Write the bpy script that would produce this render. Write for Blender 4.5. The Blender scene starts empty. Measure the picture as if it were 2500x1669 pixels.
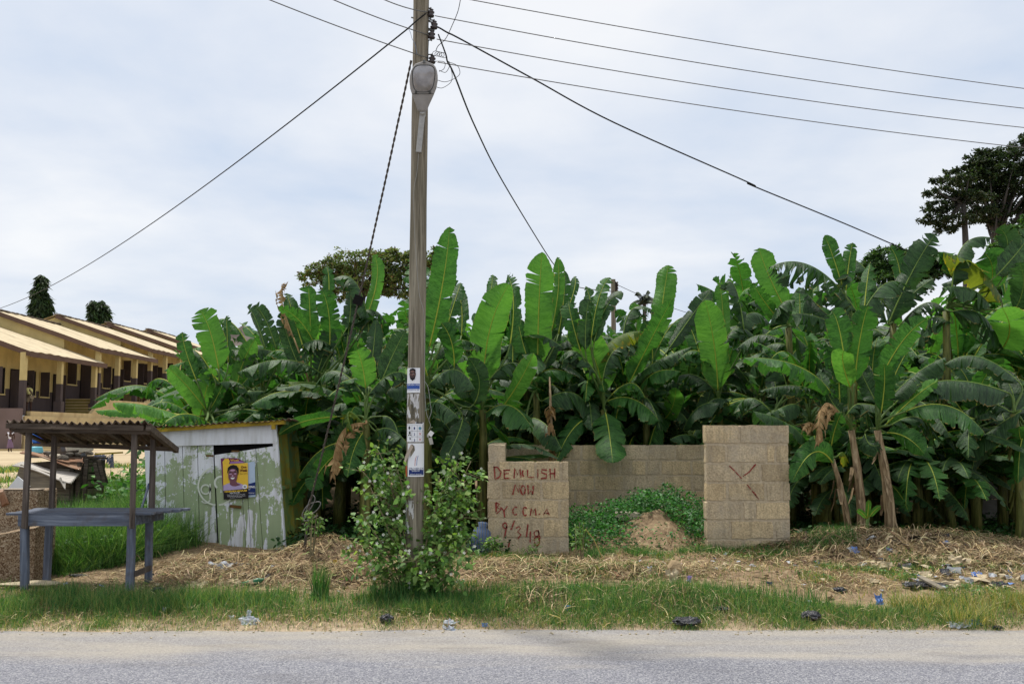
import bpy, math, random
import numpy as np
from mathutils import Vector, Matrix
R=math.radians
random.seed(7); RNG=np.random.default_rng(7)
scn=bpy.context.scene; C=scn.collection
# ---------------------------------------------------------------- camera, sky, sun, exposure
FPX=2430.6; TH=math.atan(216/FPX); CAMZ=1.75
cd=bpy.data.cameras.new('camera'); cam=bpy.data.objects.new('camera',cd); C.objects.link(cam)
cd.sensor_width=36; cd.lens=35.0; cd.clip_end=2000; cd.clip_start=.05
cam.location=(0,0,CAMZ); cam.rotation_euler=(R(90)+TH,0,0); scn.camera=cam
scn.view_settings.view_transform='Standard'; scn.view_settings.look='None'
scn.view_settings.exposure=0.08; scn.view_settings.gamma=1.0
scn.cycles.max_bounces=8; scn.cycles.transparent_max_bounces=8
SUN_EL=R(66); SUN_AZ=R(-42)      # azimuth from +Y towards +X: up, to the left and beyond the grove
sdir=Vector((math.sin(SUN_AZ)*math.cos(SUN_EL), math.cos(SUN_AZ)*math.cos(SUN_EL), math.sin(SUN_EL)))
sl=bpy.data.lights.new('sun','SUN'); sl.energy=3.7; sl.angle=R(6); sl.color=(1,.95,.87)
so=bpy.data.objects.new('sun',sl); C.objects.link(so); so.rotation_euler=sdir.to_track_quat('Z','Y').to_euler()
w=bpy.data.worlds.new("World"); scn.world=w; w.use_nodes=True
nt=w.node_tree; nt.nodes.clear()
def nn(nt,t,**k):
    n=nt.nodes.new(t)
    for a,b in k.items(): setattr(n,a,b)
    return n
out=nn(nt,'ShaderNodeOutputWorld'); bg=nn(nt,'ShaderNodeBackground'); bg.inputs[1].default_value=.10
sky=nn(nt,'ShaderNodeTexSky',sky_type='NISHITA'); sky.sun_disc=False; sky.sun_elevation=SUN_EL; sky.sun_rotation=SUN_AZ
sky.air_density=1.0; sky.dust_density=1.5
tc=nn(nt,'ShaderNodeTexCoord'); sep=nn(nt,'ShaderNodeSeparateXYZ'); nt.links.new(tc.outputs['Generated'],sep.inputs[0])
def M(nt,op,a,b=None,c=None):
    n=nn(nt,'ShaderNodeMath',operation=op)
    for i,v in enumerate((a,b,c)):
        if v is None: continue
        if isinstance(v,(int,float)): n.inputs[i].default_value=v
        else: nt.links.new(v,n.inputs[i])
    return n.outputs[0]
zc=M(nt,'MAXIMUM',sep.outputs[2],0.0); zd=M(nt,'ADD',zc,.16)
cmb=nn(nt,'ShaderNodeCombineXYZ')
nt.links.new(M(nt,'DIVIDE',sep.outputs[0],zd),cmb.inputs[0]); nt.links.new(M(nt,'DIVIDE',sep.outputs[1],zd),cmb.inputs[1])
n1=nn(nt,'ShaderNodeTexNoise'); n1.inputs['Scale'].default_value=.95; n1.inputs['Detail'].default_value=7; n1.inputs['Roughness'].default_value=.52; n1.inputs['Distortion'].default_value=.12
nt.links.new(cmb.outputs[0],n1.inputs['Vector'])
n2=nn(nt,'ShaderNodeTexNoise'); n2.inputs['Scale'].default_value=.42; n2.inputs['Detail'].default_value=3
nt.links.new(cmb.outputs[0],n2.inputs['Vector'])
cr=nn(nt,'ShaderNodeValToRGB'); e=cr.color_ramp.elements
e[0].position=.38; e[0].color=(5.6,6.7,8.4,1); e[1].position=.64; e[1].color=(9.4,9.5,9.7,1)
x=cr.color_ramp.elements.new(.5); x.color=(7.3,7.9,8.9,1)
fm=M(nt,'ADD',M(nt,'MULTIPLY',n1.outputs[0],.80),M(nt,'MULTIPLY',n2.outputs[0],.24))
fm=M(nt,'ADD',fm,M(nt,'MULTIPLY',M(nt,'SUBTRACT',sep.outputs[2],.20),.30))
nt.links.new(fm,cr.inputs[0])
mx=nn(nt,'ShaderNodeMix',data_type='RGBA'); mx.inputs[0].default_value=.88
nt.links.new(sky.outputs[0],mx.inputs[6]); nt.links.new(cr.outputs[0],mx.inputs[7])
nt.links.new(mx.outputs[2],bg.inputs[0]); nt.links.new(bg.outputs[0],out.inputs[0])

# ---------------------------------------------------------------- helpers
CT,ST=math.cos(TH),math.sin(TH)
def P(px,py,Y):
    """pixel of the 2500 px wide photograph -> point at depth Y"""
    u=(px-1250)/FPX; v=(834.5-py)/FPX
    dy=CT-v*ST; dz=ST+v*CT; t=Y/dy
    return Vector((u*t,Y,CAMZ+dz*t))
def PPM(Y): return FPX/Y
def S(c): return c/12.92 if c<=.04045 else ((c+.055)/1.055)**2.4
def RGB(r,g,b): return (S(r/255),S(g/255),S(b/255),1)
MATS={}
class Mt:
    """small node-material helper"""
    def __init__(s,name,rough=.8,spec=.3,coord='Object',metal=0):
        s.m=bpy.data.materials.new(name); s.m.use_nodes=True; s.nt=s.m.node_tree; s.b=s.nt.nodes['Principled BSDF']
        s.out=s.nt.nodes['Material Output']
        s.b.inputs['Roughness'].default_value=rough; s.b.inputs['Specular IOR Level'].default_value=spec
        s.b.inputs['Metallic'].default_value=metal
        s.tc=nn(s.nt,'ShaderNodeTexCoord'); s.co=s.tc.outputs[coord]; MATS[name]=s.m
    def L(s,a,b): s.nt.links.new(a,b)
    def mapped(s,scale=(1,1,1),src=None,rot=(0,0,0)):
        n=nn(s.nt,'ShaderNodeMapping'); n.inputs['Scale'].default_value=scale; n.inputs['Rotation'].default_value=rot; s.L(src or s.co,n.inputs[0]); return n.outputs[0]
    def noise(s,scale=5,detail=4,vec=None,rough=.55,dist=0):
        n=nn(s.nt,'ShaderNodeTexNoise'); n.inputs['Scale'].default_value=scale; n.inputs['Detail'].default_value=detail
        n.inputs['Roughness'].default_value=rough; n.inputs['Distortion'].default_value=dist; s.L(vec or s.co,n.inputs['Vector']); return n.outputs[0]
    def vor(s,scale=5,vec=None,feature='F1'):
        n=nn(s.nt,'ShaderNodeTexVoronoi',feature=feature); n.inputs['Scale'].default_value=scale; s.L(vec or s.co,n.inputs['Vector']); return n
    def ramp(s,f,stops,const=False):
        n=nn(s.nt,'ShaderNodeValToRGB'); el=n.color_ramp.elements
        if const: n.color_ramp.interpolation='CONSTANT'
        while len(el)<len(stops): el.new(.5)
        for e_,(p,c) in zip(el,stops):
            e_.position=p; e_.color=c if isinstance(c,tuple) else (c,c,c,1)
        s.L(f,n.inputs[0]); return n.outputs[0]
    def mix(s,f,a,b,mode='MIX'):
        n=nn(s.nt,'ShaderNodeMix',data_type='RGBA',blend_type=mode)
        for i,v in ((0,f),(6,a),(7,b)):
            if isinstance(v,(int,float,tuple)): n.inputs[i].default_value=v
            else: s.L(v,n.inputs[i])
        return n.outputs[2]
    def math(s,op,a,b=None,c=None): return M(s.nt,op,a,b,c)
    def col(s,c):
        if isinstance(c,tuple): s.b.inputs['Base Color'].default_value=c
        else: s.L(c,s.b.inputs['Base Color'])
        return s
    def bump(s,h,strength=.3,dist=.01):
        n=nn(s.nt,'ShaderNodeBump'); n.inputs['Strength'].default_value=strength; n.inputs['Distance'].default_value=dist
        s.L(h,n.inputs['Height']); s.L(n.outputs[0],s.b.inputs['Normal']); return s
    def attr(s,name='Col'):
        n=nn(s.nt,'ShaderNodeAttribute'); n.attribute_name=name; return n
    def rnd(s):
        return nn(s.nt,'ShaderNodeObjectInfo').outputs['Random']
    def translucent(s,color,fac):
        t=nn(s.nt,'ShaderNodeBsdfTranslucent'); mxs=nn(s.nt,'ShaderNodeMixShader')
        if isinstance(color,tuple): t.inputs[0].default_value=color
        else: s.L(color,t.inputs[0])
        mxs.inputs[0].default_value=fac; s.L(s.b.outputs[0],mxs.inputs[1]); s.L(t.outputs[0],mxs.inputs[2]); s.L(mxs.outputs[0],s.out.inputs[0]); return s

def plain(name,c,rough=.8,var=.25,scale=8,bump=.0,spec=.3,stretch=(1,1,1),metal=0):
    if name in MATS: return MATS[name]
    a=Mt(name,rough,spec,metal=metal); v=a.mapped(stretch)
    n=a.noise(scale,6,v); d=tuple(x*(1-var) for x in c[:3])+(1,); l=tuple(min(1,x*(1+var)) for x in c[:3])+(1,)
    a.col(a.ramp(n,[(.3,d),(.7,l)]))
    if bump: a.bump(a.noise(scale*3,5,v),bump,.01)
    return a.m

class MB:
    def __init__(s): s.v=[]; s.f=[]; s.mi=[]
    def add(s,vs,fs,mi=0):
        o=len(s.v); s.v+= [tuple(p) for p in vs]; s.f+=[tuple(i+o for i in f) for f in fs]; s.mi+=[mi]*len(fs); return s
    def box(s,c,sz,rot=None,mi=0,jit=0):
        c=Vector(c); h=Vector(sz)/2; vs=[]
        for i in (-1,1):
            for j in (-1,1):
                for k in (-1,1):
                    p=Vector((i*h.x+random.uniform(-jit,jit),j*h.y+random.uniform(-jit,jit),k*h.z+random.uniform(-jit,jit)))
                    if rot is not None: p=rot@p
                    vs.append(c+p)
        return s.add(vs,[(0,1,3,2),(4,6,7,5),(0,4,5,1),(2,3,7,6),(0,2,6,4),(1,5,7,3)],mi)
    def beam(s,a,b,w,d=None,mi=0,side=None,jit=0):
        """box from point a to point b, w wide along side, d thick"""
        a=Vector(a); b=Vector(b); d=d or w; t=(b-a); L=t.length; t.normalize()
        sd=Vector(side) if side is not None else (Vector((1,0,0)) if abs(t.x)<.8 else Vector((0,1,0)))
        n=t.cross(sd).normalized(); sd=n.cross(t).normalized()
        m=Matrix((sd,n,t)).transposed()
        return s.box((a+b)/2,(w,d,L),m,mi,jit)
    def tube(s,pts,r,n=6,mi=0,cap=True):
        pts=[Vector(p) for p in pts]; k=len(pts); rr=r if isinstance(r,(list,tuple)) else [r]*k
        vs=[]; up=Vector((0,0,1)); prev=None
        for i,p in enumerate(pts):
            t=(pts[min(i+1,k-1)]-pts[max(i-1,0)]); 
            if t.length<1e-9: t=Vector((0,0,1))
            t.normalize()
            if prev is None:
                u=t.cross(up); 
                if u.length<1e-3: u=t.cross(Vector((1,0,0)))
            else: u=prev-t*prev.dot(t)
            u.normalize(); prev=u; v=t.cross(u)
            for j in range(n):
                a=2*math.pi*j/n; vs.append(p+(u*math.cos(a)+v*math.sin(a))*rr[i])
        fs=[(i*n+j,i*n+(j+1)%n,(i+1)*n+(j+1)%n,(i+1)*n+j) for i in range(k-1) for j in range(n)]
        if cap: fs+=[tuple(range(n-1,-1,-1)),tuple((k-1)*n+j for j in range(n))]
        return s.add(vs,fs,mi)
    def prism(s,poly,o,ux,uy,th,mi=0):
        """2-D outline extruded by th along ux x uy; the front face lies at o"""
        o=Vector(o); ux=Vector(ux); uy=Vector(uy); n=ux.cross(uy).normalized(); k=len(poly)
        vs=[o+ux*x+uy*y for x,y in poly]+[o+ux*x+uy*y-n*th for x,y in poly]
        return s.add(vs,[tuple(range(k)),tuple(range(2*k-1,k-1,-1))]+[(i,i+k,(i+1)%k+k,(i+1)%k) for i in range(k)],mi)
    def lathe(s,prof,o,axis=(0,0,1),n=16,mi=0):
        o=Vector(o); ax=Vector(axis).normalized(); u=ax.orthogonal().normalized(); v=ax.cross(u)
        vs=[o+ax*z+(u*math.cos(2*math.pi*j/n)+v*math.sin(2*math.pi*j/n))*r for r,z in prof for j in range(n)]
        k=len(prof)
        fs=[(i*n+j,i*n+(j+1)%n,(i+1)*n+(j+1)%n,(i+1)*n+j) for i in range(k-1) for j in range(n)]
        return s.add(vs,fs+[tuple(range(n-1,-1,-1)),tuple((k-1)*n+j for j in range(n))],mi)
    def grid(s,fn,nu,nv,mi=0):
        vs=[fn(i/nu,j/nv) for i in range(nu+1) for j in range(nv+1)]
        return s.add(vs,[(i*(nv+1)+j,(i+1)*(nv+1)+j,(i+1)*(nv+1)+j+1,i*(nv+1)+j+1) for i in range(nu) for j in range(nv)],mi)
ROOTLOC={}
def link(o,parent=None):
    C.objects.link(o)
    if parent is not None: o.parent=parent
def wloc(o):
    v=Vector((0,0,0))
    while o is not None: v+=o.location; o=o.parent
    return v
def tag(o,label=None,cat=None,group=None,kind=None):
    if label: o['label']=label
    if cat: o['category']=cat
    if group: o['group']=group
    if kind: o['kind']=kind
    return o
def thing(name,label,cat,loc=(0,0,0),group=None):
    o=bpy.data.objects.new(name,None); o.empty_display_size=.1; o.location=loc; link(o); return tag(o,label,cat,group)
def build(name,mb,mats,parent=None,smooth=False,loc=None,label=None,bevel=0,autosm=None):
    """mb in world coordinates; the mesh is stored relative to its parent's (or its own) place"""
    base=wloc(parent) if parent is not None else Vector(loc if loc is not None else (0,0,0))
    me=bpy.data.meshes.new(name); b=(base.x,base.y,base.z)
    me.from_pydata([(p[0]-b[0],p[1]-b[1],p[2]-b[2]) for p in mb.v],[],mb.f)
    if not isinstance(mats,(list,tuple)): mats=[mats]
    for m in mats: me.materials.append(m)
    if len(mats)>1: me.polygons.foreach_set('material_index',mb.mi)
    if smooth: me.polygons.foreach_set('use_smooth',[True]*len(me.polygons))
    me.update()
    o=bpy.data.objects.new(name,me); link(o,parent)
    if parent is None: o.location=base
    if bevel:
        md=o.modifiers.new('bevel','BEVEL'); md.width=bevel; md.segments=1; md.limit_method='ANGLE'
    if label: o['label']=label
    return o
def npmesh(name,V,Q,mat,parent=None,col=None,smooth=False,uv=None):
    """V (n,3), Q (m,4) numpy arrays"""
    V=np.asarray(V,np.float32); Q=np.asarray(Q,np.int32)
    if parent is not None: V=V-np.array(wloc(parent),np.float32)
    me=bpy.data.meshes.new(name); me.vertices.add(len(V)); me.vertices.foreach_set('co',V.ravel())
    me.loops.add(Q.size); me.loops.foreach_set('vertex_index',Q.ravel())
    me.polygons.add(len(Q)); me.polygons.foreach_set('loop_start',np.arange(0,Q.size,Q.shape[1],dtype=np.int32))
    me.update(calc_edges=True)
    if smooth: me.polygons.foreach_set('use_smooth',np.ones(len(Q),bool))
    if col is not None:
        a=me.color_attributes.new('Col','FLOAT_COLOR','POINT'); c=np.ones((len(V),4),np.float32); c[:,:3]=col; a.data.foreach_set('color',c.ravel())
    for m in (mat if isinstance(mat,(list,tuple)) else [mat]): me.materials.append(m)
    o=bpy.data.objects.new(name,me); link(o,parent); return o
_tc={}
def text_geo(txt,bold=0.0,shear=0.0):
    k=(txt,bold,shear)
    if k in _tc: return _tc[k]
    cu=bpy.data.curves.new('t','FONT'); cu.body=txt; cu.size=1; cu.offset=bold; cu.shear=shear; cu.resolution_u=3
    o=bpy.data.objects.new('t',cu); C.objects.link(o)
    me=o.to_mesh() if False else bpy.data.meshes.new_from_object(o.evaluated_get(bpy.context.evaluated_depsgraph_get()))
    V=[tuple(v.co) for v in me.vertices]; Fc=[tuple(p.vertices) for p in me.polygons]
    bpy.data.objects.remove(o); bpy.data.curves.remove(cu); bpy.data.meshes.remove(me)
    xs=[v[0] for v in V]; ys=[v[1] for v in V]; x0,x1,y0,y1=min(xs),max(xs),min(ys),max(ys)
    V=[((v[0]-x0)/(x1-x0),(v[1]-y0)/(y1-y0)) for v in V]
    _tc[k]=(V,Fc); return _tc[k]
def add_text(mb,txt,fn,x0,y0,x1,y1,mi=0,bold=.015,shear=0):
    """text filling the box x0..x1, y0..y1 of the 2-D frame that fn maps to the world"""
    V,Fc=text_geo(txt,bold,shear); mb.add([fn(x0+(x1-x0)*a,y0+(y1-y0)*b) for a,b in V],Fc,mi)
def ellipse(cx,cy,rx,ry,n=20,a0=0): return [(cx+rx*math.cos(a0+2*math.pi*i/n),cy+ry*math.sin(a0+2*math.pi*i/n)) for i in range(n)]
def add_poly(mb,poly,fn,mi=0): mb.add([fn(x,y) for x,y in poly],[tuple(range(len(poly)))],mi)
def sm(a,b,x):
    t=np.clip((x-a)/(b-a),0,1); return t*t*(3-2*t)
# ---------------------------------------------------------------- ground, road
def vnoise(X,Y,s,seed=0):
    X=np.asarray(X,float)*s+seed*17.3; Y=np.asarray(Y,float)*s+seed*5.1
    xi=np.floor(X); yi=np.floor(Y); fx=X-xi; fy=Y-yi; fx=fx*fx*(3-2*fx); fy=fy*fy*(3-2*fy)
    h=lambda a,b: np.modf(np.abs(np.sin(a*127.1+b*311.7+seed)*43758.5453))[0]
    return (h(xi,yi)*(1-fx)+h(xi+1,yi)*fx)*(1-fy)+(h(xi,yi+1)*(1-fx)+h(xi+1,yi+1)*fx)*fy
def fbm(X,Y,s,seed=0,o=4):
    r=0; a=.5
    for i in range(o): r=r+a*vnoise(X,Y,s*2**i,seed+i); a*=.5
    return r
MOUNDS=[ # x,y,rx,ry,h
 (-3.3,11.6,.6,.3,.10),(-2.15,11.8,.5,.4,.30),(-1.75,10.9,.75,.4,.12),(-2.8,11.0,.9,.4,.07),
 (.75,11.2,1.1,.4,.08),(.1,11.6,.6,.3,.04),(1.6,9.75,.5,.3,.10),(.35,9.75,.35,.25,.12),
 (1.98,13.8,.42,.5,.42),(2.2,14.8,.7,.6,.46),(1.0,13.6,.55,.5,.12),(1.45,14.1,.35,.4,.15),
 (4.7,12.9,1.6,.8,.24),(6.2,12.0,1.8,.9,.12),(3.0,11.0,1.5,.6,.10),(7.5,10.8,1.5,.8,.10),
 (-4.6,14.5,1.4,2.0,.25),(-4.3,10.0,.9,.3,.05)]
def eoff(X): X=np.asarray(X,float); return .34*(fbm(X,X*0,.55,3)-.45)+.10*(fbm(X,X*0,2.3,4)-.45)
def gz(X,Y):
    X=np.asarray(X,float); Y=np.asarray(Y,float)
    edge=8.92+eoff(X)+.05*(fbm(X,Y,4,5)-.5)
    z=-.05+.09*sm(edge-.28,edge+.32,Y)+.10*sm(9.0,10.4,Y)+.05*sm(10.5,13,Y)+.0*Y
    z=z+(.30)*sm(14,24,Y)*1.0+.26*sm(24,50,Y)
    z=z+sm(9.1,10,Y)*.07*(fbm(X,Y,1.6,11)-.5)+sm(9.2,10.2,Y)*.04*(fbm(X,Y,7,2)-.5)
    for (mx_,my_,rx,ry,h) in MOUNDS:
        z=z+h*np.exp(-((X-mx_)/rx)**2-((Y-my_)/ry)**2)*(.75+.5*fbm(X,Y,5,int(mx_*10)%50))
    z=np.where(Y<7.5,-.05,z)
    return z
def G(x,y): return float(gz(np.array([x]),np.array([y]))[0])
def dense(a,b,d,lo,hi):
    s=list(np.arange(a,b,d)); g=d; x=b
    while x<hi: s.append(x); g*=1.18; x+=g
    s.append(hi); g=d; x=a-d; pre=[]
    while x>lo: pre.append(x); g*=1.18; x-=g
    return np.array([lo]+pre[::-1]+s)
gx=dense(-7.6,8.6,.055,-900,900); gy=dense(8.3,15.5,.05,-60,1500)
GX,GY=np.meshgrid(gx,gy); GZ=gz(GX,GY); nx_,ny_=len(gx),len(gy)
idx=np.arange(nx_*ny_).reshape(ny_,nx_)
Q=np.stack([idx[:-1,:-1],idx[:-1,1:],idx[1:,1:],idx[1:,:-1]],-1).reshape(-1,4)
a=Mt('soil',.95,.15)
big=a.noise(.55,5); fine=a.noise(14,6); grit=a.noise(60,3)
soil=a.ramp(big,[(.35,RGB(104,86,66)),(.5,RGB(132,112,88)),(.65,RGB(156,138,112))])
soil=a.mix(.6,soil,a.ramp(fine,[(.3,RGB(86,70,54)),(.55,RGB(144,124,98)),(.75,RGB(184,166,136))]))
sep=nn(a.nt,'ShaderNodeSeparateXYZ'); a.L(a.co,sep.inputs[0])
edgef=a.ramp(a.math('ADD',sep.outputs[1],a.math('MULTIPLY',big,.5)),[(0,1.0),(1,0.0)])
yard=a.math('MINIMUM',a.math('MULTIPLY',a.math('MAXIMUM',a.math('SUBTRACT',sep.outputs[1],19.0),0.0),.2),1.0)
yard=a.math('MULTIPLY',yard,a.math('MINIMUM',a.math('MAXIMUM',a.math('MULTIPLY',a.math('SUBTRACT',-4.5,sep.outputs[0]),.4),0.0),1.0)); soil=a.mix(yard,soil,a.ramp(a.noise(.35,6),[(.3,RGB(156,138,112)),(.6,RGB(184,168,138))]))
kb=a.math('MINIMUM',a.math('MULTIPLY',a.math('MAXIMUM',a.math('SUBTRACT',9.25,sep.outputs[1]),0.0),3.0),1.0)
soil=a.mix(a.math('MULTIPLY',kb,.8),soil,a.ramp(fine,[(.3,RGB(160,142,118)),(.7,RGB(192,176,152))]))
a.col(soil); a.bump(a.math('ADD',a.math('MULTIPLY',fine,.7),a.math('MULTIPLY',grit,.35)),.6,.03)
g=npmesh('ground',np.stack([GX,GY,GZ],-1).reshape(-1,3),Q,a.m,smooth=True); tag(g,kind='structure')

a=Mt('asphalt',.9,.25)
sep=nn(a.nt,'ShaderNodeSeparateXYZ'); a.L(a.co,sep.inputs[0])
v=a.vor(95); v2=a.noise(38,4); v3=a.noise(240,2)
st=a.mapped((.35,1.3,1)); wv=a.noise(1.1,5,st)
dust=a.math('ADD',a.math('MULTIPLY',a.math('SUBTRACT',sep.outputs[1],7.62),1.15),a.math('MULTIPLY',a.math('SUBTRACT',wv,.5),2.2))
dust=a.ramp(dust,[(.0,0.0),(.55,1.0)])
tar=a.ramp(a.math('ADD',a.math('MULTIPLY',v.outputs['Color'],.5),a.math('MULTIPLY',v3,.5)),[(.25,RGB(96,98,108)),(.5,RGB(136,137,146)),(.75,RGB(186,186,188))])
san=a.ramp(a.math('ADD',a.math('MULTIPLY',v2,.5),a.math('MULTIPLY',v3,.5)),[(.3,RGB(144,138,130)),(.5,RGB(178,171,160)),(.7,RGB(206,198,184))])
patch=a.ramp(a.noise(2.3,6,st),[(.4,.0),(.6,1.0)])
dust=a.math('MULTIPLY',dust,a.math('ADD',.42,a.math('MULTIPLY',patch,.40)))
stain=a.ramp(a.noise(1.6,6,a.mapped((.5,1.6,1)),.65),[(.55,0.0),(.72,.38)]); a.col(a.mix(stain,a.mix(dust,tar,san),RGB(92,90,92))); a.bump(a.math('ADD',v.outputs['Distance'],a.math('MULTIPLY',v3,.6)),.9,.012)
rd=MB(); rd.grid(lambda i,j:(-300+600*i, -2+(11.3*j if j<1 else 11.3), 0.0),60,12)
rd.v=[(x,y,.0) for x,y,z in rd.v]
tag(build('road',rd,a.m),kind='structure')

# ---------------------------------------------------------------- blade and leaf scatter (numpy)
mfol=Mt('grass_blade',.55,.3); c=mfol.attr().outputs[0]; mfol.col(c); mfol.translucent(mfol.mix(1.0,c,(1.6,1.7,.7,1),'MULTIPLY'),.32); GRASS=mfol.m
mst=Mt('straw',.8,.2); c=mst.attr().outputs[0]; mst.col(c); mst.translucent(c,.15); STRAW=mst.m
def pick(cols,n,rng,jit=.18):
    cols=np.array([k[:3] for k in cols]); c=cols[rng.integers(0,len(cols),n)]
    return c*(1+jit*rng.standard_normal((n,1)))*(1+.06*rng.standard_normal((n,3)))
def blades(x,y,h,wd,cols,rng,lean=.35,z=None,up=0.0,seg=3):
    """upright tapering blades"""
    n=len(x); z=gz(x,y)-.01 if z is None else z
    az=rng.uniform(0,2*np.pi,n); ln=lean*np.abs(rng.standard_normal(n)); fa=rng.uniform(0,np.pi,n)
    sx,sy=np.cos(fa)*wd/2,np.sin(fa)*wd/2
    V=np.zeros((n,2*(seg+1),3))
    for k in range(seg+1):
        t=k/seg; ox=np.cos(az)*ln*h*t**1.8; oy=np.sin(az)*ln*h*t**1.8; oz=h*t*(1-.25*ln*t); ww=(1-t**1.5)*.98+.02
        V[:,2*k,0]=x+ox-sx*ww; V[:,2*k,1]=y+oy-sy*ww; V[:,2*k,2]=z+oz
        V[:,2*k+1,0]=x+ox+sx*ww; V[:,2*k+1,1]=y+oy+sy*ww; V[:,2*k+1,2]=z+oz
    q=np.array([[2*k,2*k+1,2*k+3,2*k+2] for k in range(seg)])
    Q=(q[None]+(np.arange(n)*2*(seg+1))[:,None,None]).reshape(-1,4)
    col=np.repeat(np.clip(pick(cols,n,rng),0,1),2*(seg+1),0)
    return V.reshape(-1,3),Q,col
def strands(x,y,L,wd,cols,rng,z=None,arch=.25,seg=5,lift=0.01,tilt=.25):
    """curved strands lying on the surface"""
    n=len(x); az=rng.uniform(0,2*np.pi,n); cv=rng.normal(0,1.0,n); V=np.zeros((n,2*(seg+1),3)); t0=rng.normal(0,tilt,n)
    px=x.copy(); py=y.copy(); bz=(rng.uniform(0,lift,n) if z is None else z)
    ar=np.abs(rng.normal(0,arch,n))
    for k in range(seg+1):
        t=k/seg; a=az+cv*t; 
        nxp=-np.sin(a)*wd/2; nyp=np.cos(a)*wd/2
        zz=(gz(px,py) if z is None else 0)+bz+ar*L*4*t*(1-t)*.5+t0*L*(t-.5)*.6
        if z is None: zz=np.maximum(zz,gz(px,py)-.005)
        tw=rng.uniform(-.5,.5,n)*wd*.5
        V[:,2*k,0]=px-nxp; V[:,2*k,1]=py-nyp; V[:,2*k,2]=zz-tw
        V[:,2*k+1,0]=px+nxp; V[:,2*k+1,1]=py+nyp; V[:,2*k+1,2]=zz+tw
        px=px+np.cos(a)*L/seg; py=py+np.sin(a)*L/seg
    q=np.array([[2*k,2*k+1,2*k+3,2*k+2] for k in range(seg)])
    Q=(q[None]+(np.arange(n)*2*(seg+1))[:,None,None]).reshape(-1,4)
    col=np.repeat(np.clip(pick(cols,n,rng,.25),0,1),2*(seg+1),0)
    return V.reshape(-1,3),Q,col
def leaves(P0,D,N,L,Wd,cols,rng,jit=.2,fold=.25,droop=.0):
    """broad leaves: base points P0, direction D, normal N"""
    n=len(P0); D=D/np.linalg.norm(D,axis=1,keepdims=True); Sd=np.cross(D,N); Sd/=np.linalg.norm(Sd,axis=1,keepdims=True)+1e-9; N=np.cross(Sd,D)
    L=np.asarray(L).reshape(-1,1); Wd=np.asarray(Wd).reshape(-1,1)
    V=np.zeros((n,7,3)); dr=np.array([0,0,-1.])*droop*L
    V[:,0]=P0; V[:,1]=P0+D*L*.33-Sd*Wd*.5+N*L*fold*.35; V[:,2]=P0+D*L*.33+Sd*Wd*.5+N*L*fold*.35
    V[:,3]=P0+D*L*.68-Sd*Wd*.36+N*L*fold*.3+dr*.4; V[:,4]=P0+D*L*.68+Sd*Wd*.36+N*L*fold*.3+dr*.4; V[:,5]=P0+D*L+dr; V[:,6]=P0+D*L*.5+dr*.2
    q=np.array([[0,6,3,1],[0,2,4,6],[6,5,3,3],[6,4,5,5]])
    q=np.array([[0,2,6,1],[1,6,5,3],[6,2,4,5]])
    Q=(q[None]+(np.arange(n)*7)[:,None,None]).reshape(-1,4)
    col=np.repeat(np.clip(pick(cols,n,rng,jit),0,1),7,0)
    return V.reshape(-1,3),Q,col
def merge(parts):
    V=[];Q=[];Cc=[];o=0
    for v,q,c in parts: V.append(v);Q.append(q+o);Cc.append(c);o+=len(v)
    return np.concatenate(V),np.concatenate(Q),np.concatenate(Cc)
def samp(n,x0,x1,y0,y1,rng,f=None):
    """n points in a rectangle, kept where f > random"""
    X=np.zeros(0);Y=np.zeros(0)
    while len(X)<n:
        x=rng.uniform(x0,x1,n*2); y=rng.uniform(y0,y1,n*2)
        if f is not None:
            k=rng.uniform(0,1,len(x))<f(x,y); x=x[k]; y=y[k]
        X=np.concatenate([X,x]);Y=np.concatenate([Y,y])
    return X[:n],Y[:n]
GR=[RGB(72,118,62),RGB(94,134,72),RGB(60,106,56),RGB(116,146,84),RGB(50,94,48)]
GY_=[RGB(146,142,78),RGB(168,156,96),RGB(122,134,66)]
DK=[RGB(52,92,44),RGB(68,112,54),RGB(82,126,62),RGB(56,98,50)]
SW=[RGB(186,168,130),RGB(162,142,106),RGB(122,104,78),RGB(212,194,154),RGB(88,74,56),RGB(142,122,90)]
def bandtop(x):   # far edge of the green verge
    return 10.0+.0*x-.50*sm(2.0,3.6,x)+.08*np.sin(x*2.1)+.12*np.sin(x*.9+1)
# ---------------------------------------------------------------- materials of built things
def wood(name,dark,light,rough=.85,scale=18,bump=.35,axis=2):
    a=Mt(name,rough,.2); sc=[9,9,9]; sc[axis]=.7; v=a.mapped(tuple(sc)); n=a.noise(3,6,v,.6,.4); n2=a.noise(2.2,4)
    c=a.ramp(n,[(.3,dark),(.7,light)]); c=a.mix(a.ramp(n2,[(.45,0.0),(.75,.6)]),c,dark); a.col(c); a.bump(n,bump,.006); return a.m
GREYWOOD=wood('weathered_timber',RGB(58,50,46),RGB(122,112,104),axis=2)
GREYWOODX=wood('weathered_timber_flat',RGB(52,44,38),RGB(110,98,86),axis=0)
def bluewood(name,axis):
    a=Mt(name,.75,.3); sc=[9,9,9]; sc[axis]=.7; n=a.noise(3,6,a.mapped(tuple(sc)),.6,.4)
    c=a.ramp(n,[(.25,RGB(62,66,78)),(.5,RGB(92,100,116)),(.75,RGB(126,134,148))])
    c=a.mix(a.ramp(a.noise(7,5),[(.5,0.0),(.72,.7)]),c,RGB(84,76,72)); a.col(c); a.bump(n,.35,.006); return a.m
BLUEV=bluewood('blue_painted_timber',2); BLUEH=bluewood('blue_painted_board',0)
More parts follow.
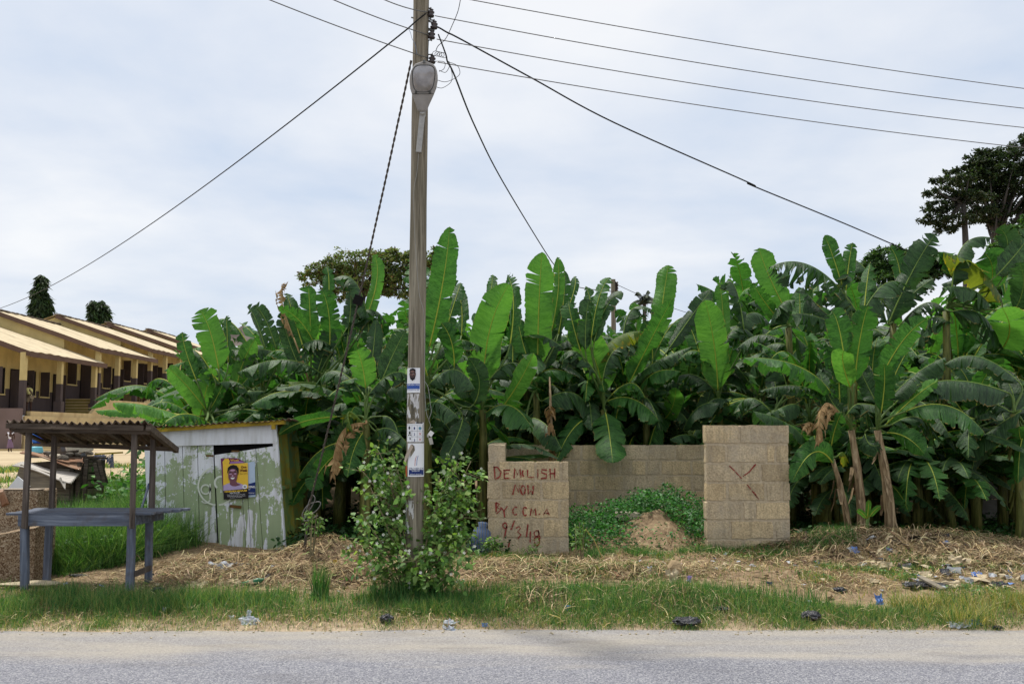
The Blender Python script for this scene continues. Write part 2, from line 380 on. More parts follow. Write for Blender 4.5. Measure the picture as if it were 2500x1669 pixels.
a=Mt('old_corrugated_sheet',.8,.3); n=a.noise(2.5,6); c=a.ramp(n,[(.3,RGB(58,46,38)),(.5,RGB(92,76,62)),(.68,RGB(126,114,102))]); a.col(a.mix(a.ramp(a.noise(11,5),[(.5,0.0),(.7,.7)]),c,RGB(70,50,36))); a.bump(n,.2,.01); SHEET=a.m
# ---------------------------------------------------------------- market stall
st=thing('market_stall','weathered open timber stall with blue-grey counter and rusty corrugated roof','stall',P(200,1425,10.3))
YF,YB=10.15,10.66
def leg_pair(pf,pt,Y,w=.075):
    pass
ztop=P(200,1253,YF).z
legs=[(62,62,YF,'f'),(318,322,YF,'f'),(113,122,YB,'b'),(362,365,YB,'b')]
xs={}
for pxb,pxt,Y,k in legs:
    b=P(pxb,1420,Y); b.z=G(b.x,Y)-.05; t=P(pxt,1255,Y); t.z=ztop-.10
    m=MB().beam(b,t,.072 if k=='f' else .066,.06,jit=.003); build('leg',m,BLUEV,st,bevel=.004)
# frame rails, counter
L0=P(50,1270,YF); R0=P(336,1270,YF); Rb=P(380,1262,YB); Lb=P(112,1262,YB)
m=MB(); zc_=ztop-.065
m.beam((L0.x,YF-.045,zc_),(R0.x,YF-.045,zc_),.11,.025,side=(0,0,1))
build('apron_board',m,BLUEH,st,bevel=.003)
m=MB().beam((R0.x-.02,YF-.03,zc_),(R0.x+.06,YB+.04,zc_+.01),.10,.025,side=(0,0,1)); build('apron_board',m,BLUEH,st,bevel=.003)
m=MB().beam((L0.x,YF-.02,zc_),(L0.x,YB+.04,zc_),.10,.025,side=(0,0,1)); build('apron_board',m,BLUEH,st,bevel=.003)
m=MB()
for i in range(5):
    y0=YF-.08+i*.13; m.beam((L0.x-.10+random.uniform(-.04,.02),y0+.08,ztop+random.uniform(-.003,.003)),(R0.x+.14+.05*i+random.uniform(-.02,.03),y0+.08,ztop),.124,.026,side=(0,1,0),jit=.003)
build('counter_top',m,BLUEH,st,bevel=.003)
# upper posts nailed outside the frame
posts=[(60,72,YF-.075,1290,1034),(322,330,YF-.075,1290,1036),(125,134,YB+.02,1262,1060),(370,374,YB+.02,1262,1066)]
for pb,pt,Y,y0,y1 in posts:
    b=P(pb,y0,Y); t=P(pt,y1,Y); m=MB().beam(b,t,.052,.045,jit=.004); build('roof_post',m,GREYWOOD,st,bevel=.004)
# roof: high at the front, low at the back
RF=[P(14,1032,YF-.28),P(368,1036,YF-.28)]; RBk=[P(112,1078,YB+.5),P(436,1092,YB+.5)]
def roofpt(u,v,off=0):
    a_=RF[0].lerp(RF[1],u); b_=RBk[0].lerp(RBk[1],u); p=a_.lerp(b_,v)
    return p+Vector((0,0,off))
m=MB(); nc=20
def rf(u,v):
    ph=u*nc*2*math.pi; e_=.010*math.sin(u*37)+.008*math.sin(u*91)
    p=roofpt(u,v*(1+e_*.6)-.03*(v<.01)*abs(math.sin(u*31)),.019*math.sin(ph)+.012*math.sin(u*9+v*3)+.01)
    return p
m.grid(rf,nc*8,8); 
o=build('corrugated_roof',m,SHEET,st,smooth=True); md=o.modifiers.new('s','SOLIDIFY'); md.thickness=.003
for v_ in (.10,.88):
    a_=roofpt(.02,v_,-.045); b_=roofpt(.98,v_,-.045); build('purlin',MB().beam(a_,b_,.05,.05,jit=.003),GREYWOODX,st)
for u_ in (.03,.33,.66,.985):
    build('rafter',MB().beam(roofpt(u_,.0,-.032),roofpt(u_,1,-.032),.05,.028 if u_<.9 else .06),GREYWOODX,st)
build('fascia_board',MB().beam(roofpt(.0,.012,-.025),roofpt(.95,.012,-.03),.05,.02,side=(0,0,1)),GREYWOODX,st)
b=P(330,1400,YF); t=P(368,1385,YB); build('brace',MB().beam(b,t,.055,.02,side=(0,0,1)),GREYWOOD,st)
# ---------------------------------------------------------------- pebble-dash trough at the far left
a=Mt('pebble_dash',.9,.2); v=a.vor(75); c=a.ramp(v.outputs['Color'],[(.1,RGB(92,68,48)),(.45,RGB(146,126,102)),(.8,RGB(186,168,142)),(.97,RGB(206,190,168))])
c=a.mix(a.ramp(a.noise(1.4,5),[(.4,0.0),(.75,.55)]),c,RGB(78,58,38)); a.col(c); a.bump(v.outputs['Distance'],.8,.01); PEB=a.m
a=Mt('worn_cement_top',.9,.2); a.col(a.ramp(a.noise(9,6),[(.3,RGB(138,124,108)),(.7,RGB(182,170,154))])); CEM=a.m
tr=thing('concrete_trough','stepped brown pebble-dash concrete trough behind the timber stall','trough',P(40,1400,11.2))
def wallbox(x0,x1,y0,y1,ztp,zb=0):
    mb=MB(); n=10
    mb.box(((x0+x1)/2,(y0+y1)/2,(ztp+zb)/2),(x1-x0,y1-y0,ztp-zb)); return mb
xr=P(90,1300,11.05).x; zt=P(60,1196,11.05).z
build('back_wall',wallbox(-8.2,xr,11.05,11.2,zt),PEB,tr,bevel=.012)
build('coping',wallbox(-8.2,xr+.004,11.045,11.2,zt+.012,zt+.002),CEM,tr,bevel=.004)
build('end_wall',wallbox(xr-.16,xr-.003,11.2,11.52,zt-.004),PEB,tr,bevel=.012)
xf=P(86,1300,10.72).x; zf=P(60,1296,10.72).z
m=MB()
def ftop(x): return zf-.02*(-x-4.9)+.06*math.sin((x+5.3)*3)
for i in range(16):
    x0=-8.0+(xf+8.0)*i/16; x1=-8.0+(xf+8.0)*(i+1)/16
    m.add([(x0,10.72,0),(x1,10.72,0),(x1,10.72,ftop(x1)),(x0,10.72,ftop(x0)),(x0,11.05,0),(x1,11.05,0),(x1,11.05,ftop(x1)+.03),(x0,11.05,ftop(x0)+.03)],[(0,1,2,3),(3,2,6,7)]+([(1,5,6,2)] if i==15 else []))
build('front_step',m,PEB,tr)
# ---------------------------------------------------------------- kiosk
YK=13.1
KB=P(560,1338,YK)
ki=thing('wooden_kiosk','leaning plank kiosk with peeling white and sage green paint and yellow eaves','kiosk',(KB.x,YK,KB.z))
def peel(name,shift=0.0,top=RGB(220,225,233),green=RGB(154,170,136),under=RGB(196,200,206)):
    a=Mt(name,.65,.3); sp=nn(a.nt,'ShaderNodeSeparateXYZ'); a.L(a.co,sp.inputs[0])
    n=a.noise(2.6,8,None,.72,.3); n2=a.noise(26,7,a.mapped((1,1,.5)),.8); streak=a.noise(4,5,a.mapped((3.0,1,.35)),.6)
    h=a.math('MULTIPLY',a.math('SUBTRACT',1.2+shift,sp.outputs[2]),.22)
    f=a.math('ADD',a.math('ADD',h,a.math('MULTIPLY',n,1.15)),a.math('MULTIPLY',n2,.6))
    lowp=a.math('MULTIPLY',a.math('MAXIMUM',a.math('SUBTRACT',.62,sp.outputs[2]),0.0),1.5); streak=a.ramp(streak,[(.47,0.0),(.60,1.0)])
    f=a.math('SUBTRACT',f,a.math('MULTIPLY',lowp,streak))
    g_=a.ramp(f,[(.895,0.0),(.915,1.0)])
    cw=a.mix(a.ramp(a.noise(1.2,4),[(.3,0.0),(.8,.35)]),top,under)
    cg=a.mix(a.ramp(a.noise(2.0,5),[(.35,0.0),(.7,.55)]),green,RGB(124,148,108))
    c=a.mix(g_,cw,cg)
    bare=a.ramp(a.noise(7.5,7,a.mapped((1.6,1,.8)),.7),[(.70,0.0),(.715,1.0)])
    c=a.mix(a.math('MULTIPLY',bare,.8),c,a.ramp(n2,[(.3,RGB(120,96,60)),(.7,RGB(168,150,110))]))
    grime=a.ramp(a.noise(2.6,6,a.mapped((4,1,.5))),[(.45,0.0),(.8,.5)])
    c=a.mix(grime,c,RGB(128,128,108)); a.col(c); a.bump(a.math('ADD',g_,a.math('MULTIPLY',n2,.3)),.25,.004); return a.m
PEEL=peel('peeling_paint'); PEELW=peel('peeling_white_paint',-1.9)
YEL=plain('yellow_painted_timber',RGB(158,134,38),.7,.35,10,.2,stretch=(1,1,1))
BLACK=plain('shade_and_dark_block',RGB(14,13,12),.95,.2)  # black put in for shade inside hollows, also the dark block on the rope
def KP(px,py,off=0): return P(px,py,YK+off)
def plank(mb,x0b,x0t,x1b,x1t,yb,yt0,yt1,off=0,th=.022,gap=.8):
    a_=KP(x0b+gap,yb,off);b_=KP(x1b-gap,yb,off);c_=KP(x1t-gap,yt1,off);d_=KP(x0t+gap,yt0,off)
    q=[a_,b_,c_,d_]; bk=[p+Vector((0,th,0)) for p in q]
    mb.add(q+bk,[(0,1,2,3),(7,6,5,4),(0,4,5,1),(1,5,6,2),(2,6,7,3),(3,7,4,0)])
# left planks
nx5=[(378,366),(405,402),(452,445),(488,482),(531,521)]
for (b0,t0),(b1,t1) in zip(nx5[:-1],nx5[1:]):
    mb=MB(); plank(mb,b0,t0,b1,t1,1340,1088,1087,random.uniform(-.004,.004)); build('plank',mb,PEEL,ki)
mb=MB(); plank(mb,364,352,378,365,1340,1084,1084,-.03,.06,0); build('corner_post',mb,PEELW,ki)
mb=MB(); plank(mb,690,662,697,674,1345,1037,1036,-.035,.07,0); build('corner_post',mb,PEEL,ki)
mb=MB(); plank(mb,352,345,686,662,1086,1053,1036,-.045,.05,0)
# lower edge of the top panel runs level; rebuild with the right outline
mb=MB(); q=[KP(356,1090,-.045),KP(668,1082,-.045),KP(664,1037,-.045),KP(350,1054,-.045)]; bk=[p+Vector((0,.045,0)) for p in q]
mb.add(q+bk,[(0,1,2,3),(7,6,5,4),(0,4,5,1),(1,5,6,2),(2,6,7,3),(3,7,4,0)]); build('top_panel',mb,PEELW,ki)
mb=MB(); q=[KP(525,1086,-.052),KP(670,1081,-.052),KP(670,1078,-.052),KP(525,1082.5,-.052)]; mb.add(q,[(0,1,2,3)]); build('trim_strip',mb,PEELW,ki)
# black sheet behind the planks, its colour stands in for the unlit room
mb=MB(); q=[KP(372,1340,.05),KP(690,1342,.05),KP(668,1045,.05),KP(358,1060,.05)]; mb.add(q,[(0,1,2,3)]); build('interior_shade_sheet',mb,BLACK,ki)
# door: five boards that sag to the left
dr=MB(); db=[(533.5,523),(564,556),(600,584),(613,598),(642,624),(690,670)]
ty=lambda x: 1110-(x-532)*.15
ds=[]
for (b0,t0),(b1,t1) in zip(db[:-1],db[1:]): plank(dr,b0,t0,b1,t1,1332+ (b0-540)*.11,ty(t0)-1,ty(t1)-1,-.028+random.uniform(-.004,.004),.02,.7)
door=build('door',dr,PEEL,ki,label='sagging plank door of the kiosk')
mb=MB().box(KP(575,1236,-.05),(.15,.02,.035),Matrix.Rotation(R(6),3,'Y')); build('hasp',mb,plain('rusty_iron',RGB(92,66,30),.8,.4,30,.3),door)
for hx,hy in ((575,1101),(512,1112)):
    mb=MB().box(KP(hx,hy,-.055),(.10,.012,.022)); build('hinge',mb,MATS['rusty_iron'],ki)
# right side wall
SIDE=Mt('faded_green_yellow_paint',.8,.2); sp=nn(SIDE.nt,'ShaderNodeSeparateXYZ'); SIDE.L(SIDE.co,sp.inputs[0])
f=SIDE.math('ADD',SIDE.noise(3,5),SIDE.math('MULTIPLY',sp.outputs[2],.12)); SIDE.col(SIDE.ramp(f,[(.40,RGB(92,122,74)),(.52,RGB(120,140,78)),(.60,RGB(142,130,52)),(.70,RGB(104,134,92))])); SIDE=SIDE.m
cbr=KP(694,1345); ctr=KP(668,1040)
DY=1.25
for i in range(8):
    y0=i*DY/8+.02; y1=(i+1)*DY/8+.012; mb=MB()
    q=[cbr+Vector((-.02,y0,0)),cbr+Vector((-.02,y1,0)),ctr+Vector((-.02,y1,.0)),ctr+Vector((-.02,y0,.0))]
    bk=[p+Vector((-.02,0,0)) for p in q]; mb.add(q+bk,[(0,1,2,3),(7,6,5,4),(3,2,6,7)]); build('plank',mb,SIDE,ki)
for t_,yy in ((.08,0),(.5,0),(.95,0)):
    p0=cbr.lerp(ctr,t_); mb=MB().beam(p0+Vector((.005,.03,0)),p0+Vector((.005,DY,0)),.05,.03,side=(0,0,1)); build('rail',mb,SIDE,ki)
for yy in (.62,DY+.02):
    mb=MB().beam(cbr+Vector((.0,yy,0)),ctr+Vector((.0,yy,0)),.05,.04); build('side_post',mb,SIDE,ki)
# far and left walls close the box
cbl=KP(366,1345); ctl=KP(354,1060)
mb=MB(); mb.add([cbl+Vector((0,.03,0)),cbl+Vector((0,DY,0)),ctl+Vector((0,DY,0)),ctl+Vector((0,.03,0)),cbr+Vector((-.03,DY,0)),ctr+Vector((-.03,DY,0))],[(0,1,2,3),(1,4,5,2)]); build('rear_wall',mb,PEEL,ki)
# roof and eaves
e0=KP(342,1051,-.12); e1=KP(694,1029,-.12)
mb=MB(); mb.beam(e0+Vector((0,0,-.005)),e1+Vector((0,0,-.005)),.055,.03,side=(0,0,1)); build('eaves_board',mb,YEL,ki,bevel=.003)
mb=MB().box(KP(668,1042,-.12),(.05,.04,.06)); build('bracket',mb,YEL,ki)
mb=MB().beam(e1+Vector((.0,.0,-.01)),e1+Vector((.0,DY+.2,-.06)),.05,.03,side=(0,0,1)); build('eaves_board',mb,SIDE,ki)
def kr(u,v):
    p=(e0+Vector((-.03,-.05,.028))).lerp(e1+Vector((.12,-.05,.028)),u)+Vector((0,v*(DY+.4),-v*.12)); p.z+=.013*math.sin(u*27*2*math.pi)+.01*math.sin(u*14)+.004; return p
o=build('corrugated_roof',MB().grid(kr,27*8,3),SHEET,ki,smooth=True); o.modifiers.new('s','SOLIDIFY').thickness=.003
# painted ring emblem with a letter
WHT=plain('faded_white_paint',RGB(196,204,192),.7,.1)
def kfn(off): return lambda x,y: KP(x,y,off)
mb=MB()
def ringpart(mb,cx,cy,r0,r1,a0,a1,fn,n=26,ky=1):
    v=[];
    for i in range(n+1):
        t=R(a0+(a1-a0)*i/n); v+= [fn(cx+r0*math.cos(t),cy+ky*r0*math.sin(t)),fn(cx+r1*math.cos(t),cy+ky*r1*math.sin(t))]
    mb.add(v,[(2*i,2*i+1,2*i+3,2*i+2) for i in range(n)])
ringpart(mb,530,1186,44,48,95,252,kfn(-.0335)); ringpart(mb,530,1186,44,48,40,85,kfn(-.0335))
ringpart(mb,502,1194,9,13,0,360,kfn(-.012)); add_poly(mb,[(511,1180),(515,1180),(515,1218),(511,1218)],kfn(-.012))
ringpart(mb,502,1216,9,13,20,150,kfn(-.012)); ringpart(mb,540,1178,13,18,130,330,kfn(-.0335))
build('painted_emblem',mb,WHT,ki,label='faint white ring and letter g painted across the planks')
# ---------------------------------------------------------------- posters on the kiosk door
def flat(name,c,rough=.6): return plain(name,c,rough,.06,6)
WHITE=flat('white_print',RGB(226,228,232)); YP=flat('yellow_print',RGB(226,188,62)); PUR=flat('purple_print',RGB(112,34,92)); LIL=flat('lilac_print',RGB(150,112,176))
BLK=flat('black_print',RGB(24,20,24)); NAVY=flat('navy_print',RGB(22,44,104)); LBL=flat('pale_blue_print',RGB(176,196,220)); BRN=flat('brown_print',RGB(96,48,20))
SK1=flat('portrait_skin',RGB(112,72,84)); SK2=flat('portrait_highlight',RGB(176,140,168)); DRS=flat('lilac_dress_print',RGB(170,156,196)); MAG=flat('magenta_print',RGB(160,60,120)); BLU=flat('blue_print',RGB(52,84,156)); RED=flat('red_print',RGB(172,44,48)); GREY=flat('grey_print',RGB(120,126,134))
def poster(name,label,poly,mat,off,fn_px):
    c=P(sum(p[0] for p in poly)/len(poly),sum(p[1] for p in poly)/len(poly),YK+off)
    mb=MB(); q=[P(x,y,YK+off+.004*math.sin(x*.25+y*.11)) for x,y in poly]; k=len(q)
    mb.add(q,[tuple(range(k))]); o=build(name,mb,mat,loc=c); tag(o,label,'poster'); return o
# back poster in purple
pp=poster('poster','torn purple poster with yellow crest peeping out behind the yellow portrait poster',[(539,1119),(560,1117),(580,1118),(592,1124),(600,1130),(601,1136),(604,1150),(546,1210),(543,1180),(541,1150)],PUR,-.044,None)
mb=MB(); add_poly(mb,[(543,1127),(549,1119),(558,1119),(561,1126),(558,1133),(549,1135),(544,1133)],kfn(-.051)); build('crest',mb,YP,pp)
mb=MB(); add_poly(mb,[(562,1127),(590,1125),(598,1129),(562,1131)],kfn(-.051)); build('lilac_band',mb,LIL,pp)
mb=MB(); add_text(mb,'Week',kfn(-.052),562,1125.5,584,1120,0,.01); build('lettering',mb,YP,pp)
# blue poster
pb_=poster('poster','pale blue and navy poster reading KING half covered by the yellow portrait poster',[(598,1129),(622,1126),(624,1212),(606,1213),(600,1180)],LBL,-.046,None)
mb=MB(); add_poly(mb,[(602,1182),(623.3,1176),(624,1207),(606,1208)],kfn(-.0525)); build('navy_band',mb,NAVY,pb_)
mb=MB(); add_text(mb,'KING',kfn(-.0545),607,1190.5,622.5,1185,0,.03); add_text(mb,'EY',kfn(-.0545),607,1195.5,611,1192,0,.02); add_text(mb,'SECRETARY',kfn(-.0545),607,1204.5,621.5,1201.5,0,.0)
build('lettering',mb,WHITE,pb_)
# front poster
TLp,TRp,BRp,BLp=(544,1133),(605,1129),(606.5,1216),(546,1219)
yp_=poster('poster','yellow portrait poster reading One Week with a smiling woman in a lilac dress',[TLp,TRp,BRp,BLp],YP,-.058,None)
def pf(x,y,off=-.064):   # x,y in 0..1 of the poster, y down
    tx=TLp[0]+(TRp[0]-TLp[0])*x; ty_=TLp[1]+(TRp[1]-TLp[1])*x; bx=BLp[0]+(BRp[0]-BLp[0])*x; by=BLp[1]+(BRp[1]-BLp[1])*x
    return P(tx+(bx-tx)*y,ty_+(by-ty_)*y,YK+off)
def pfo(o): return lambda x,y: pf(x,y,o)
mb=MB(); add_poly(mb,[(0,.745),(1,.72),(1,1),(0,1)],pfo(-.0655)); build('black_band',mb,BLK,yp_)
por=MB(); add_poly(por,[(0,.60),(.16,.555),(.28,.53),(.55,.53),(.72,.58),(.88,.64),(.94,.735),(.0,.75)],pfo(-.0645)); por_o=build('portrait',por,[DRS],yp_)
mb=MB(); add_poly(mb,[(.27,.50),(.52,.50),(.56,.55),(.72,.60),(.5,.64),(.36,.63),(.26,.58)],pfo(-.066)); add_poly(mb,ellipse(.39,.33,.185,.215,24),pfo(-.0665)); build('face',mb,SK1,yp_)
mb=MB(); add_poly(mb,[(.17,.22),(.20,.10),(.30,.045),(.42,.03),(.55,.06),(.63,.14),(.63,.26),(.59,.34),(.565,.22),(.50,.155),(.38,.135),(.27,.155),(.205,.22),(.20,.30)],pfo(-.068)); build('hair',mb,BLK,yp_)
mb=MB()
for e_ in ((.385,.185,.10,.028),(.30,.285,.055,.022),(.49,.285,.05,.022),(.38,.345,.035,.03)): add_poly(mb,ellipse(*e_,n=12),pfo(-.0675))
build('face_highlight',mb,SK2,yp_)
mb=MB()
for e_ in ((.29,.255,.045,.009),(.49,.255,.045,.009),(.295,.235,.055,.005),(.485,.235,.055,.005)): add_poly(mb,ellipse(*e_,n=10),pfo(-.0685))
build('eyes',mb,BLK,yp_)
mb=MB(); add_poly(mb,[(.29,.385),(.38,.395),(.47,.385),(.43,.43),(.38,.44),(.32,.425)],pfo(-.069)); add_text(mb,'a.k.a Ewurabs',pfo(-.067),.26,.835,.66,.80,0,.02)
add_text(mb,'Date: 23rd June 2018  Time: 8am',pfo(-.067),.15,.885,.87,.862,0,.01); add_text(mb,'Venue: House No. B7/1 Ewusi Street',pfo(-.067),.15,.925,.87,.90,0,.01); add_text(mb,'Cape Coast',pfo(-.067),.25,.965,.75,.942,0,.01)
build('white_lettering',mb,WHITE,yp_)
mb=MB(); add_text(mb,'One',pfo(-.067),.72,.145,.94,.08,0,.04); add_text(mb,'Week',pfo(-.067),.67,.245,.98,.165,0,.04); add_text(mb,'Observation',pfo(-.067),.67,.31,.98,.275,0,0,.3); build('brown_lettering',mb,BRN,yp_)
mb=MB(); add_text(mb,'HARVEY-EWUSI',pfo(-.067),.05,.80,.94,.75,0,.05); build('yellow_lettering',mb,YP,yp_)
mb=MB(); add_poly(mb,ellipse(.86,.665,.10,.062,20),pfo(-.0675)); build('age_badge',mb,WHITE,yp_)
mb=MB(); add_text(mb,'45',pfo(-.069),.81,.69,.91,.64,0,.02); build('age_number',mb,BLK,yp_)
# ---------------------------------------------------------------- block walls
def blockmat(name,cs):
    a=Mt(name,.95,.1); at=a.attr().outputs[0]; n=a.noise(5,6); n2=a.noise(45,4); st_=a.noise(3,4,a.mapped((5,5,.6)))
    c=a.mix(.5,at,a.ramp(n,[(.3,RGB(158,138,108)),(.7,RGB(220,200,162))])); c=a.mix(a.ramp(n2,[(.35,.45),(.6,0.0)]),c,RGB(104,90,74))
    c=a.mix(a.ramp(st_,[(.48,0.0),(.75,.5)]),c,RGB(112,104,88)); c=a.mix(a.ramp(a.noise(1.7,6,None,.7),[(.5,0.0),(.62,.45)]),c,RGB(168,160,146)); a.col(c); a.bump(a.math('ADD',n2,a.math('MULTIPLY',n,.8)),.7,.012); return a.m
BLKM=blockmat('sandcrete_block',None)
a=Mt('cement_mortar',.95,.1); n=a.noise(30,5); a.col(a.ramp(a.math('ADD',a.math('MULTIPLY',n,.6),a.math('MULTIPLY',a.noise(4,4),.4)),[(.3,RGB(160,146,124)),(.7,RGB(202,188,162))])); a.bump(n,.7,.01); MORT=a.m
BC=[RGB(216,196,158),RGB(200,184,152),RGB(194,182,158),RGB(226,206,166),RGB(178,164,138),RGB(206,193,168)]
CH=.2405
def blockwall(parent,O,ux,length,ncourse,th,topz,rows=None,seed=1,blk=.46,zbase=None,name='blocks'):
    """O: corner at the top of the wall's front face; courses go down"""
    rr=random.Random(seed); O=Vector(O); ux=Vector(ux).normalized(); nrm=Vector((ux.y,-ux.x,0)); V=[];Q=[];Cc=[]
    mort=MB(); zb=O.z-CH*ncourse
    mort.beam(O+ux*.012+Vector((0,0,-.008))-nrm*th/2-Vector((0,0,CH*ncourse/2-.004)),O+ux*(length-.012)-nrm*th/2-Vector((0,0,CH*ncourse/2+.004)),CH*ncourse-.012,th-.012,side=(0,0,1))
    for r_ in range(ncourse):
        x=0 if r_%2 else -blk*rr.uniform(.35,.6); z1=O.z-r_*CH-(.0 if r_==0 else .010); z0=O.z-(r_+1)*CH+.012
        if rows and r_<len(rows): cuts=rows[r_]
        else:
            cuts=[0.0]; x=x+blk*rr.uniform(.85,1.1)
            while x<length-.06: cuts.append(x); x+=blk*(rr.uniform(.93,1.07) if rr.random()>.22 else rr.uniform(.3,.55))
            cuts.append(length)
        for a_,b_ in zip(cuts[:-1],cuts[1:]):
            g_=.013; xa=a_+(g_ if a_>0 else rr.uniform(-.012,.008)); xb=b_-(g_ if b_<length-1e-6 else rr.uniform(-.006,.012))
            cc=rr.choice(BC); k=rr.uniform(.86,1.1); pr=.0025+rr.uniform(0,.003)
            nn_=7; ring=[]
            out=[]
            # wavy outline of the face, laid as a ring of points
            for t in range(nn_): out.append((xa+(xb-xa)*t/nn_, z0))
            for t in range(3): out.append((xb, z0+(z1-z0)*t/3))
            for t in range(nn_): out.append((xb-(xb-xa)*t/nn_, z1))
            for t in range(3): out.append((xa, z1-(z1-z0)*t/3))
            k0=len(V)
            jj=[(rr.gauss(0,.0045),rr.gauss(0,.0045)) for _ in out]
            for dpt,shr in ((pr,.006),(-th+.0,.0)):
                for (x_,z_),(jx,jz) in zip(out,jj):
                    top=(r_==0 and abs(z_-z1)<1e-6)
                    cx=(xa+xb)/2; cz=(z0+z1)/2
                    x2=x_+(jx if 0.02<x_<length-.02 else jx*.6)-(math.copysign(shr,x_-cx) if abs(x_-cx)>.45*(xb-xa) else 0); z2=z_+(jz*.4 if top else jz)-(math.copysign(shr,z_-cz) if not top else 0)
                    V.append(tuple(O+ux*x2+nrm*dpt+Vector((0,0,z2-O.z)))); Cc.append([c_*k for c_ in cc[:3]])
            n_=len(out); Q.append(tuple(range(k0,k0+n_))); Q.append(tuple(range(k0+2*n_-1,k0+n_-1,-1)))
            for i in range(n_): Q.append((k0+(i+1)%n_,k0+i,k0+n_+i,k0+n_+(i+1)%n_))
    mb=MB(); mb.add(V,Q); o=build(name,mb,BLKM,parent); at=o.data.color_attributes.new('Col','FLOAT_COLOR','POINT')
    at.data.foreach_set('color',np.concatenate([np.array(Cc,np.float32),np.ones((len(Cc),1),np.float32)],1).ravel())
    build('mortar',mort,MORT,parent); return o
YW=12.9; 
O=P(1191,1127,YW); Lw=P(1389,1127,YW).x-O.x
w1=thing('block_wall','low sandcrete block wall with DEMOLISH NOW painted in red beside the pole','wall',(O.x,YW,.1))
blockwall(w1,O,(1,0,0),Lw,6,.15,O.z,seed=3,rows=[[0,.13,.62,.94,Lw],[0,.17,.47,.96*.72,Lw],[0,.44,.92,Lw],[0,.2,.70,Lw],[0,.42,.9,Lw],[0,.25,.7,Lw]],blk=.46)
w1s=thing('block_wall','taller side wall of the roofless enclosure running back behind the painted wall','wall',(O.x,YW+.2,.1))
Os=P(1191,1086,YW+.16); blockwall(w1s,(Os.x,Os.y,Os.z),(1,0,0),P(1235,1086,YW+.16).x-Os.x,7,2.9,Os.z,seed=5,rows=[[0,.237]]*7)
# painted demolition notice
REDP=Mt('red_brush_paint',.8,.2); n=REDP.noise(22,5); REDP.col(REDP.ramp(n,[(.3,RGB(118,42,40)),(.7,RGB(152,72,64))])); 
al=REDP.ramp(REDP.noise(30,5),[(.34,0.0),(.46,1.0)]); REDP.L(al,REDP.b.inputs['Alpha']); REDP=REDP.m
def strokes(mb,segs,Y,w=3.4):
    for s_ in segs:
        pts=[P(x+random.uniform(-.6,.6),y+random.uniform(-.6,.6),Y) for x,y in s_]; k=len(pts); ww=w/PPM(Y)/2*random.uniform(.75,1.1)
        v=[]
        for i,p in enumerate(pts):
            t=(pts[min(i+1,k-1)]-pts[max(i-1,0)]).normalized(); n_=Vector((-t.z,0,t.x)); wi=ww*random.uniform(.75,1.2)
            v+=[p+n_*wi,p-n_*wi]
        mb.add(v,[(2*i,2*i+1,2*i+3,2*i+2) for i in range(k-1)])
def W6(pts): return [(1150+x/2.936,1020+y/2.936) for x,y in pts]
def arc(cx,cy,rx,ry,a0,a1,n=9): return [(cx+rx*math.cos(R(a0+(a1-a0)*i/n)),cy+ry*math.sin(R(a0+(a1-a0)*i/n))) for i in range(n+1)]
seg=[ [(165,347),(172,400),(172,438)],[(160,350),(190,355),(215,385),(205,420),(172,438)],
 [(235,372),(238,432)],[(232,372),(282,370)],[(236,400),(272,397)],[(238,432),(280,430)],
 [(308,432),(312,360),(332,405),(352,362),(356,425)],
 [(372,375),(366,400),(376,422)],
 [(405,372),(408,425),(452,425)],[(478,368),(480,430)],
 [(545,372),(510,368),(505,392),(540,402),(540,430),(500,432)],[(565,362),(568,438)],[(600,360),(600,438)],[(568,398),(600,396)],
 [(300,548),(318,478),(340,530),(348,482)], arc(372,515,16,32,0,360,14),[(408,480),(412,545),(432,520),(442,550),(446,485)],
 [(178,605),(182,672)],[(178,605),(205,615),(184,638),(212,655),(182,688)],[(212,640),(236,665),(262,628)],[(236,665),(240,712)],
 arc(318,665,17,28,-50,-310,9),arc(388,668,17,30,-50,-310,9),[(425,700),(432,645),(446,680),(460,640),(466,698)],[(520,695),(542,650),(560,695)],[(524,682),(558,680)],[(488,686),(492,692)],
 arc(243,770,14,20,0,360,12),[(256,775),(238,858)],[(310,735),(286,800)],
 [(322,790),(345,776),(356,790),(334,812),(358,835),(338,862),(320,855)],[(408,760),(398,850)],[(424,810),(424,890)],
 arc(470,825,18,22,0,360,12),arc(472,880,18,32,0,360,14),[(480,800),(495,862)],[(276,880),(268,925)]]
mb=MB(); strokes(mb,[W6(s_) for s_ in seg],YW-.0125,3.7); build('painted_notice',mb,REDP,w1,label='red brushed words DEMOLISH NOW BY C.C.M.A 9/3/18')
# pillar-like wall end on the right
YP_=12.8; O=P(1721,1038,YP_); Lp=P(1925,1038,YP_).x-O.x
w2=thing('block_wall','tall sandcrete block wall stub with a faded red cross beside the banana trunks','wall',(O.x,YP_,.1))
blockwall(w2,O,(1,0,0),Lp,8,.15,O.z,seed=11,rows=[[0,.44,Lp],[0,.27,.78,.90,Lp],[0,.44,.70,Lp],[0,.27,.76,.97,Lp],[0,.46,.62,Lp],[0,.30,.86,Lp],[0,.47,.68,Lp],[0,.3,.8,Lp]])
mb=MB(); strokes(mb,[W6([(1852,342),(1885,375),(1940,432)]),W6([(2040,332),(1995,385),(1950,420)]),W6([(1978,475),(2020,530),(2060,578)])],YP_-.0125,2.6)
strokes(mb,[W6([(2044,330),(2020,355)]),W6([(2025,530),(2062,580)]),W6([(2030,545),(2060,578)])],YP_-.0128,3.2); build('painted_cross',mb,REDP,w2)
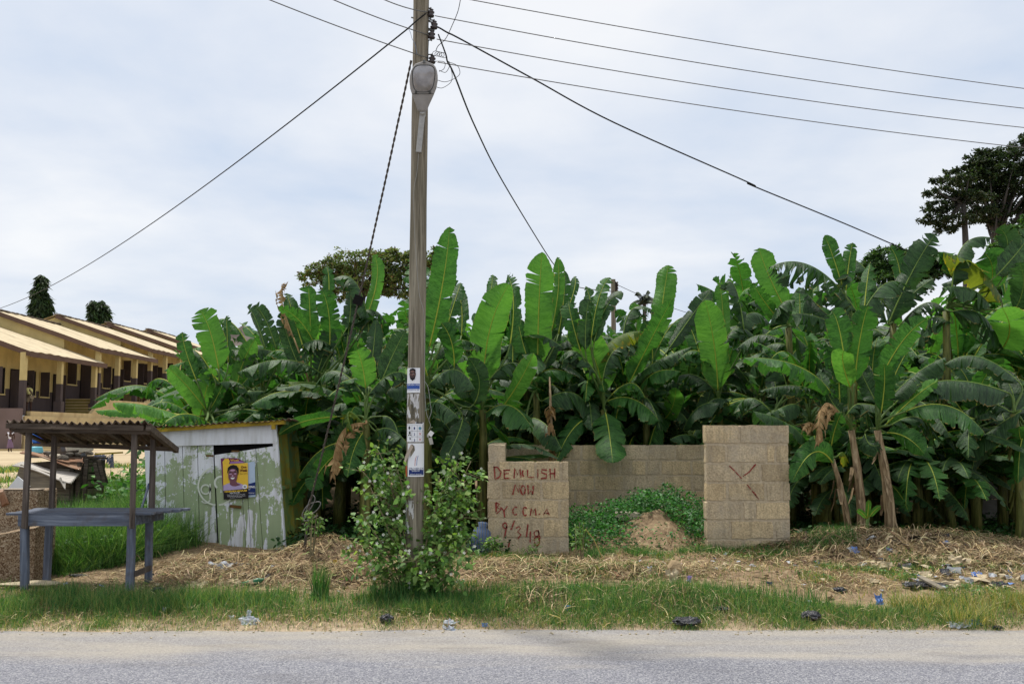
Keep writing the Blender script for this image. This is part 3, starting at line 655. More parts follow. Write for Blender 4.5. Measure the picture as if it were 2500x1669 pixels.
# back wall
YBK=16.0; O=P(1200,1086,YBK); 
w3=thing('block_wall','long shaded sandcrete block wall closing the back of the roofless enclosure','wall',(O.x,YBK,.2))
Lb_=P(1925,1086,YBK).x-O.x
blockwall(w3,O,(1,0,0),Lb_,6,.15,O.z,seed=21)
# low foundation strip in the opening
w4=thing('foundation_strip','low broken block footing almost lost in grass between the two walls','footing',(1.2,12.9,.1))
blockwall(w4,(P(1389,1345,YW).x+.01,YW,.175),(1,0,0),P(1719,1345,YW).x-P(1389,1345,YW).x-.03,1,.15,.2,seed=4)
# concrete panel fence, right
a=Mt('dark_concrete_panel',.95,.1); n=a.noise(2.5,6); a.col(a.ramp(n,[(.3,RGB(92,90,86)),(.7,RGB(132,130,122))])); a.bump(a.noise(6,6,a.mapped((.6,1,6))),.6,.02); PANEL=a.m
YFc=17.0
fx0=P(2322,1100,YFc).x; pf_=thing('concrete_panel_fence','shaded fence of stacked concrete panels behind the rightmost banana plants','fence',(fx0,YFc,.2))
zz=P(2400,1292,YFc).z; ph=(P(2400,1100,YFc).z-zz)/4.0
for sgm in range(4):
    xa=fx0+sgm*.85; 
    for k in range(4):
        mb=MB().box((xa+.42,YFc,zz+ph*(k+.5)-.15),(.78,.06,ph-.02),jit=.004); build('panel',mb,PANEL,pf_,bevel=.006)
    mb=MB().box((xa+.84,YFc-.03,zz+ph*2-.15),(.10,.14,ph*4.15)); build('post',mb,PANEL,pf_,bevel=.006)
# ---------------------------------------------------------------- utility pole with its fittings
YPL=10.1
a=Mt('old_pole_timber',.9,.2); v=a.mapped((14,14,.55)); n=a.noise(2.2,7,v,.62,.6); n2=a.noise(1.1,4,a.mapped((1,1,.25)))
c=a.ramp(n,[(.28,RGB(64,58,50)),(.48,RGB(120,112,98)),(.7,RGB(162,154,138))]); c=a.mix(a.ramp(n2,[(.4,0.0),(.75,.5)]),c,RGB(112,116,88))
fl=a.ramp(a.noise(3,4,a.mapped((18,18,.35)),.7),[(.60,0.0),(.66,.8)]); c=a.mix(fl,c,RGB(52,46,40)); a.col(c); a.bump(n,.6,.01); POLEM=a.m
def pc(py): return 1028-(py-30)*(18/1400.)
def pr(py): return (.0795+ .0125*min(1,max(0,(py+300)/1700)))
base=P(pc(1440),1440,YPL); base.z=G(base.x,YPL)-.05
up_=thing('utility_pole','tall weathered wooden utility pole with torn posters at eye level','pole',base)
mb=MB(); pys=[1470]+list(range(1400,-700,-100)); pts=[]; rr_=[]
for k,py in enumerate(pys):
    q=P(pc(py),py,YPL); pts.append(q); rr_.append(pr(py)*(1+.02*math.sin(k*1.7)))
pts[0].z=base.z; mb.tube(pts,rr_,20); build('pole_shaft',mb,POLEM,up_,smooth=True)
def polept(py,ang,dr=0.0):
    """ang in degrees: 0 faces the camera, positive to the right"""
    q=P(pc(py),py,YPL); r_=pr(py)+dr; return q+Vector((math.sin(R(ang))*r_,-math.cos(R(ang))*r_,0))
def polefn(dr): return lambda x,y: polept(y,math.degrees(math.asin(max(-.99,min(.99,(x-pc(y))/(pr(y)*PPM(YPL)))))),dr)
def pole_sheet(name,label,x0,x1,y0,y1,mat,dr=.003,mask=None,nu=10,nv=12):
    mb=MB(); fn=polefn(dr); mb.grid(lambda i,j: fn(x0+(x1-x0)*i,y1+(y0-y1)*j),nu,nv)
    if mask: mb.f=[f for f in mb.f if mask(sum((mb.v[i][0]) for i in f)/4,sum((mb.v[i][2]) for i in f)/4)]
    mb.mi=[0]*len(mb.f)
    o=build(name,mb,mat,loc=polept((y0+y1)/2,0,dr)); tag(o,label,'poster'); return o
def wrap_poly(name,parent,polys,mat,dr):
    mb=MB(); fn=polefn(dr)
    for p_ in polys: add_poly(mb,p_,fn)
    return build(name,mb,mat,parent)
def tiles(x0,x1,y0,y1,n=8): return [[(x0+(x1-x0)*i/n,y0),(x0+(x1-x0)*(i+1)/n,y0),(x0+(x1-x0)*(i+1)/n,y1),(x0+(x1-x0)*i/n,y1)] for i in range(n)]
PSK=flat('poster_face_skin',RGB(74,56,52)); PSK2=flat('poster_face_light',RGB(128,98,90))
A=pole_sheet('poster','uppermost white and blue poster on the pole with a bearded man\'s face',994.5,1027,899,959,WHITE)
wrap_poly('blue_band',A,tiles(994.5,1026,937,950),BLU,.0045); 
wrap_poly('face',A,[ellipse(1010,914,7.5,11,16)],PSK,.008); wrap_poly('beard',A,[[(1003,918),(1005,926),(1010,930),(1015,926),(1017,918),(1013,923),(1007,923)],[(1002.5,908),(1004,902),(1010,899.8),(1016,902),(1017.5,908),(1010,904)]],BLK,.0092)
wrap_poly('face_highlight',A,[ellipse(1010,908,4,2,10),ellipse(1010,915,1.8,3,10),ellipse(1006,915,1.6,1.4,8),ellipse(1014,915,1.6,1.4,8)],PSK2,.0098)
mb=MB(); add_text(mb,'K. AMPONSAH - EWUSI',polefn(.0062),995.5,941.5,1025,938.2,0,.01); build('lettering',mb,WHITE,A)
mb=MB(); add_text(mb,'VICE PRESIDENTIAL 2018',polefn(.0052),996,953.8,1024,951.4,0,.0); build('small_lettering',mb,BLU,A)
# torn remains: procedural holes
TORN=Mt('torn_paper',.8,.2); v=TORN.mapped((9,9,2.2)); n=TORN.noise(3.2,6,v,.65,.3); TORN.col(TORN.ramp(TORN.noise(9,5),[(.3,RGB(170,168,166)),(.7,RGB(214,214,214))])); TORN.L(TORN.ramp(n,[(.50,1.0),(.52,0.0)]),TORN.b.inputs['Alpha']); TORN=TORN.m
Bp=pole_sheet('torn_poster','streaky torn white remains of paper between the two upper posters on the pole',993,1025,962,1020,TORN)
Cp=pole_sheet('poster','dog-eared ballot guide poster on the pole numbered 1 2 3 with red crosses',996,1034,1034,1078,WHITE,.004)
wrap_poly('flap',Cp,[[(996,1034),(1003,1030),(1012,1024),(1016,1028),(1016,1034)]],flat('paper_back',RGB(178,164,150)),.008)
wrap_poly('header_strip',Cp,[[(1016,1034),(1016,1029),(1034,1031),(1034,1034)]],WHITE,.005)
mb=MB(); 
for i,yy in enumerate((1041,1055.5,1070)):
    add_text(mb,'123'[i],polefn(.0058),1012.5,yy+7,1015.5,yy+1,0,.03)
add_text(mb,'BALLOT GUIDE',polefn(.0058),1017,1033,1032,1030.3,0,.0); build('numbers',mb,NAVY,Cp)
wrap_poly('grid_line',Cp,[t for y in (1037.5,1051.5,1065) for t in tiles(997,1033,y,y+.7,6)]+[[(x,1037),(x+.6,1037),(x+.6,1077),(x,1077)] for x in (1008,1020,1032)],GREY,.0052)
wrap_poly('silhouette',Cp,[ellipse(1002,1044,2.2,4,10),ellipse(1003,1056,2.4,3.2,10),[(998.5,1063),(1000,1060),(1006,1060),(1007.5,1063)],ellipse(1004,1070,1.5,3,8)],BLK,.0058)
mb=MB(); fn=polefn(.006)
for yy in (1058.5,1072):
    for s_ in (-1,1):
        p0=(1024,yy-3.2*s_);p1=(1029,yy+3.2*s_); add_poly(mb,[(p0[0]-.5,p0[1]),(p0[0]+.5,p0[1]),(p1[0]+.5,p1[1]),(p1[0]-.5,p1[1])],fn)
build('red_cross',mb,RED,Cp)
wrap_poly('round_mark',Cp,[ellipse(1026.5,1045,3.2,4,12)],flat('teal_print',RGB(96,140,160)),.006)
Dp=pole_sheet('poster','lowest poster on the pole with a torn hole and ALFRED KING on navy',998,1034.5,1081,1162,WHITE,.004)
wrap_poly('navy_band',Dp,tiles(1001,1033.5,1140,1158.5),NAVY,.0052)
mb=MB(); add_text(mb,'ALFRED KING',polefn(.0068),1001.5,1145.5,1032.5,1139.5,0,.04); add_text(mb,'GHARTEY',polefn(.0068),1008,1149.5,1026,1146.6,0,.01); add_text(mb,'DISTRICT SECRETARY',polefn(.0068),1004,1157.5,1031,1155,0,.0); build('lettering',mb,WHITE,Dp)
wrap_poly('curled_flap',Dp,[[(991,1124),(997,1108),(1008,1083),(1012,1090),(1003,1112),(996,1128)]],MATS['paper_back'],.022)
wrap_poly('torn_hole',Dp,[[(1008,1083),(1014,1088),(1015,1098),(1010,1107),(1004,1116),(1006,1098)]],POLEM,.0056)
wrap_poly('stripe',Dp,[[(1014.5,1136),(1015.3,1122),(1018,1112),(1018.8,1112),(1016.3,1123),(1015.6,1136)]],RED,.0056); wrap_poly('stripe',Dp,[[(1018.5,1135),(1019.3,1121),(1022,1111),(1022.8,1111),(1020.3,1122),(1019.6,1135)]],BLU,.0056)
Ep=pole_sheet('torn_poster','old flaking white paper low on the pole just above the bush',990,1012,1220,1300,TORN,.003)
Fp=pole_sheet('torn_poster','scrap of red and orange printed paper curling off the pole\'s left edge',986.5,997,1136,1162,flat('orange_print',RGB(168,84,48)),.006,nu=3)
# insulators
CER=plain('brown_glazed_ceramic',RGB(46,38,40),.3,.2,5,spec=.6); IRON=plain('galvanised_iron',RGB(96,98,98),.6,.25,20)
INS=[]
for x_,y_ in ((1052,33),(1060,62),(1054,86),(1055,146)):
    q=P(x_,y_,YPL-.02)
    it=thing('insulator',{33:'topmost brown spool insulator on the pole',62:'small brown insulator set furthest right from the pole',86:'brown spool insulator third from the top of the pole',146:'brown spool insulator just above the street lamp'}[y_],'insulator',q,'insulators on the pole')
    b_=MB().lathe([(.012,-.042),(.036,-.036),(.04,-.02),(.020,-.008),(.036,.006),(.036,.018),(.018,.028),(.024,.042)],q,(.12,0,1),16); build('spool',b_,CER,it,smooth=True)
    t_=MB().tube([q+Vector((0,0,-.065)),q+Vector((0,0,.065))],.006); t_.beam(q+Vector((0,0,.055)),P(pc(y_),y_,YPL)+Vector((.05,0,.055)),.02,.006); t_.beam(q+Vector((0,0,-.055)),P(pc(y_),y_,YPL)+Vector((.05,0,-.055)),.02,.006); build('bracket',t_,IRON,it); INS.append(q)
mb=MB().tube([P(1004,43,YPL),P(1060,56,YPL)],.008); build('bolt',mb,IRON,up_)
mb=MB().tube([P(1030,66,YPL-.0),P(1058,73,YPL)],.008); build('bolt',mb,IRON,up_)
# wires
WIRE=plain('aluminium_conductor',RGB(104,104,104),.6,.2,30); CABLE=plain('black_cable',RGB(20,21,23),.6,.2,30); 
def sagline(a_,b_,sag,n=24,wob=0): 
    return [a_.lerp(b_,i/n)+Vector((0,0,-4*sag*(i/n)*(1-i/n)+(random.uniform(-wob,wob) if 0<i<n else 0))) for i in range(n+1)]
def wire(name,label,cat,pts,r,m,group=None):
    o=build(name,MB().tube(pts,r,5),m,loc=pts[0],smooth=True); return tag(o,label,cat,group)
RY=[14.0,12.0,12.0,12.0]
def ext(a_,b_,k): return a_+(b_-a_)*k
G1='bare overhead conductors'
nm=['topmost','second highest','third highest','lowest']
for i,((xa,ya,Ya),(xb,yb,Yb),sg) in enumerate([((1155,0,10.3),(2500,211,12.4),.05),((1062,39,YPL),(2500,257,12.2),.07),((1066,96,YPL),(2500,304,12.2),.07),((1068,152,YPL),(2500,354,12.2),.06)]):
    a_=P(xa,ya,Ya); b_=P(xb,yb,Yb); b2=ext(a_,b_,1.15)
    if i==0: a_=ext(b_,a_,1.02)
    wire('overhead_wire',nm[i]+' of the four bare wires running from the pole to the right','wire',sagline(a_,b2,sg*1.3),.0055,WIRE,G1)
for i,((xa,ya),(xb,yb)) in enumerate([((1046,30),(955,0)),((1048,86),(830,0)),((1048,143),(675,0))]):
    a_=P(xa,ya,YPL-.03); b_=P(xb,yb,9.3-.1*i); b2=ext(a_,b_,1.5)
    wire('overhead_wire',['short bare wire at the pole top running up to the left','middle of the three bare wires climbing to the left','lowest of the three bare wires climbing to the left'][i],'wire',sagline(a_,b2,.03),.0055,WIRE,G1)
def multi(pxs): return [P(x,y,Y) for x,y,Y in pxs]
def smooth_pts(pts,n=6):
    out=[]
    for i in range(len(pts)-1):
        p0=pts[max(i-1,0)];p1=pts[i];p2=pts[i+1];p3=pts[min(i+2,len(pts)-1)]
        for k in range(n):
            t=k/n; out.append(.5*((2*p1)+(-p0+p2)*t+(2*p0-5*p1+4*p2-p3)*t*t+(-p0+3*p1-3*p2+p3)*t**3))
    return out+[pts[-1]]
# thick black service cables
a_=multi([(1040,33,YPL-.1),(1018,50,YPL-.11),(996,70,YPL-.1)]); wire('service_cable','thick black cable running from the pole down to the left over the school','cable',smooth_pts(a_)[:-1]+sagline(P(996,70,YPL-.1),P(-60,768,34),.55,40),.0085,CABLE)
pts=smooth_pts(multi([(1058,62,YPL),(1075,70,YPL),(1092,80,10.15),(1128,98,10.3),(1300,192,10.9),(1500,300,11.6),(1828,446,13.0),(1836,453,13.05),(2060,545,14.2),(2215,612,15.2)]),8)
wire('service_cable','thick black cable running from the pole down to the right into the banana leaves','cable',pts,.0095,CABLE)
pts=smooth_pts(multi([(1070,84,YPL),(1088,132,YPL),(1093,152,YPL+.1),(1110,186,10.5),(1160,310,13),(1230,448,17),(1336,622,24),(1362,655,27),(1400,693,33),(1428,704,36),(1500,712,42)]),8)
wire('service_cable','black cable dropping steeply from the pole to the distant pole behind the grove','cable',pts,[.0075+.009*i/len(pts) for i in range(len(pts))],CABLE)
pts=smooth_pts(multi([(1124,0,9.9),(1118,28,10),(1105,60,YPL),(1088,95,YPL),(1070,112,YPL),(1064,125,YPL)]),6); pts=[ext(pts[1],pts[0],6)]+pts
wire('drop_wire','thin black wire hanging in a curve from above to the lamp\'s insulator','wire',pts,.004,CABLE)
pts=[]
for i in range(90):
    t=i/89; an=t*2*math.pi*4.5; pts.append(P(1060+t*26+math.cos(an)*7,130+t*6+math.sin(an)*6,YPL-.05+.03*math.sin(an*1.3)))
wire('coiled_wire','springy coil of thin black wire beside the insulator above the lamp','wire',pts,.0028,CABLE)
for k,pp_ in enumerate(([(1060,150),(1085,152),(1084,168),(1072,175)],[(1072,172),(1088,177),(1098,160),(1095,150)],[(1068,196),(1090,200),(1120,185),(1121,168),(1112,158),(1095,152)],[(1066,213),(1080,215),(1100,202),(1104,185),(1100,165),(1096,150)])):
    wire('jumper_wire',['short black jumper wire right beside the lowest insulator','small black loop of wire hooked under the lowest bare wire','widest black wire loop hanging right of the lamp','lowest black wire loop reaching under the lamp'][k],'wire',smooth_pts([P(x,y,YPL-.08) for x,y in pp_],6),.0032,CABLE,'wire loops beside the lamp')
pts=smooth_pts([P(x,y,YPL-.1) for x,y in ((997,71),(1002,80),(1006,95),(1013,108),(1018,132))],5); wire('jumper_wire','thin bluish wire trailing down the pole\'s face at its top','wire',pts,.0025,plain('blue_wire',RGB(110,130,160),.5,.1,5))
pts=smooth_pts([P(x,y,YPL-.12) for x,y in ((1046,98),(1045,120),(1044,150),(1035,160))],5); wire('jumper_wire','black wire running down the pole behind the lamp head','wire',pts,.005,CABLE)
pts=smooth_pts([P(x,y,YPL-.10) for x,y in ((1022,375),(1018,420),(1010,470),(1012,560),(1017,640),(1024,720),(1034,760),(1037,830),(1036,920),(1040,1000),(1046,1022))],5); wire('loose_wire','pale thin wire stapled crookedly down the pole\'s face','wire',pts,.0022,plain('grey_wire',RGB(150,150,148),.6,.1,5))
# torn electrical junk hanging
jw=thing('hanging_switch','broken white switch box dangling on a wire beside the pole','switch',P(1050,1060,YPL-.05))
pts=smooth_pts([P(x,y,YPL-.1) for x,y in ((1036,930),(1045,945),(1050,980),(1053,1005),(1047,1024),(1051,1038),(1046,1050))],5); build('wire',MB().tube(pts,.0024,5),MATS['grey_wire'],jw,smooth=True)
mb=MB(); mb.box(P(1052,1058,YPL-.1),(.045,.012,.05),Matrix.Rotation(R(35),3,'Y')); build('cover',mb,flat('white_plastic',RGB(212,212,210)),jw)
mb=MB(); mb.box(P(1052,1076,YPL-.1),(.035,.02,.07),Matrix.Rotation(R(-14),3,'Y')); mb.box(P(1045,1063,YPL-.09),(.02,.02,.03)); build('box',mb,flat('dirty_plastic',RGB(160,158,150)),jw)
# street lamp
PA=P(1029,285,YPL-.10); PN=P(1031,272,YPL-.14); PH=P(1036,149,9.72)
sl_=thing('street_lamp','grey oval street lamp head fixed high on the wooden pole','lamp',PA)
ax=(PH-PN); LL=ax.length; ax.normalize(); ux=Vector((1,0,0)); nm_=ux.cross(ax).normalized()   # nm_ points to the back and up
if nm_.y<0: nm_=-nm_
outl=[(0,.046),(.10,.062),(.30,.105),(.45,.132),(.60,.143),(.74,.140),(.86,.122),(.95,.085),(1,.0)]
def lampf(t,s_,h): # t along, s_ sideways (-1..1), h depth
    wv_=np.interp(t,[o_[0] for o_ in outl],[o_[1] for o_ in outl]); return PN+ax*LL*t+ux*s_*wv_+nm_*h
HOUS=plain('grey_cast_housing',RGB(150,148,146),.55,.1,12,.05)
mb=MB(); ts=[0,.05,.15,.3,.45,.6,.7,.8,.88,.94,.98,1.0]; ring=[]
prof=[(-1,0),(-1.0,.02),(-.85,.06),(-.5,.095),(0,.11),(.5,.095),(.85,.06),(1.0,.02),(1,0),(.9,-.012),(0,-.014),(-.9,-.012)]
for t in ts:
    k=min(1,(1-t)*6+.05)
    for s_,h in prof: mb.v.append(tuple(lampf(t,s_,h*(k if h>0 else 1)*(.6+.4*min(1,t*3)))))
n_=len(prof)
for i in range(len(ts)-1):
    for j in range(n_): mb.f.append((i*n_+j,(i+1)*n_+j,(i+1)*n_+(j+1)%n_,i*n_+(j+1)%n_))
mb.f.append(tuple(range(n_))); mb.mi=[0]*len(mb.f); build('housing',mb,HOUS,sl_,smooth=True)
LENS=Mt('clouded_lens',.25,.6); LENS.col(LENS.ramp(LENS.noise(9,4),[(.3,RGB(128,126,128)),(.7,RGB(168,168,172))])); LENS=LENS.m
def lensf(i,j):
    a_=2*math.pi*i; r_=j; ca,sa=math.cos(a_),math.sin(a_); e_=.62; ca=math.copysign(abs(ca)**e_,ca); sa=math.copysign(abs(sa)**e_,sa)
    return PN+ax*LL*(.655+.262*r_*sa)+ux*(.108*r_*ca*(1+.10*sa))-nm_*(.014+.055*(1-r_**3))
build('lens',MB().grid(lensf,36,8),LENS,sl_,smooth=True)
ringp=[]; 
for i in range(41):
    p=lensf(i/40,1.02); ringp.append(p)
build('gasket',MB().tube(ringp,.006,5,cap=False),plain('dark_gasket',RGB(70,72,70),.7,.1),sl_,smooth=True)
mb=MB(); mb.beam(lampf(.355,-.95,-.018),lampf(.355,.95,-.018),.004,.004,mi=0); 
for s_ in (-.6,.6): mb.box(lampf(.385,s_,-.02),(.02,.012,.02))
build('latch',mb,MATS['dark_gasket'],sl_)
mb=MB().box(lampf(.985,0,-.01),(.025,.03,.03)); build('clip',mb,IRON,sl_)
mb=MB().beam(PN+Vector((0,.05,.02)),P(1022,372,YPL-.105),.055,.03); mb.tube([PN,PN+Vector((0,.1,-.02))],.03,8); build('arm',mb,plain('pale_metal_arm',RGB(158,158,156),.6,.15,20),sl_,bevel=.004)
# guy rope
RP=plain('frayed_rope',RGB(84,78,72),.9,.3,60,.3)
gr=thing('guy_rope','twisted frayed stay rope running from the pole to the ground behind the straw heap','rope',P(742,1345,11.7))
A0=P(1004,148,YPL-.02); A1=P(747,1265,11.6); 
def twist(a_,b_,n,r_,tw):
    o=[[],[]]; d=(b_-a_).normalized(); u=d.orthogonal().normalized(); v=d.cross(u)
    for i in range(n+1):
        t=i/n; p=a_.lerp(b_,t)+Vector((0,0,-.12*4*t*(1-t)))
        for k in (0,1): o[k].append(p+(u*math.cos(t*tw+k*math.pi)+v*math.sin(t*tw+k*math.pi))*r_)
    return o
for s_ in twist(A0,A1,260,.0065,260): build('strand',MB().tube(s_,.007,5),RP,gr,smooth=True)
mb=MB().box(A0.lerp(A1,.475)+Vector((0,0,-.12)),(.10,.07,.10),Matrix.Rotation(R(20),3,'Y')); build('wooden_block',mb,BLACK,gr)
rd_=[]
for i in range(30):
    t=i/29; rd_.append(P(745+12*math.sin(t*9)+t*10-20*(t>.6)*math.sin(t*6),1215+50*t+18*math.sin(t*14),11.6+.05*math.cos(t*9)))
build('loop_end',MB().tube(smooth_pts([P(x,y,11.6) for x,y in ((742,1262),(758,1215),(764,1208),(768,1222),(744,1262),(738,1255),(752,1232),(778,1224),(782,1232),(770,1248),(745,1262),(742,1270),(756,1268),(776,1258))],5),.006,6),plain('steel_loop',RGB(120,118,116),.5,.2),gr,smooth=True)
build('stake',MB().tube([P(752,1270,11.6),P(742,1352,11.6)],.016,8),RP,gr,smooth=True)
build('wood_strip',MB().beam(P(738,1278,11.58),P(778,1288,11.5),.03,.012),GREYWOODX,gr)
# ---------------------------------------------------------------- banana grove
def bleaf(name,mature,pale,trans,tf,rough,extra=None):
    a=Mt(name,rough,.32 if 'mature' in name else .26,coord='UV'); sp=nn(a.nt,'ShaderNodeSeparateXYZ'); a.L(a.co,sp.inputs[0]); oi=a.rnd()
    u=sp.outputs[0]; v=sp.outputs[1]
    vec=nn(a.nt,'ShaderNodeCombineXYZ'); a.L(a.math('MULTIPLY',u,1.0),vec.inputs[0]); a.L(a.math('MULTIPLY',v,.04),vec.inputs[1]); a.L(a.math('MULTIPLY',oi,9.0),vec.inputs[2])
    fine=a.noise(110,2,vec.outputs[0],.5); mid=a.noise(22,5,vec.outputs[0],.7)
    c=a.mix(a.ramp(a.math('ADD',a.math('MULTIPLY',fine,.45),a.math('MULTIPLY',mid,.55)),[(.41,0.0),(.57,1.0)]),mature,pale)
    c=a.mix(a.math('MULTIPLY',oi,.55),c,mature)
    av=a.math('ABSOLUTE',v)
    # dry edges and spots
    cv=nn(a.nt,'ShaderNodeCombineXYZ'); a.L(u,cv.inputs[0]); a.L(a.math('MULTIPLY',v,.3),cv.inputs[1]); a.L(a.math('MULTIPLY',oi,31.0),cv.inputs[2])
    en=a.noise(9,5,cv.outputs[0],.65)
    ed=a.ramp(a.math('ADD',a.math('MULTIPLY',a.math('POWER',av,6.0),.42),a.math('MULTIPLY',en,.62)),[(.70,0.0),(.76,1.0)])
    if extra is None: c=a.mix(ed,c,a.ramp(fine,[(.3,RGB(120,92,48)),(.7,RGB(182,160,88))]))
    if extra: c=extra(a,c,u,av,en,fine,mid)
    a.col(c); a.bump(a.math('ADD',a.math('MULTIPLY',fine,.5),a.math('MULTIPLY',mid,.9)),.8,.02)
    tcol=a.mix(.5,trans,a.mix(1.0,c,(1.9,2.0,1.3,1),'MULTIPLY')); a.translucent(tcol,tf)
    return a.m
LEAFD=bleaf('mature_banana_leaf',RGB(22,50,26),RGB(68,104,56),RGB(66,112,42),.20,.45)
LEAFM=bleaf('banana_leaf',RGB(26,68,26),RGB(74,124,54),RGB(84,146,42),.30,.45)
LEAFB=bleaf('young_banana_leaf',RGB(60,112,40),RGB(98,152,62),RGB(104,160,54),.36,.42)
def ex_y(a,c,u,av,en,fine,mid): return a.mix(a.ramp(a.math('ADD',en,a.math('MULTIPLY',av,.22)),[(.70,0.0),(.80,1.0)]),c,a.ramp(mid,[(.35,RGB(196,160,30)),(.65,RGB(120,120,34))]))
LEAFY=bleaf('yellowing_banana_leaf',RGB(60,92,34),RGB(96,120,44),RGB(170,170,40),.4,.5,ex_y)
def ex_d(a,c,u,av,en,fine,mid): return a.ramp(a.math('ADD',a.math('MULTIPLY',mid,.6),a.math('MULTIPLY',en,.4)),[(.3,RGB(86,66,44)),(.5,RGB(148,120,82)),(.7,RGB(200,176,130))])
LEAFX=bleaf('dead_banana_leaf',RGB(120,90,56),RGB(170,140,96),RGB(150,120,80),.15,.85,ex_d)
PETI=plain('leaf_stalk',RGB(84,108,52),.55,.2,14); RIBY=plain('yellow_midrib',RGB(158,170,62),.5,.12,14); RIB=plain('banana_midrib',RGB(112,138,62),.5,.15,14)
STEM=Mt('banana_stem',.7,.3); v=STEM.mapped((7,7,.8)); n=STEM.noise(3,6,v,.65,.5); STEM.col(STEM.ramp(n,[(.25,RGB(48,34,22)),(.42,RGB(98,80,58)),(.55,RGB(146,126,96)),(.72,RGB(190,172,142))])); STEM.bump(n,.7,.02); STEM=STEM.m
STEMG=Mt('green_banana_stem',.6,.3); v=STEMG.mapped((7,7,.8)); n=STEMG.noise(3,6,v,.65,.5); STEMG.col(STEMG.ramp(n,[(.3,RGB(44,40,22)),(.5,RGB(92,98,44)),(.7,RGB(132,124,72))])); STEMG.bump(n,.5,.02); STEMG=STEMG.m
CAMV=Vector((0,0,CAMZ))
def leaf_mb(Mp,Sd,Nm,hw,rng,fold=35,lift=8,torn=.5,gap=.5,droop=.0,K=4,v0=0):
    """banana blade: midrib points, side vectors, normals, half widths; the halves fold away from the normal"""
    n=len(Mp); V=[];F=[];UV=[]
    arcl=[0.0]
    for i in range(1,n): arcl.append(arcl[-1]+(Mp[i]-Mp[i-1]).length)
    tot=arcl[-1]; down=Vector((0,0,-1))
    for side in (-1,1):
        i0=0
        while i0<n-1:
            mean_=1.6+(1-torn)*n*.26; ln=max(2,int(rng.gammavariate(2.2,mean_/2.2)+1.0)); 
            i1=min(n-1,i0+ln)
            if n-1-i1<2: i1=n-1
            fj=fold+rng.gauss(0,7+16*torn); curl=rng.gauss(0,.35*torn); dj=droop*rng.uniform(.4,1.5); gp=gap*rng.uniform(.1,1)*torn; mid=(i0+i1)/2
            wj=1-abs(rng.gauss(0,.13*torn)); sway=rng.gauss(0,.22*torn)
            o=len(V)
            for i in range(i0,i1+1):
                p=Mp[i].copy(); T=(Mp[min(i+1,n-1)]-Mp[max(i-1,0)]).normalized(); N=Nm[i]; Sx=Sd[i]*side
                V.append(p.copy()); UV.append((arcl[i],0.0)); h=hw[i]*wj/K
                wav=math.sin(arcl[i]*11+side)*.10
                for k in range(1,K+1):
                    s_=k/K; ang=R(-lift+ (fj+lift)*min(1,s_*1.5))+curl*s_+wav
                    d=Sx*math.cos(ang)-N*math.sin(ang)
                    d=(d+down*dj*s_).normalized()
                    p=p+d*h+T*h*(.30+sway*s_)+N*(.007*math.sin(arcl[i]*115+side+k*.3)*s_/K*2)
                    if gp>0:
                        pull=(mid-i)/(i1-i0+1e-6)*gp*(.065+.08*torn)*s_*s_
                        p=p+T*pull
                    if k==K and torn>.25: p=p+d*rng.uniform(-.06,.05)*hw[i]
                    V.append(p.copy()); UV.append((arcl[i],side*s_))
            m_=i1-i0+1; w_=K+1
            for i in range(m_-1):
                for k in range(K):
                    a_=o+i*w_+k; q=(a_,a_+1,a_+w_+1,a_+w_)
                    F.append(q if side>0 else q[::-1])
            i0=i1
    return V,F,UV,tot
def bez(p0,p1,p2,n):
    """curve through p0, p1 (half way), p2"""
    c=p1*2-(p0+p2)*.5
    return [p0*(1-t)**2+c*2*t*(1-t)+p2*t*t for t in [i/n for i in range(n+1)]]
def wprof(t,kind=0):
    a_=min(1,(t/.13))**.55 if t>0 else 0; b_=max(0,(1-t)/.26); b_=min(1,b_)**.58
    return max(.03,a_*b_*(1-.10*abs(t-.45)))
def leaf_obj(name,parent,Mp,Sd,Nm,hwm,mat,rng,petiole=None,label=None,n=None,trunc=1.0,**kw):
    n=len(Mp); hw=[hwm*wprof(i/(n-1)*trunc) for i in range(n)]
    V,F,UV,tot=leaf_mb(Mp,Sd,Nm,hw,rng,**kw)
    me=bpy.data.meshes.new(name); base=wloc(parent) if parent is not None else Vector((0,0,0))
    mb=MB(); r0=.007+.004*tot
    pts=[p-nm*.002 for p,nm in zip(Mp,Nm)][::2]+[Mp[-1]]
    mb.tube(pts,[max(.0025,r0*(1-.85*i/(len(pts)-1))) for i in range(len(pts))],5)
    if petiole: 
        pp_=petiole; nf0=len(mb.f); mb.tube(pp_,[r0*(1.9-.9*i/(len(pp_)-1)) for i in range(len(pp_))],6); mb.mi[nf0:]=[1]*(len(mb.f)-nf0)
    nv=len(V); allv=[tuple(p-base) for p in V]+[tuple(Vector(p)-base) for p in mb.v]; allf=F+[tuple(i+nv for i in f) for f in mb.f]
    me.from_pydata(allv,[],allf); me.materials.append(mat); me.materials.append(LEAFX if mat is LEAFX else RIBY if mat in (LEAFB,LEAFM) else RIB); me.materials.append(LEAFX if mat is LEAFX else PETI)
    mi=[0]*len(F)+[1+q_ for q_ in mb.mi]; me.polygons.foreach_set('material_index',mi); me.polygons.foreach_set('use_smooth',[True]*len(mi))
    ul=me.uv_layers.new(name='UVMap'); uvs=UV+[(0,0)]*len(mb.v); buf=[]
    for p in me.polygons:
        for vi in p.vertices: buf+=uvs[vi]
    ul.data.foreach_set('uv',buf); me.update()
    o=bpy.data.objects.new(name,me); link(o,parent)
    if label: o['label']=label
    return o
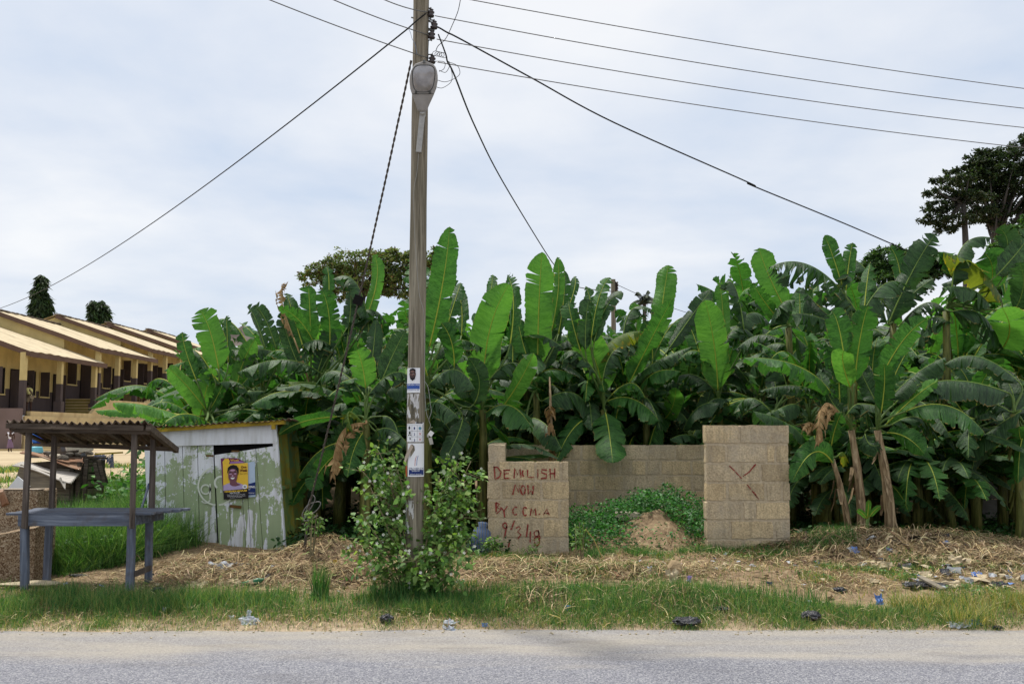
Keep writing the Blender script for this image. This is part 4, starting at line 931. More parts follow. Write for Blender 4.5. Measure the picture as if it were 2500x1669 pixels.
def hero_leaf(parent,crown,spec,Yb,rng,matset):
    mode,x0,y0,xm,ym,x1,y1,wpx,dY,cc=spec[:10]; ex=spec[10] if len(spec)>10 else {}
    Y0=Yb+ex.get('y0',rng.uniform(-.25,.25)); Y2=Y0+dY; Y1=(Y0+Y2)/2+ex.get('bow',0)
    if xm is None: 
        xm=(x0+x1)/2+(y1-y0)*.04*rng.choice((-1,1)); ym=(y0+y1)/2
    p0,p1,p2=P(x0,y0,Y0),P(xm,ym,Y1),P(x1,y1,Y2)
    if not ex.get('nopet') and (p0-crown).length<3.5: sh_=p0.lerp(crown,.28)-p0; p0=p0+sh_; p1=p1+sh_*.18
    L=(p1-p0).length+(p2-p1).length; n=max(18,int(L/.028)); Mp=bez(p0,p1,p2,n); Sd=[];Nm=[]
    roll=R(ex.get('roll',rng.uniform(-18,18) if mode=='f' else 0))
    for i in range(n+1):
        T=(Mp[min(i+1,n)]-Mp[max(i-1,0)]).normalized()
        if mode=='f':
            Vw=(CAMV-Mp[i]).normalized(); s_=T.cross(Vw).normalized(); nn_=s_.cross(T).normalized()
            if nn_.dot(Vw)<0: nn_=-nn_
            tw=roll+ex.get('twist',0)*(i/n-.5); a_=s_*math.cos(tw)+nn_*math.sin(tw); b_=nn_*math.cos(tw)-s_*math.sin(tw); Sd.append(a_); Nm.append(b_)
        else:
            s_=T.cross(Vector((0,0,1)))
            if s_.length<.15: s_=T.cross(Vector((0,-1,0)))
            s_.normalize(); nn_=s_.cross(T).normalized()
            if nn_.z<0: nn_=-nn_
            tw=roll; a_=s_*math.cos(tw)+nn_*math.sin(tw); b_=nn_*math.cos(tw)-s_*math.sin(tw); Sd.append(a_); Nm.append(b_)
    hwm=wpx/PPM((Y0+Y2)/2)*(.62 if mode=='f' else 1.2)
    kw=dict(fold=rng.uniform(6,30),lift=6,torn=rng.uniform(.12,.34) if cc=='b' else rng.uniform(.25,.6),gap=1.0,droop=0.08) if mode=='f' else dict(fold=58,lift=-8,torn=.88,gap=1.0,droop=.6)
    for k in ('fold','lift','torn','gap','droop'):
        if k in ex: kw[k]=ex[k]
    # petiole from the crown
    T0=(Mp[1]-Mp[0]).normalized(); d=(Mp[0]-crown).length; c1=crown+Vector((0,0,d*.35)); c2=Mp[0]-T0*d*.35
    pet=[crown*(1-t)**3+c1*3*t*(1-t)**2+c2*3*t*t*(1-t)+Mp[0]*t**3 for t in [i/8 for i in range(9)]] if d<3.5 else None
    if ex.get('nopet'): pet=None
    return leaf_obj('leaf',parent,Mp,Sd,Nm,hwm,matset[cc],rng,pet,trunc=ex.get('trunc',1.0),**kw)
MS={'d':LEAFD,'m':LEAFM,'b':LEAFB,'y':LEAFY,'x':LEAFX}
PL={}
def plant(key,label,cx,cy,Y,bx,by,stem=None,th=.09,group='banana plants in the grove'):
    cr_=P(cx,cy,Y); b=P(bx,by,Y) if by else P(bx,1300,Y); b.z=G(b.x,b.y)-.05
    t=thing('banana_plant',label,'banana plant',b,group)
    n=9; pts=[]; rr=[]
    for i in range(n+1):
        f=i/n; p=b.lerp(cr_,f)+Vector((math.sin(f*3.1)*.03,0,0)); pts.append(p); rr.append(th*(1-.45*f)*(1+.06*math.sin(i*2.3)))
    mb=MB().tube(pts,rr,12); 
    rg=random.Random(ord(key)*13)
    for k in range(9 if (stem is None or stem=='dry') else 3):   # peeling sheaths
        f=rg.uniform(.1,.9); a_=rg.uniform(0,6.28); q=b.lerp(cr_,f); r_=th*(1-.45*f)*1.05; L_=rg.uniform(.15,.4); u=Vector((math.cos(a_),math.sin(a_),0)); tw=Vector((-math.sin(a_),math.cos(a_),0))*.035
        q0=q+u*r_; q1=q+u*(r_+.03)+Vector((0,0,-L_*.6)); q2=q+u*(r_+.07)+Vector((0,0,-L_)); mb.add([q0-tw,q0+tw,q1+tw*.9,q1-tw*.8,q2+tw*.5,q2-tw*.3],[(0,1,2,3),(3,2,4,5)])
    build('pseudostem',mb,STEM if stem is None else STEMG,t,smooth=True)
    PL[key]=(t,cr_,Y,random.Random(len(PL)*7+3)); return t
# key, label, crown px, depth, foot px
for a_ in [
 ('A','low banana plant leaning out over the kiosk roof toward the school',505,1030,15.0,520,1250,'green'),
 ('B','banana plant with ragged leaves directly above the kiosk roof',640,985,15.6,650,1250,'green'),
 ('C','banana plant rising left of the guy rope with a yellow leaf edge',760,990,15.2,770,1270,'green'),
 ('D','banana plant between guy rope and pole with a browned hanging leaf',893,1030,13.6,885,1290,'green'),
 ('E','banana plant right behind the pole bearing the tallest upright leaf',1040,960,14.2,1035,1290,'green'),
 ('F','banana plant just left of the block enclosure with twin paddle leaves',1178,1000,14.7,1172,1300,'green'),
 ('G','banana plant standing over the low painted wall with one broad upright leaf',1308,960,16.6,1310,1250,'green'),
 ('H','banana plant drooping two leaves over the back wall of the enclosure',1474,1000,16.45,1474,1230,'green'),
 ('I','banana plant behind the back wall with a tilted blade under the tallest tip',1575,965,17.0,1575,1230,'green'),
 ('J','small banana plant peeking over the back wall beside the tall wall stub',1680,1060,16.8,1690,1240,'green'),
 ('K','banana plant behind the wall stub with a pale lime upright leaf',1755,985,16.6,1760,1240,'green'),
 ('L','banana plant just right of the wall stub with dull drooping leaves',1890,1020,15.0,1880,1290,'green'),
 ('M','slim leaning banana plant with a pale bare trunk and browned hanging leaf',2032,1120,13.1,2074,1302,None),
 ('N','banana plant with a thick pale trunk in the middle of the roadside clump',2078,1050,13.3,2106,1290,None),
 ('O','banana plant with the rightmost pale trunk of the roadside clump',2142,1050,13.2,2176,1290,None),
 ('P','tall banana plant at the back with a big grey-green blade leaning right',2180,790,15.5,2170,1270,'dry'),
 ('Q','tall banana plant with a yellow streaked leaf beneath the forest trees',2310,760,15.0,2300,1280,'dry'),
 ('R','banana plant cut by the right edge with broad dark arching leaves',2475,1010,13.6,2495,1310,'dry'),
 ('S','banana plant whose long tattered leaf arches against the sky',2085,800,14.6,2060,1270,'dry'),
 ('T','banana plant beyond the wall stub with a tall upright blade at its top',1925,800,15.6,1930,1270,'dry')]:
    plant(*a_[:2],a_[2],a_[3],a_[4],a_[5],a_[6],a_[7],th={'M':.050,'N':.072,'O':.080}.get(a_[0],.09))
HL={
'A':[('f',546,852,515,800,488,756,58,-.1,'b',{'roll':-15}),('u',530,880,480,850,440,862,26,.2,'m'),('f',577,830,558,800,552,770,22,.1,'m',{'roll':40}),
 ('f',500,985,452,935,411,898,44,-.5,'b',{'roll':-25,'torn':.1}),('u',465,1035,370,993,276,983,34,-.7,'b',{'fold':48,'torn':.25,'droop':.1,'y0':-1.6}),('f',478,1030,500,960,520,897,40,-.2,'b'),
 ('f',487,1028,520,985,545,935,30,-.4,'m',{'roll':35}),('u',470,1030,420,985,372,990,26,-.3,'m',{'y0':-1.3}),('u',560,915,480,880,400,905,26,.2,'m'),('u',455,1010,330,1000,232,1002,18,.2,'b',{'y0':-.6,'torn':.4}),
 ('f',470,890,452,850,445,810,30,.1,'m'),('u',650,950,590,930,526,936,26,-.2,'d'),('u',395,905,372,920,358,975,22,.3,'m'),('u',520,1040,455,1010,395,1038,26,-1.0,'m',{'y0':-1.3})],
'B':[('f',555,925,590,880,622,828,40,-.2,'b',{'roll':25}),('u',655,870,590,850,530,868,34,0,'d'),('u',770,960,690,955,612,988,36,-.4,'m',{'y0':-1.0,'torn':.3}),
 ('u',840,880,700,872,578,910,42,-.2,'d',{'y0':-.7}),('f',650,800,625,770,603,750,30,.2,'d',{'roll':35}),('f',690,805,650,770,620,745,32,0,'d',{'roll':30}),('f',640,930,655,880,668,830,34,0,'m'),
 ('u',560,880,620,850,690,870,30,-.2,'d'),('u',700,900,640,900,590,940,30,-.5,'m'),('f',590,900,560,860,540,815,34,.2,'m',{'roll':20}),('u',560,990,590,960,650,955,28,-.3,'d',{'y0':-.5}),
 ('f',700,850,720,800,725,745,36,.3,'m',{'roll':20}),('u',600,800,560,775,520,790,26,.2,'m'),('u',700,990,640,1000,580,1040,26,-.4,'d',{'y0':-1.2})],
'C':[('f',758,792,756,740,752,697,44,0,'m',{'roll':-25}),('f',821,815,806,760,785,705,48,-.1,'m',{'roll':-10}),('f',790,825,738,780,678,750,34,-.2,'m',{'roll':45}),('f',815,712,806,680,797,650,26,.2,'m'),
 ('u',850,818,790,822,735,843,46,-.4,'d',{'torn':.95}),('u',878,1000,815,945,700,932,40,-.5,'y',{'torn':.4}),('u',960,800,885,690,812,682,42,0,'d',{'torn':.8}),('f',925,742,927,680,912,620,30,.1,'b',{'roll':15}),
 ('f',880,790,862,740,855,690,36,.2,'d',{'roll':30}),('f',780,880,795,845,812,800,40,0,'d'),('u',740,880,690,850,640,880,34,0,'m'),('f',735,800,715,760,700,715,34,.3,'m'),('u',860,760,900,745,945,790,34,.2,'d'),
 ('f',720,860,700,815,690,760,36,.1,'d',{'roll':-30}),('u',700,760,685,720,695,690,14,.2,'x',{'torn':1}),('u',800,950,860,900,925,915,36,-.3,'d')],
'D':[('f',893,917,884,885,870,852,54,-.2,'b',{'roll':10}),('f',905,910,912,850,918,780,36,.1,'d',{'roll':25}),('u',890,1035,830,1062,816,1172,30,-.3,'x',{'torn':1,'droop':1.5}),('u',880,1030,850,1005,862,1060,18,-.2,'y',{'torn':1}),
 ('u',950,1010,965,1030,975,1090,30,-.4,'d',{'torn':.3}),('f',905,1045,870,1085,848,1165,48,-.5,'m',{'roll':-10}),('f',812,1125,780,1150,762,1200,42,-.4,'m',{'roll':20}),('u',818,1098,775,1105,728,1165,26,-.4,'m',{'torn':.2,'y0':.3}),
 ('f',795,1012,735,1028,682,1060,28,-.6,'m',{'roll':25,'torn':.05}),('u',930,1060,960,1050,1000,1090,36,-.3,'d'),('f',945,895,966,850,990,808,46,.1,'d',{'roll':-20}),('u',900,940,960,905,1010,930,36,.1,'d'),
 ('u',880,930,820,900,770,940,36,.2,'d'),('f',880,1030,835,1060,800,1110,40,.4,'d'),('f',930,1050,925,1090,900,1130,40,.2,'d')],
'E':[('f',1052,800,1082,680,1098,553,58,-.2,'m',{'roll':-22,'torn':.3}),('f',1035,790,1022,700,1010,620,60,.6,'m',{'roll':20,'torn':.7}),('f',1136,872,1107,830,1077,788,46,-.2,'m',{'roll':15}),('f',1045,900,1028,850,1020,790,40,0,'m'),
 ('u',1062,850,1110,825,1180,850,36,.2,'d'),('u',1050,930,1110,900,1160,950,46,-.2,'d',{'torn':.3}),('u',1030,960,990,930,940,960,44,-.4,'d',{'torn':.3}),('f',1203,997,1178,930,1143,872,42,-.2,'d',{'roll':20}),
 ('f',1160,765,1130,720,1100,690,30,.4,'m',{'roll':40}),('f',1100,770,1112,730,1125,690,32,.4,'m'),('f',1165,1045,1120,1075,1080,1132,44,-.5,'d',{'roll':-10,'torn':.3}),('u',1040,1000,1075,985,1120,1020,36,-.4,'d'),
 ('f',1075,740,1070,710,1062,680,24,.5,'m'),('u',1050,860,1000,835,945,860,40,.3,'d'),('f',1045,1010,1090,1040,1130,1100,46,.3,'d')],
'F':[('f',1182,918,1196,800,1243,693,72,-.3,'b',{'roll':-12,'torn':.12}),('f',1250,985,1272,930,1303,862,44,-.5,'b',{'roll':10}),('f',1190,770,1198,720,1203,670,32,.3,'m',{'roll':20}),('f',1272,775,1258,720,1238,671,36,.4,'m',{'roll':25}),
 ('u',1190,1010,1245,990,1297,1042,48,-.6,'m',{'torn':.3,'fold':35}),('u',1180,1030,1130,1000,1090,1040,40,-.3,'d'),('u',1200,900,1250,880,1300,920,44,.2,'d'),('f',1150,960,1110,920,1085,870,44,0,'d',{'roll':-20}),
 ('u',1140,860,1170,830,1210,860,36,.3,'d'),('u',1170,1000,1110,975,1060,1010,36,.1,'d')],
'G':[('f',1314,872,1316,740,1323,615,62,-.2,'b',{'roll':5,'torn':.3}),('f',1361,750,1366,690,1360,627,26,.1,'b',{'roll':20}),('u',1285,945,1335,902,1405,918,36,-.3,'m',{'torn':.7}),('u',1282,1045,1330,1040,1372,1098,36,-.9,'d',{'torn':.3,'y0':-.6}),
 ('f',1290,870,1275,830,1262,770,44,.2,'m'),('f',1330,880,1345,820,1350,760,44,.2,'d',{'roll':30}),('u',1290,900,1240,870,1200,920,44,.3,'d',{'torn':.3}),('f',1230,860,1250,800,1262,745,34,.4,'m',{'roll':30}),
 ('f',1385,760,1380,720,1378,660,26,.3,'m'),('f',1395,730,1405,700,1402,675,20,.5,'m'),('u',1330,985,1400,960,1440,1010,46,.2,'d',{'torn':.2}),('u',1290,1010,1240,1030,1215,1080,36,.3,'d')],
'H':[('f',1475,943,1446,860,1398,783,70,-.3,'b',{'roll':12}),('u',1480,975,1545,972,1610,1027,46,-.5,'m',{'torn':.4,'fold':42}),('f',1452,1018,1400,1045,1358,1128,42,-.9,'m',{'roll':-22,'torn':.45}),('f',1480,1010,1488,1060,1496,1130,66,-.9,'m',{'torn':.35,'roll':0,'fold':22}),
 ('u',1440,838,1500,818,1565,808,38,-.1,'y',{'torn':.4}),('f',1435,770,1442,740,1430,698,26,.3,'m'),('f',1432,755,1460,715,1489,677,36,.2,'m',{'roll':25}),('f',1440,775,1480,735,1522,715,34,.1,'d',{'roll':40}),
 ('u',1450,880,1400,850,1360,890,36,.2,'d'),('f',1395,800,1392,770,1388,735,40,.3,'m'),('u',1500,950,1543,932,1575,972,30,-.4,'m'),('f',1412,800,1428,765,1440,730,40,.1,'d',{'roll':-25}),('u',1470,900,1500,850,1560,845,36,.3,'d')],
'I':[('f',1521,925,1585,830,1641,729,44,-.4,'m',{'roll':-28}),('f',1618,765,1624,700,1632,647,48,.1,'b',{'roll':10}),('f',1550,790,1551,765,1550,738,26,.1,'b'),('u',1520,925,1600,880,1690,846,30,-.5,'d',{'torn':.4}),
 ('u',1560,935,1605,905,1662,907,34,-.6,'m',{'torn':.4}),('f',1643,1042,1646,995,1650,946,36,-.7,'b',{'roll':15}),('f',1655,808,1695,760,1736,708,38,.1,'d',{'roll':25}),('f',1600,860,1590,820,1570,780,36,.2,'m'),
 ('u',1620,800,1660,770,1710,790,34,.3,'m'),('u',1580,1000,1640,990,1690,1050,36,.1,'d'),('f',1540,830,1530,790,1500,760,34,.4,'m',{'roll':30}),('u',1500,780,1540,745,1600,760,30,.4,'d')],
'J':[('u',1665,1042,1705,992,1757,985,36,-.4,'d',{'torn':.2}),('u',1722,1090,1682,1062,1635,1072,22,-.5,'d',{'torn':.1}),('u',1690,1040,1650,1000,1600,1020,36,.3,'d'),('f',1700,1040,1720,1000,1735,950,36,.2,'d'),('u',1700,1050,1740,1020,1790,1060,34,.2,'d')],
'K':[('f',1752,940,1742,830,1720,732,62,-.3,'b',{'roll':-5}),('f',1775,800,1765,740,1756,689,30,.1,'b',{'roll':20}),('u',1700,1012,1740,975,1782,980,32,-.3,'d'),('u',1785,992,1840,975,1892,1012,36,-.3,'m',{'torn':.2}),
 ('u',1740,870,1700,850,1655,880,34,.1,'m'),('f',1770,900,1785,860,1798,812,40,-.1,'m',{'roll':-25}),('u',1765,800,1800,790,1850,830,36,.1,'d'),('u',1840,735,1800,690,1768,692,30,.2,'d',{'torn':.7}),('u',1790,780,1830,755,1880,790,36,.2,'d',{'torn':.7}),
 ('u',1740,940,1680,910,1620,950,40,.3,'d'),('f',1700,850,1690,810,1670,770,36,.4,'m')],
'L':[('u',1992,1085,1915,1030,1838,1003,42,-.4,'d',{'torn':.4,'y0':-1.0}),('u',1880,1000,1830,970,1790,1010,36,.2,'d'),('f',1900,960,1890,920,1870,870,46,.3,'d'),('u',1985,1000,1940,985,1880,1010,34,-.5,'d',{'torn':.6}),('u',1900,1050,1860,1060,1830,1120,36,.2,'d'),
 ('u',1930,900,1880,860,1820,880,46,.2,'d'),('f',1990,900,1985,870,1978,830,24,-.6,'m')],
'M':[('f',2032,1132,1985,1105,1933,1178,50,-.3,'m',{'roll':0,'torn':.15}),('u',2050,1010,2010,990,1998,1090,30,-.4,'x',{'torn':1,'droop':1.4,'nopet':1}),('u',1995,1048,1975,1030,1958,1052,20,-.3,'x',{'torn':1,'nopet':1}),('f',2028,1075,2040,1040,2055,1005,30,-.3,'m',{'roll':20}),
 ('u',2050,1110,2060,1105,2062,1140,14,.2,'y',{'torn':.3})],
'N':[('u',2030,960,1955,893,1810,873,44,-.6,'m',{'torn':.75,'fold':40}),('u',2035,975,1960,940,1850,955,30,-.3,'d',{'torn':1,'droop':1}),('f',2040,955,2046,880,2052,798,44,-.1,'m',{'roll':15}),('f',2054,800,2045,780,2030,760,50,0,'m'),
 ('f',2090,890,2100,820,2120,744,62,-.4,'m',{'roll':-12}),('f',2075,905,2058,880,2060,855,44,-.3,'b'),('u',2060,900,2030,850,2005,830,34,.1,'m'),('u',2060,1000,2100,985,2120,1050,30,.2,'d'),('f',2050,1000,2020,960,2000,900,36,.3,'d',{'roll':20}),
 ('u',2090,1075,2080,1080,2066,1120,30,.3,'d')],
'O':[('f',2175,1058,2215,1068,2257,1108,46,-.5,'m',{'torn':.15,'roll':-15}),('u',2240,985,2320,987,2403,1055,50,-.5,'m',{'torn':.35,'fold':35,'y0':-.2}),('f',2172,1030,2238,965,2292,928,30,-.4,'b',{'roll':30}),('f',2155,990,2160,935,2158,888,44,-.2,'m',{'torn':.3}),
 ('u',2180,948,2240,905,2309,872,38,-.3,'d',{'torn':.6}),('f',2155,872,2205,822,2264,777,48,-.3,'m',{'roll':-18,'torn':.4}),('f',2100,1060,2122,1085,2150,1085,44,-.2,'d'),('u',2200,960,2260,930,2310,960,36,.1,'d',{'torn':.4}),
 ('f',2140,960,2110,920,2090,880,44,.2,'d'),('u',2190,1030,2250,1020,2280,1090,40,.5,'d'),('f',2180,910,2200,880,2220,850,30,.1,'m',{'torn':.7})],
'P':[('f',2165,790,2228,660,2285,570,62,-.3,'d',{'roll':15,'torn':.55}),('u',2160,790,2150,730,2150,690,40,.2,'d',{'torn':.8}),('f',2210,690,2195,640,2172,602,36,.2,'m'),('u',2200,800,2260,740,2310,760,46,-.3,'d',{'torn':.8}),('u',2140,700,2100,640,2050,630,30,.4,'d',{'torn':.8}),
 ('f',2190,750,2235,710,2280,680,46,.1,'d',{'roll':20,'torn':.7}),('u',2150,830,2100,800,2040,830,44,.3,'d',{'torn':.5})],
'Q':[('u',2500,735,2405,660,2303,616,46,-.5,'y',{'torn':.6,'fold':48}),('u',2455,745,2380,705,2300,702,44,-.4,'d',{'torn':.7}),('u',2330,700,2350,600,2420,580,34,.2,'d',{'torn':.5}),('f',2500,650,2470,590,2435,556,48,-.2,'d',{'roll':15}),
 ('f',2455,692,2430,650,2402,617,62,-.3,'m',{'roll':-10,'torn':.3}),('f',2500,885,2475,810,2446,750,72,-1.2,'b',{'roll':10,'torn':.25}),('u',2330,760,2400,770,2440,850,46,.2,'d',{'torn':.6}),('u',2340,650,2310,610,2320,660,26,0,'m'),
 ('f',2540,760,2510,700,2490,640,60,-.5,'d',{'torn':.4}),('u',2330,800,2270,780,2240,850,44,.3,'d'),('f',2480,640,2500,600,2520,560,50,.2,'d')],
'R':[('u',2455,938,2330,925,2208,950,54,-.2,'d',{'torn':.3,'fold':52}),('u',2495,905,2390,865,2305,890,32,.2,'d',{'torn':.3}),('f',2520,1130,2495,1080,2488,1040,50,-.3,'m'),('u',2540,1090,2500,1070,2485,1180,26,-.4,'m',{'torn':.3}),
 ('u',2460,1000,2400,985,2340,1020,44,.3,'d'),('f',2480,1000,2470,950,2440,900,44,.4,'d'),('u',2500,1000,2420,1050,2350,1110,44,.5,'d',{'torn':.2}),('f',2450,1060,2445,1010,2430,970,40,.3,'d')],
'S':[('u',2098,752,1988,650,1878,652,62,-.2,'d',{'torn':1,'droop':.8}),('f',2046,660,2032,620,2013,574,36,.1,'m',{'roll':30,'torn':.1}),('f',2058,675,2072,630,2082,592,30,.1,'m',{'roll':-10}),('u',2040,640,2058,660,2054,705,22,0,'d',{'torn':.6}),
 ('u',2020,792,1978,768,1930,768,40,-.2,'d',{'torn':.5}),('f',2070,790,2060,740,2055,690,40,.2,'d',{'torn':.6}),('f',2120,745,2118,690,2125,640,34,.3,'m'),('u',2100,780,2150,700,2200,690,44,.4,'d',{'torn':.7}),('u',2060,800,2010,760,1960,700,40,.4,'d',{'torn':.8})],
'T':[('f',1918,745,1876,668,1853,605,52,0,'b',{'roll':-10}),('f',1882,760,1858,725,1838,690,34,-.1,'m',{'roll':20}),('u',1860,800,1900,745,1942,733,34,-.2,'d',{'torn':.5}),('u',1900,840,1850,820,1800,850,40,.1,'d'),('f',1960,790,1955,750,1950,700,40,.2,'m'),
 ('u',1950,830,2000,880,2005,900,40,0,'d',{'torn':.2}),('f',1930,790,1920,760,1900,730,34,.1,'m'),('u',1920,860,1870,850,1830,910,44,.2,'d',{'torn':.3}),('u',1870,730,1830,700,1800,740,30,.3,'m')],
}
for k,specs in HL.items():
    t,cr_,Y,rng=PL[k]
    for s_ in specs: hero_leaf(t,cr_,s_,Y,rng,MS)
# the deep rows: four whole plants are built, then copied leaf by leaf
def filler(rng,h,name_loc):
    t=thing('banana_plant','dark banana plant deep in the grove behind the front plants','banana plant',name_loc,'banana plants deep in the grove')
    b=Vector(name_loc); cr_=b+Vector((rng.uniform(-.15,.15),0,h)); 
    build('pseudostem',MB().tube([b,b.lerp(cr_,.5)+Vector((.03,0,0)),cr_],[.10,.085,.05],9),STEMG,t,smooth=True)
    n=rng.randint(12,14); a0=rng.uniform(0,6.28)
    for i in range(n):
        az=a0+i*2.4+rng.uniform(-.3,.3); el=R(rng.choice((82,72,60,45,35,20,5,-15)) + rng.uniform(-6,6)); L=rng.uniform(1.5,2.1) if el<1 else rng.uniform(1.0,1.45)
        hd=Vector((math.cos(az),math.sin(az),0)); p0=cr_+hd*.22*math.cos(el)+Vector((0,0,.32*math.sin(el)+.1)); 
        d=hd*math.cos(el)+Vector((0,0,math.sin(el))); p1=p0+d*L*.5; dd=(hd*.9*math.cos(el*.6)+Vector((0,0,math.sin(el)-.85*math.cos(el)-.15))); p2=p1+dd.normalized()*L*.5
        nseg=34; Mp=bez(p0,p1,p2,nseg); Sd=[];Nm=[]
        for j in range(nseg+1):
            T=(Mp[min(j+1,nseg)]-Mp[max(j-1,0)]).normalized(); s_=Vector((-math.sin(az),math.cos(az),0)); nv_=s_.cross(T).normalized()
            if nv_.dot(Vector((0,0,1)))<0 and el<1.2: nv_=-nv_
            Sd.append(s_); Nm.append(nv_)
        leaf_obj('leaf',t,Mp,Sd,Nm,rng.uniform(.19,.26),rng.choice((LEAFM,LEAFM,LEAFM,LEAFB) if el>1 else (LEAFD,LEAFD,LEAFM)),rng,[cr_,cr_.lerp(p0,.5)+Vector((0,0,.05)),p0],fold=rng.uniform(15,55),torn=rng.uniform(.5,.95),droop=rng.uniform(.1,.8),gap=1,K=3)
    return t
def copy_tree(o,parent=None):
    c_=o.copy(); C.objects.link(c_); c_.parent=parent
    for ch in [x_ for x_ in ALLCH.get(o.name,[])]: copy_tree(ch,c_)
    return c_
frng=random.Random(5)
def px2x(px,Y): return (px-1250)/FPX*Y
spots=[]
for Y,step,a_,b_ in ((17.8,135,480,2560),(19.2,130,540,2600),(21.0,130,560,2650),(23,130,600,2700)):
    x_=a_
    while x_<b_: spots.append((x_+frng.uniform(-40,40),Y+frng.uniform(-.5,.5))); x_+=step
def top_px(px): # crown heights in the photograph's pixels
    return float(np.interp(px,[450,620,760,900,1000,1150,1400,1650,1800,1950,2150,2300,2600],[900,850,815,800,800,820,820,820,800,750,730,720,720]))
protos=[]; ALLCH={}
for i,(px_,Y) in enumerate(spots):
    b=Vector((px2x(px_,Y),Y,0)); b.z=G(b.x,Y)-.05; ct=P(px_,top_px(px_)+frng.uniform(125,215)-(Y-17)*2+60*float(sm(1850,2050,px_)),Y).z-b.z
    if i<6: 
        t=filler(frng,ct,b); protos.append((t,ct)); ALLCH[t.name]=[o for o in C.objects if o.parent==t]
    else:
        src,h0=protos[frng.randrange(6)]; t=copy_tree(src); t.location=b; t.rotation_euler.z=frng.uniform(0,6.28); s_=ct/h0; t.scale=(max(.9,min(1.15,s_)),)*2+(s_,)
# low shaded plants and suckers that close the understorey
for i in range(70):
    px_=frng.choice((frng.uniform(700,1190),frng.uniform(1880,2500),frng.uniform(1880,2500),frng.uniform(1250,1720))); Y=frng.uniform(17.3,18.8) if 1190<px_<1800 else frng.uniform(14.6,17)
    b=Vector((px2x(px_,Y),Y,0)); b.z=G(b.x,Y)-.05; src,h0=protos[frng.randrange(6)]; t=copy_tree(src); t.location=b; t.rotation_euler.z=frng.uniform(0,6.28)
    hh=frng.uniform(.5,1.7); t.scale=(.85,.85,hh/h0*1.0 if hh/h0>.4 else .4)
    t['label']='low shaded banana plant in the dark understorey of the grove'; t['group']='low banana plants in the understorey'
for i in range(9):
    px_=530+i*22+frng.uniform(-10,10); Y=frng.uniform(16.2,18); b=Vector((px2x(px_,Y),Y,0)); b.z=G(b.x,Y)-.05; src,h0=protos[frng.randrange(6)]; t=copy_tree(src); t.location=b; t.rotation_euler.z=frng.uniform(0,6.28)
    hh=P(px_,frng.uniform(1030,1090),Y).z-b.z; t.scale=(.8,.8,max(.45,hh/h0)); t['label']='low banana plant filling the grove edge behind the kiosk'; t['group']='low banana plants behind the kiosk'
# dry hanging stem behind the painted wall
dt=thing('dead_banana_stem','thin dead banana stem with curled papery sheaths behind the low painted wall','plant',P(1342,1240,15.4))
mb=MB().tube([P(1345,1260,15.4),P(1343,1130,15.4),P(1346,1050,15.4),P(1342,920,15.5)],[.03,.03,.025,.012],8); build('stem',mb,STEM,dt,smooth=True)
mb=MB()
for k in range(34):
    py=frng.uniform(985,1130); q=P(1344+frng.uniform(-3,3),py,15.35); a_=frng.uniform(0,6.28); u=Vector((math.cos(a_),math.sin(a_),0)); L_=frng.uniform(.08,.2); tw=Vector((-u.y,u.x,0))*frng.uniform(.02,.04)
    q1=q+u*frng.uniform(.03,.09)+Vector((0,0,-L_*.4)); q2=q1+u*.02+Vector((0,0,-L_*.6)); mb.add([q-tw*.4,q+tw*.4,q1+tw,q1-tw,q2+tw*.3,q2-tw*.3],[(0,1,2,3),(3,2,4,5)])
build('dry_sheath',mb,LEAFX,dt)
# ---------------------------------------------------------------- school blocks stepping up the hill
def plaster(name,c,dirt,bumpy=.15):
    a=Mt(name,.9,.15); n=a.noise(.9,6); st_=a.noise(1.5,5,a.mapped((1.2,1.2,.25))); k=a.mix(a.ramp(n,[(.4,0.0),(.75,.5)]),c,dirt); k=a.mix(a.ramp(st_,[(.52,0.0),(.8,.6)]),k,dirt); a.col(k); a.bump(a.noise(20,4),bumpy,.01); return a.m
YWALL=plaster('yellow_school_plaster',RGB(202,184,130),RGB(154,138,98)); BWALL=plaster('brown_dado_paint',RGB(84,74,74),RGB(58,52,52)); TAN=plaster('tan_retaining_plaster',RGB(202,182,138),RGB(150,124,90)); PWALL=plaster('purple_brown_plaster',RGB(118,102,100),RGB(92,78,68))
ROOFM=plaster('pale_roof_sheet',RGB(202,188,158),RGB(146,130,106)); FASC=plaster('brown_fascia',RGB(104,84,74),RGB(70,56,48)); STEPM=plaster('mossy_step',RGB(150,134,78),RGB(108,96,54)); DARKW=plaster('opening_shade_colour',RGB(26,24,24),RGB(16,15,15))  # dark panel colour carries the shade of the rooms behind the openings
RIDGE=plaster('old_ridge_cap',RGB(124,114,104),RGB(86,78,70))
BLN=9.15; XE=-25.15; RISE=[0,.93,1.62,2.05,2.45]
EAVE0=P(76,858,52).z; FL0=P(58,1002,51.7).z
names=['nearest and lowest yellow school block with brown posts','second yellow school block up the slope behind the first','third yellow school block up the slope','fourth yellow school block partly behind banana leaves','farthest and highest yellow school block on the slope']
SCH=[]
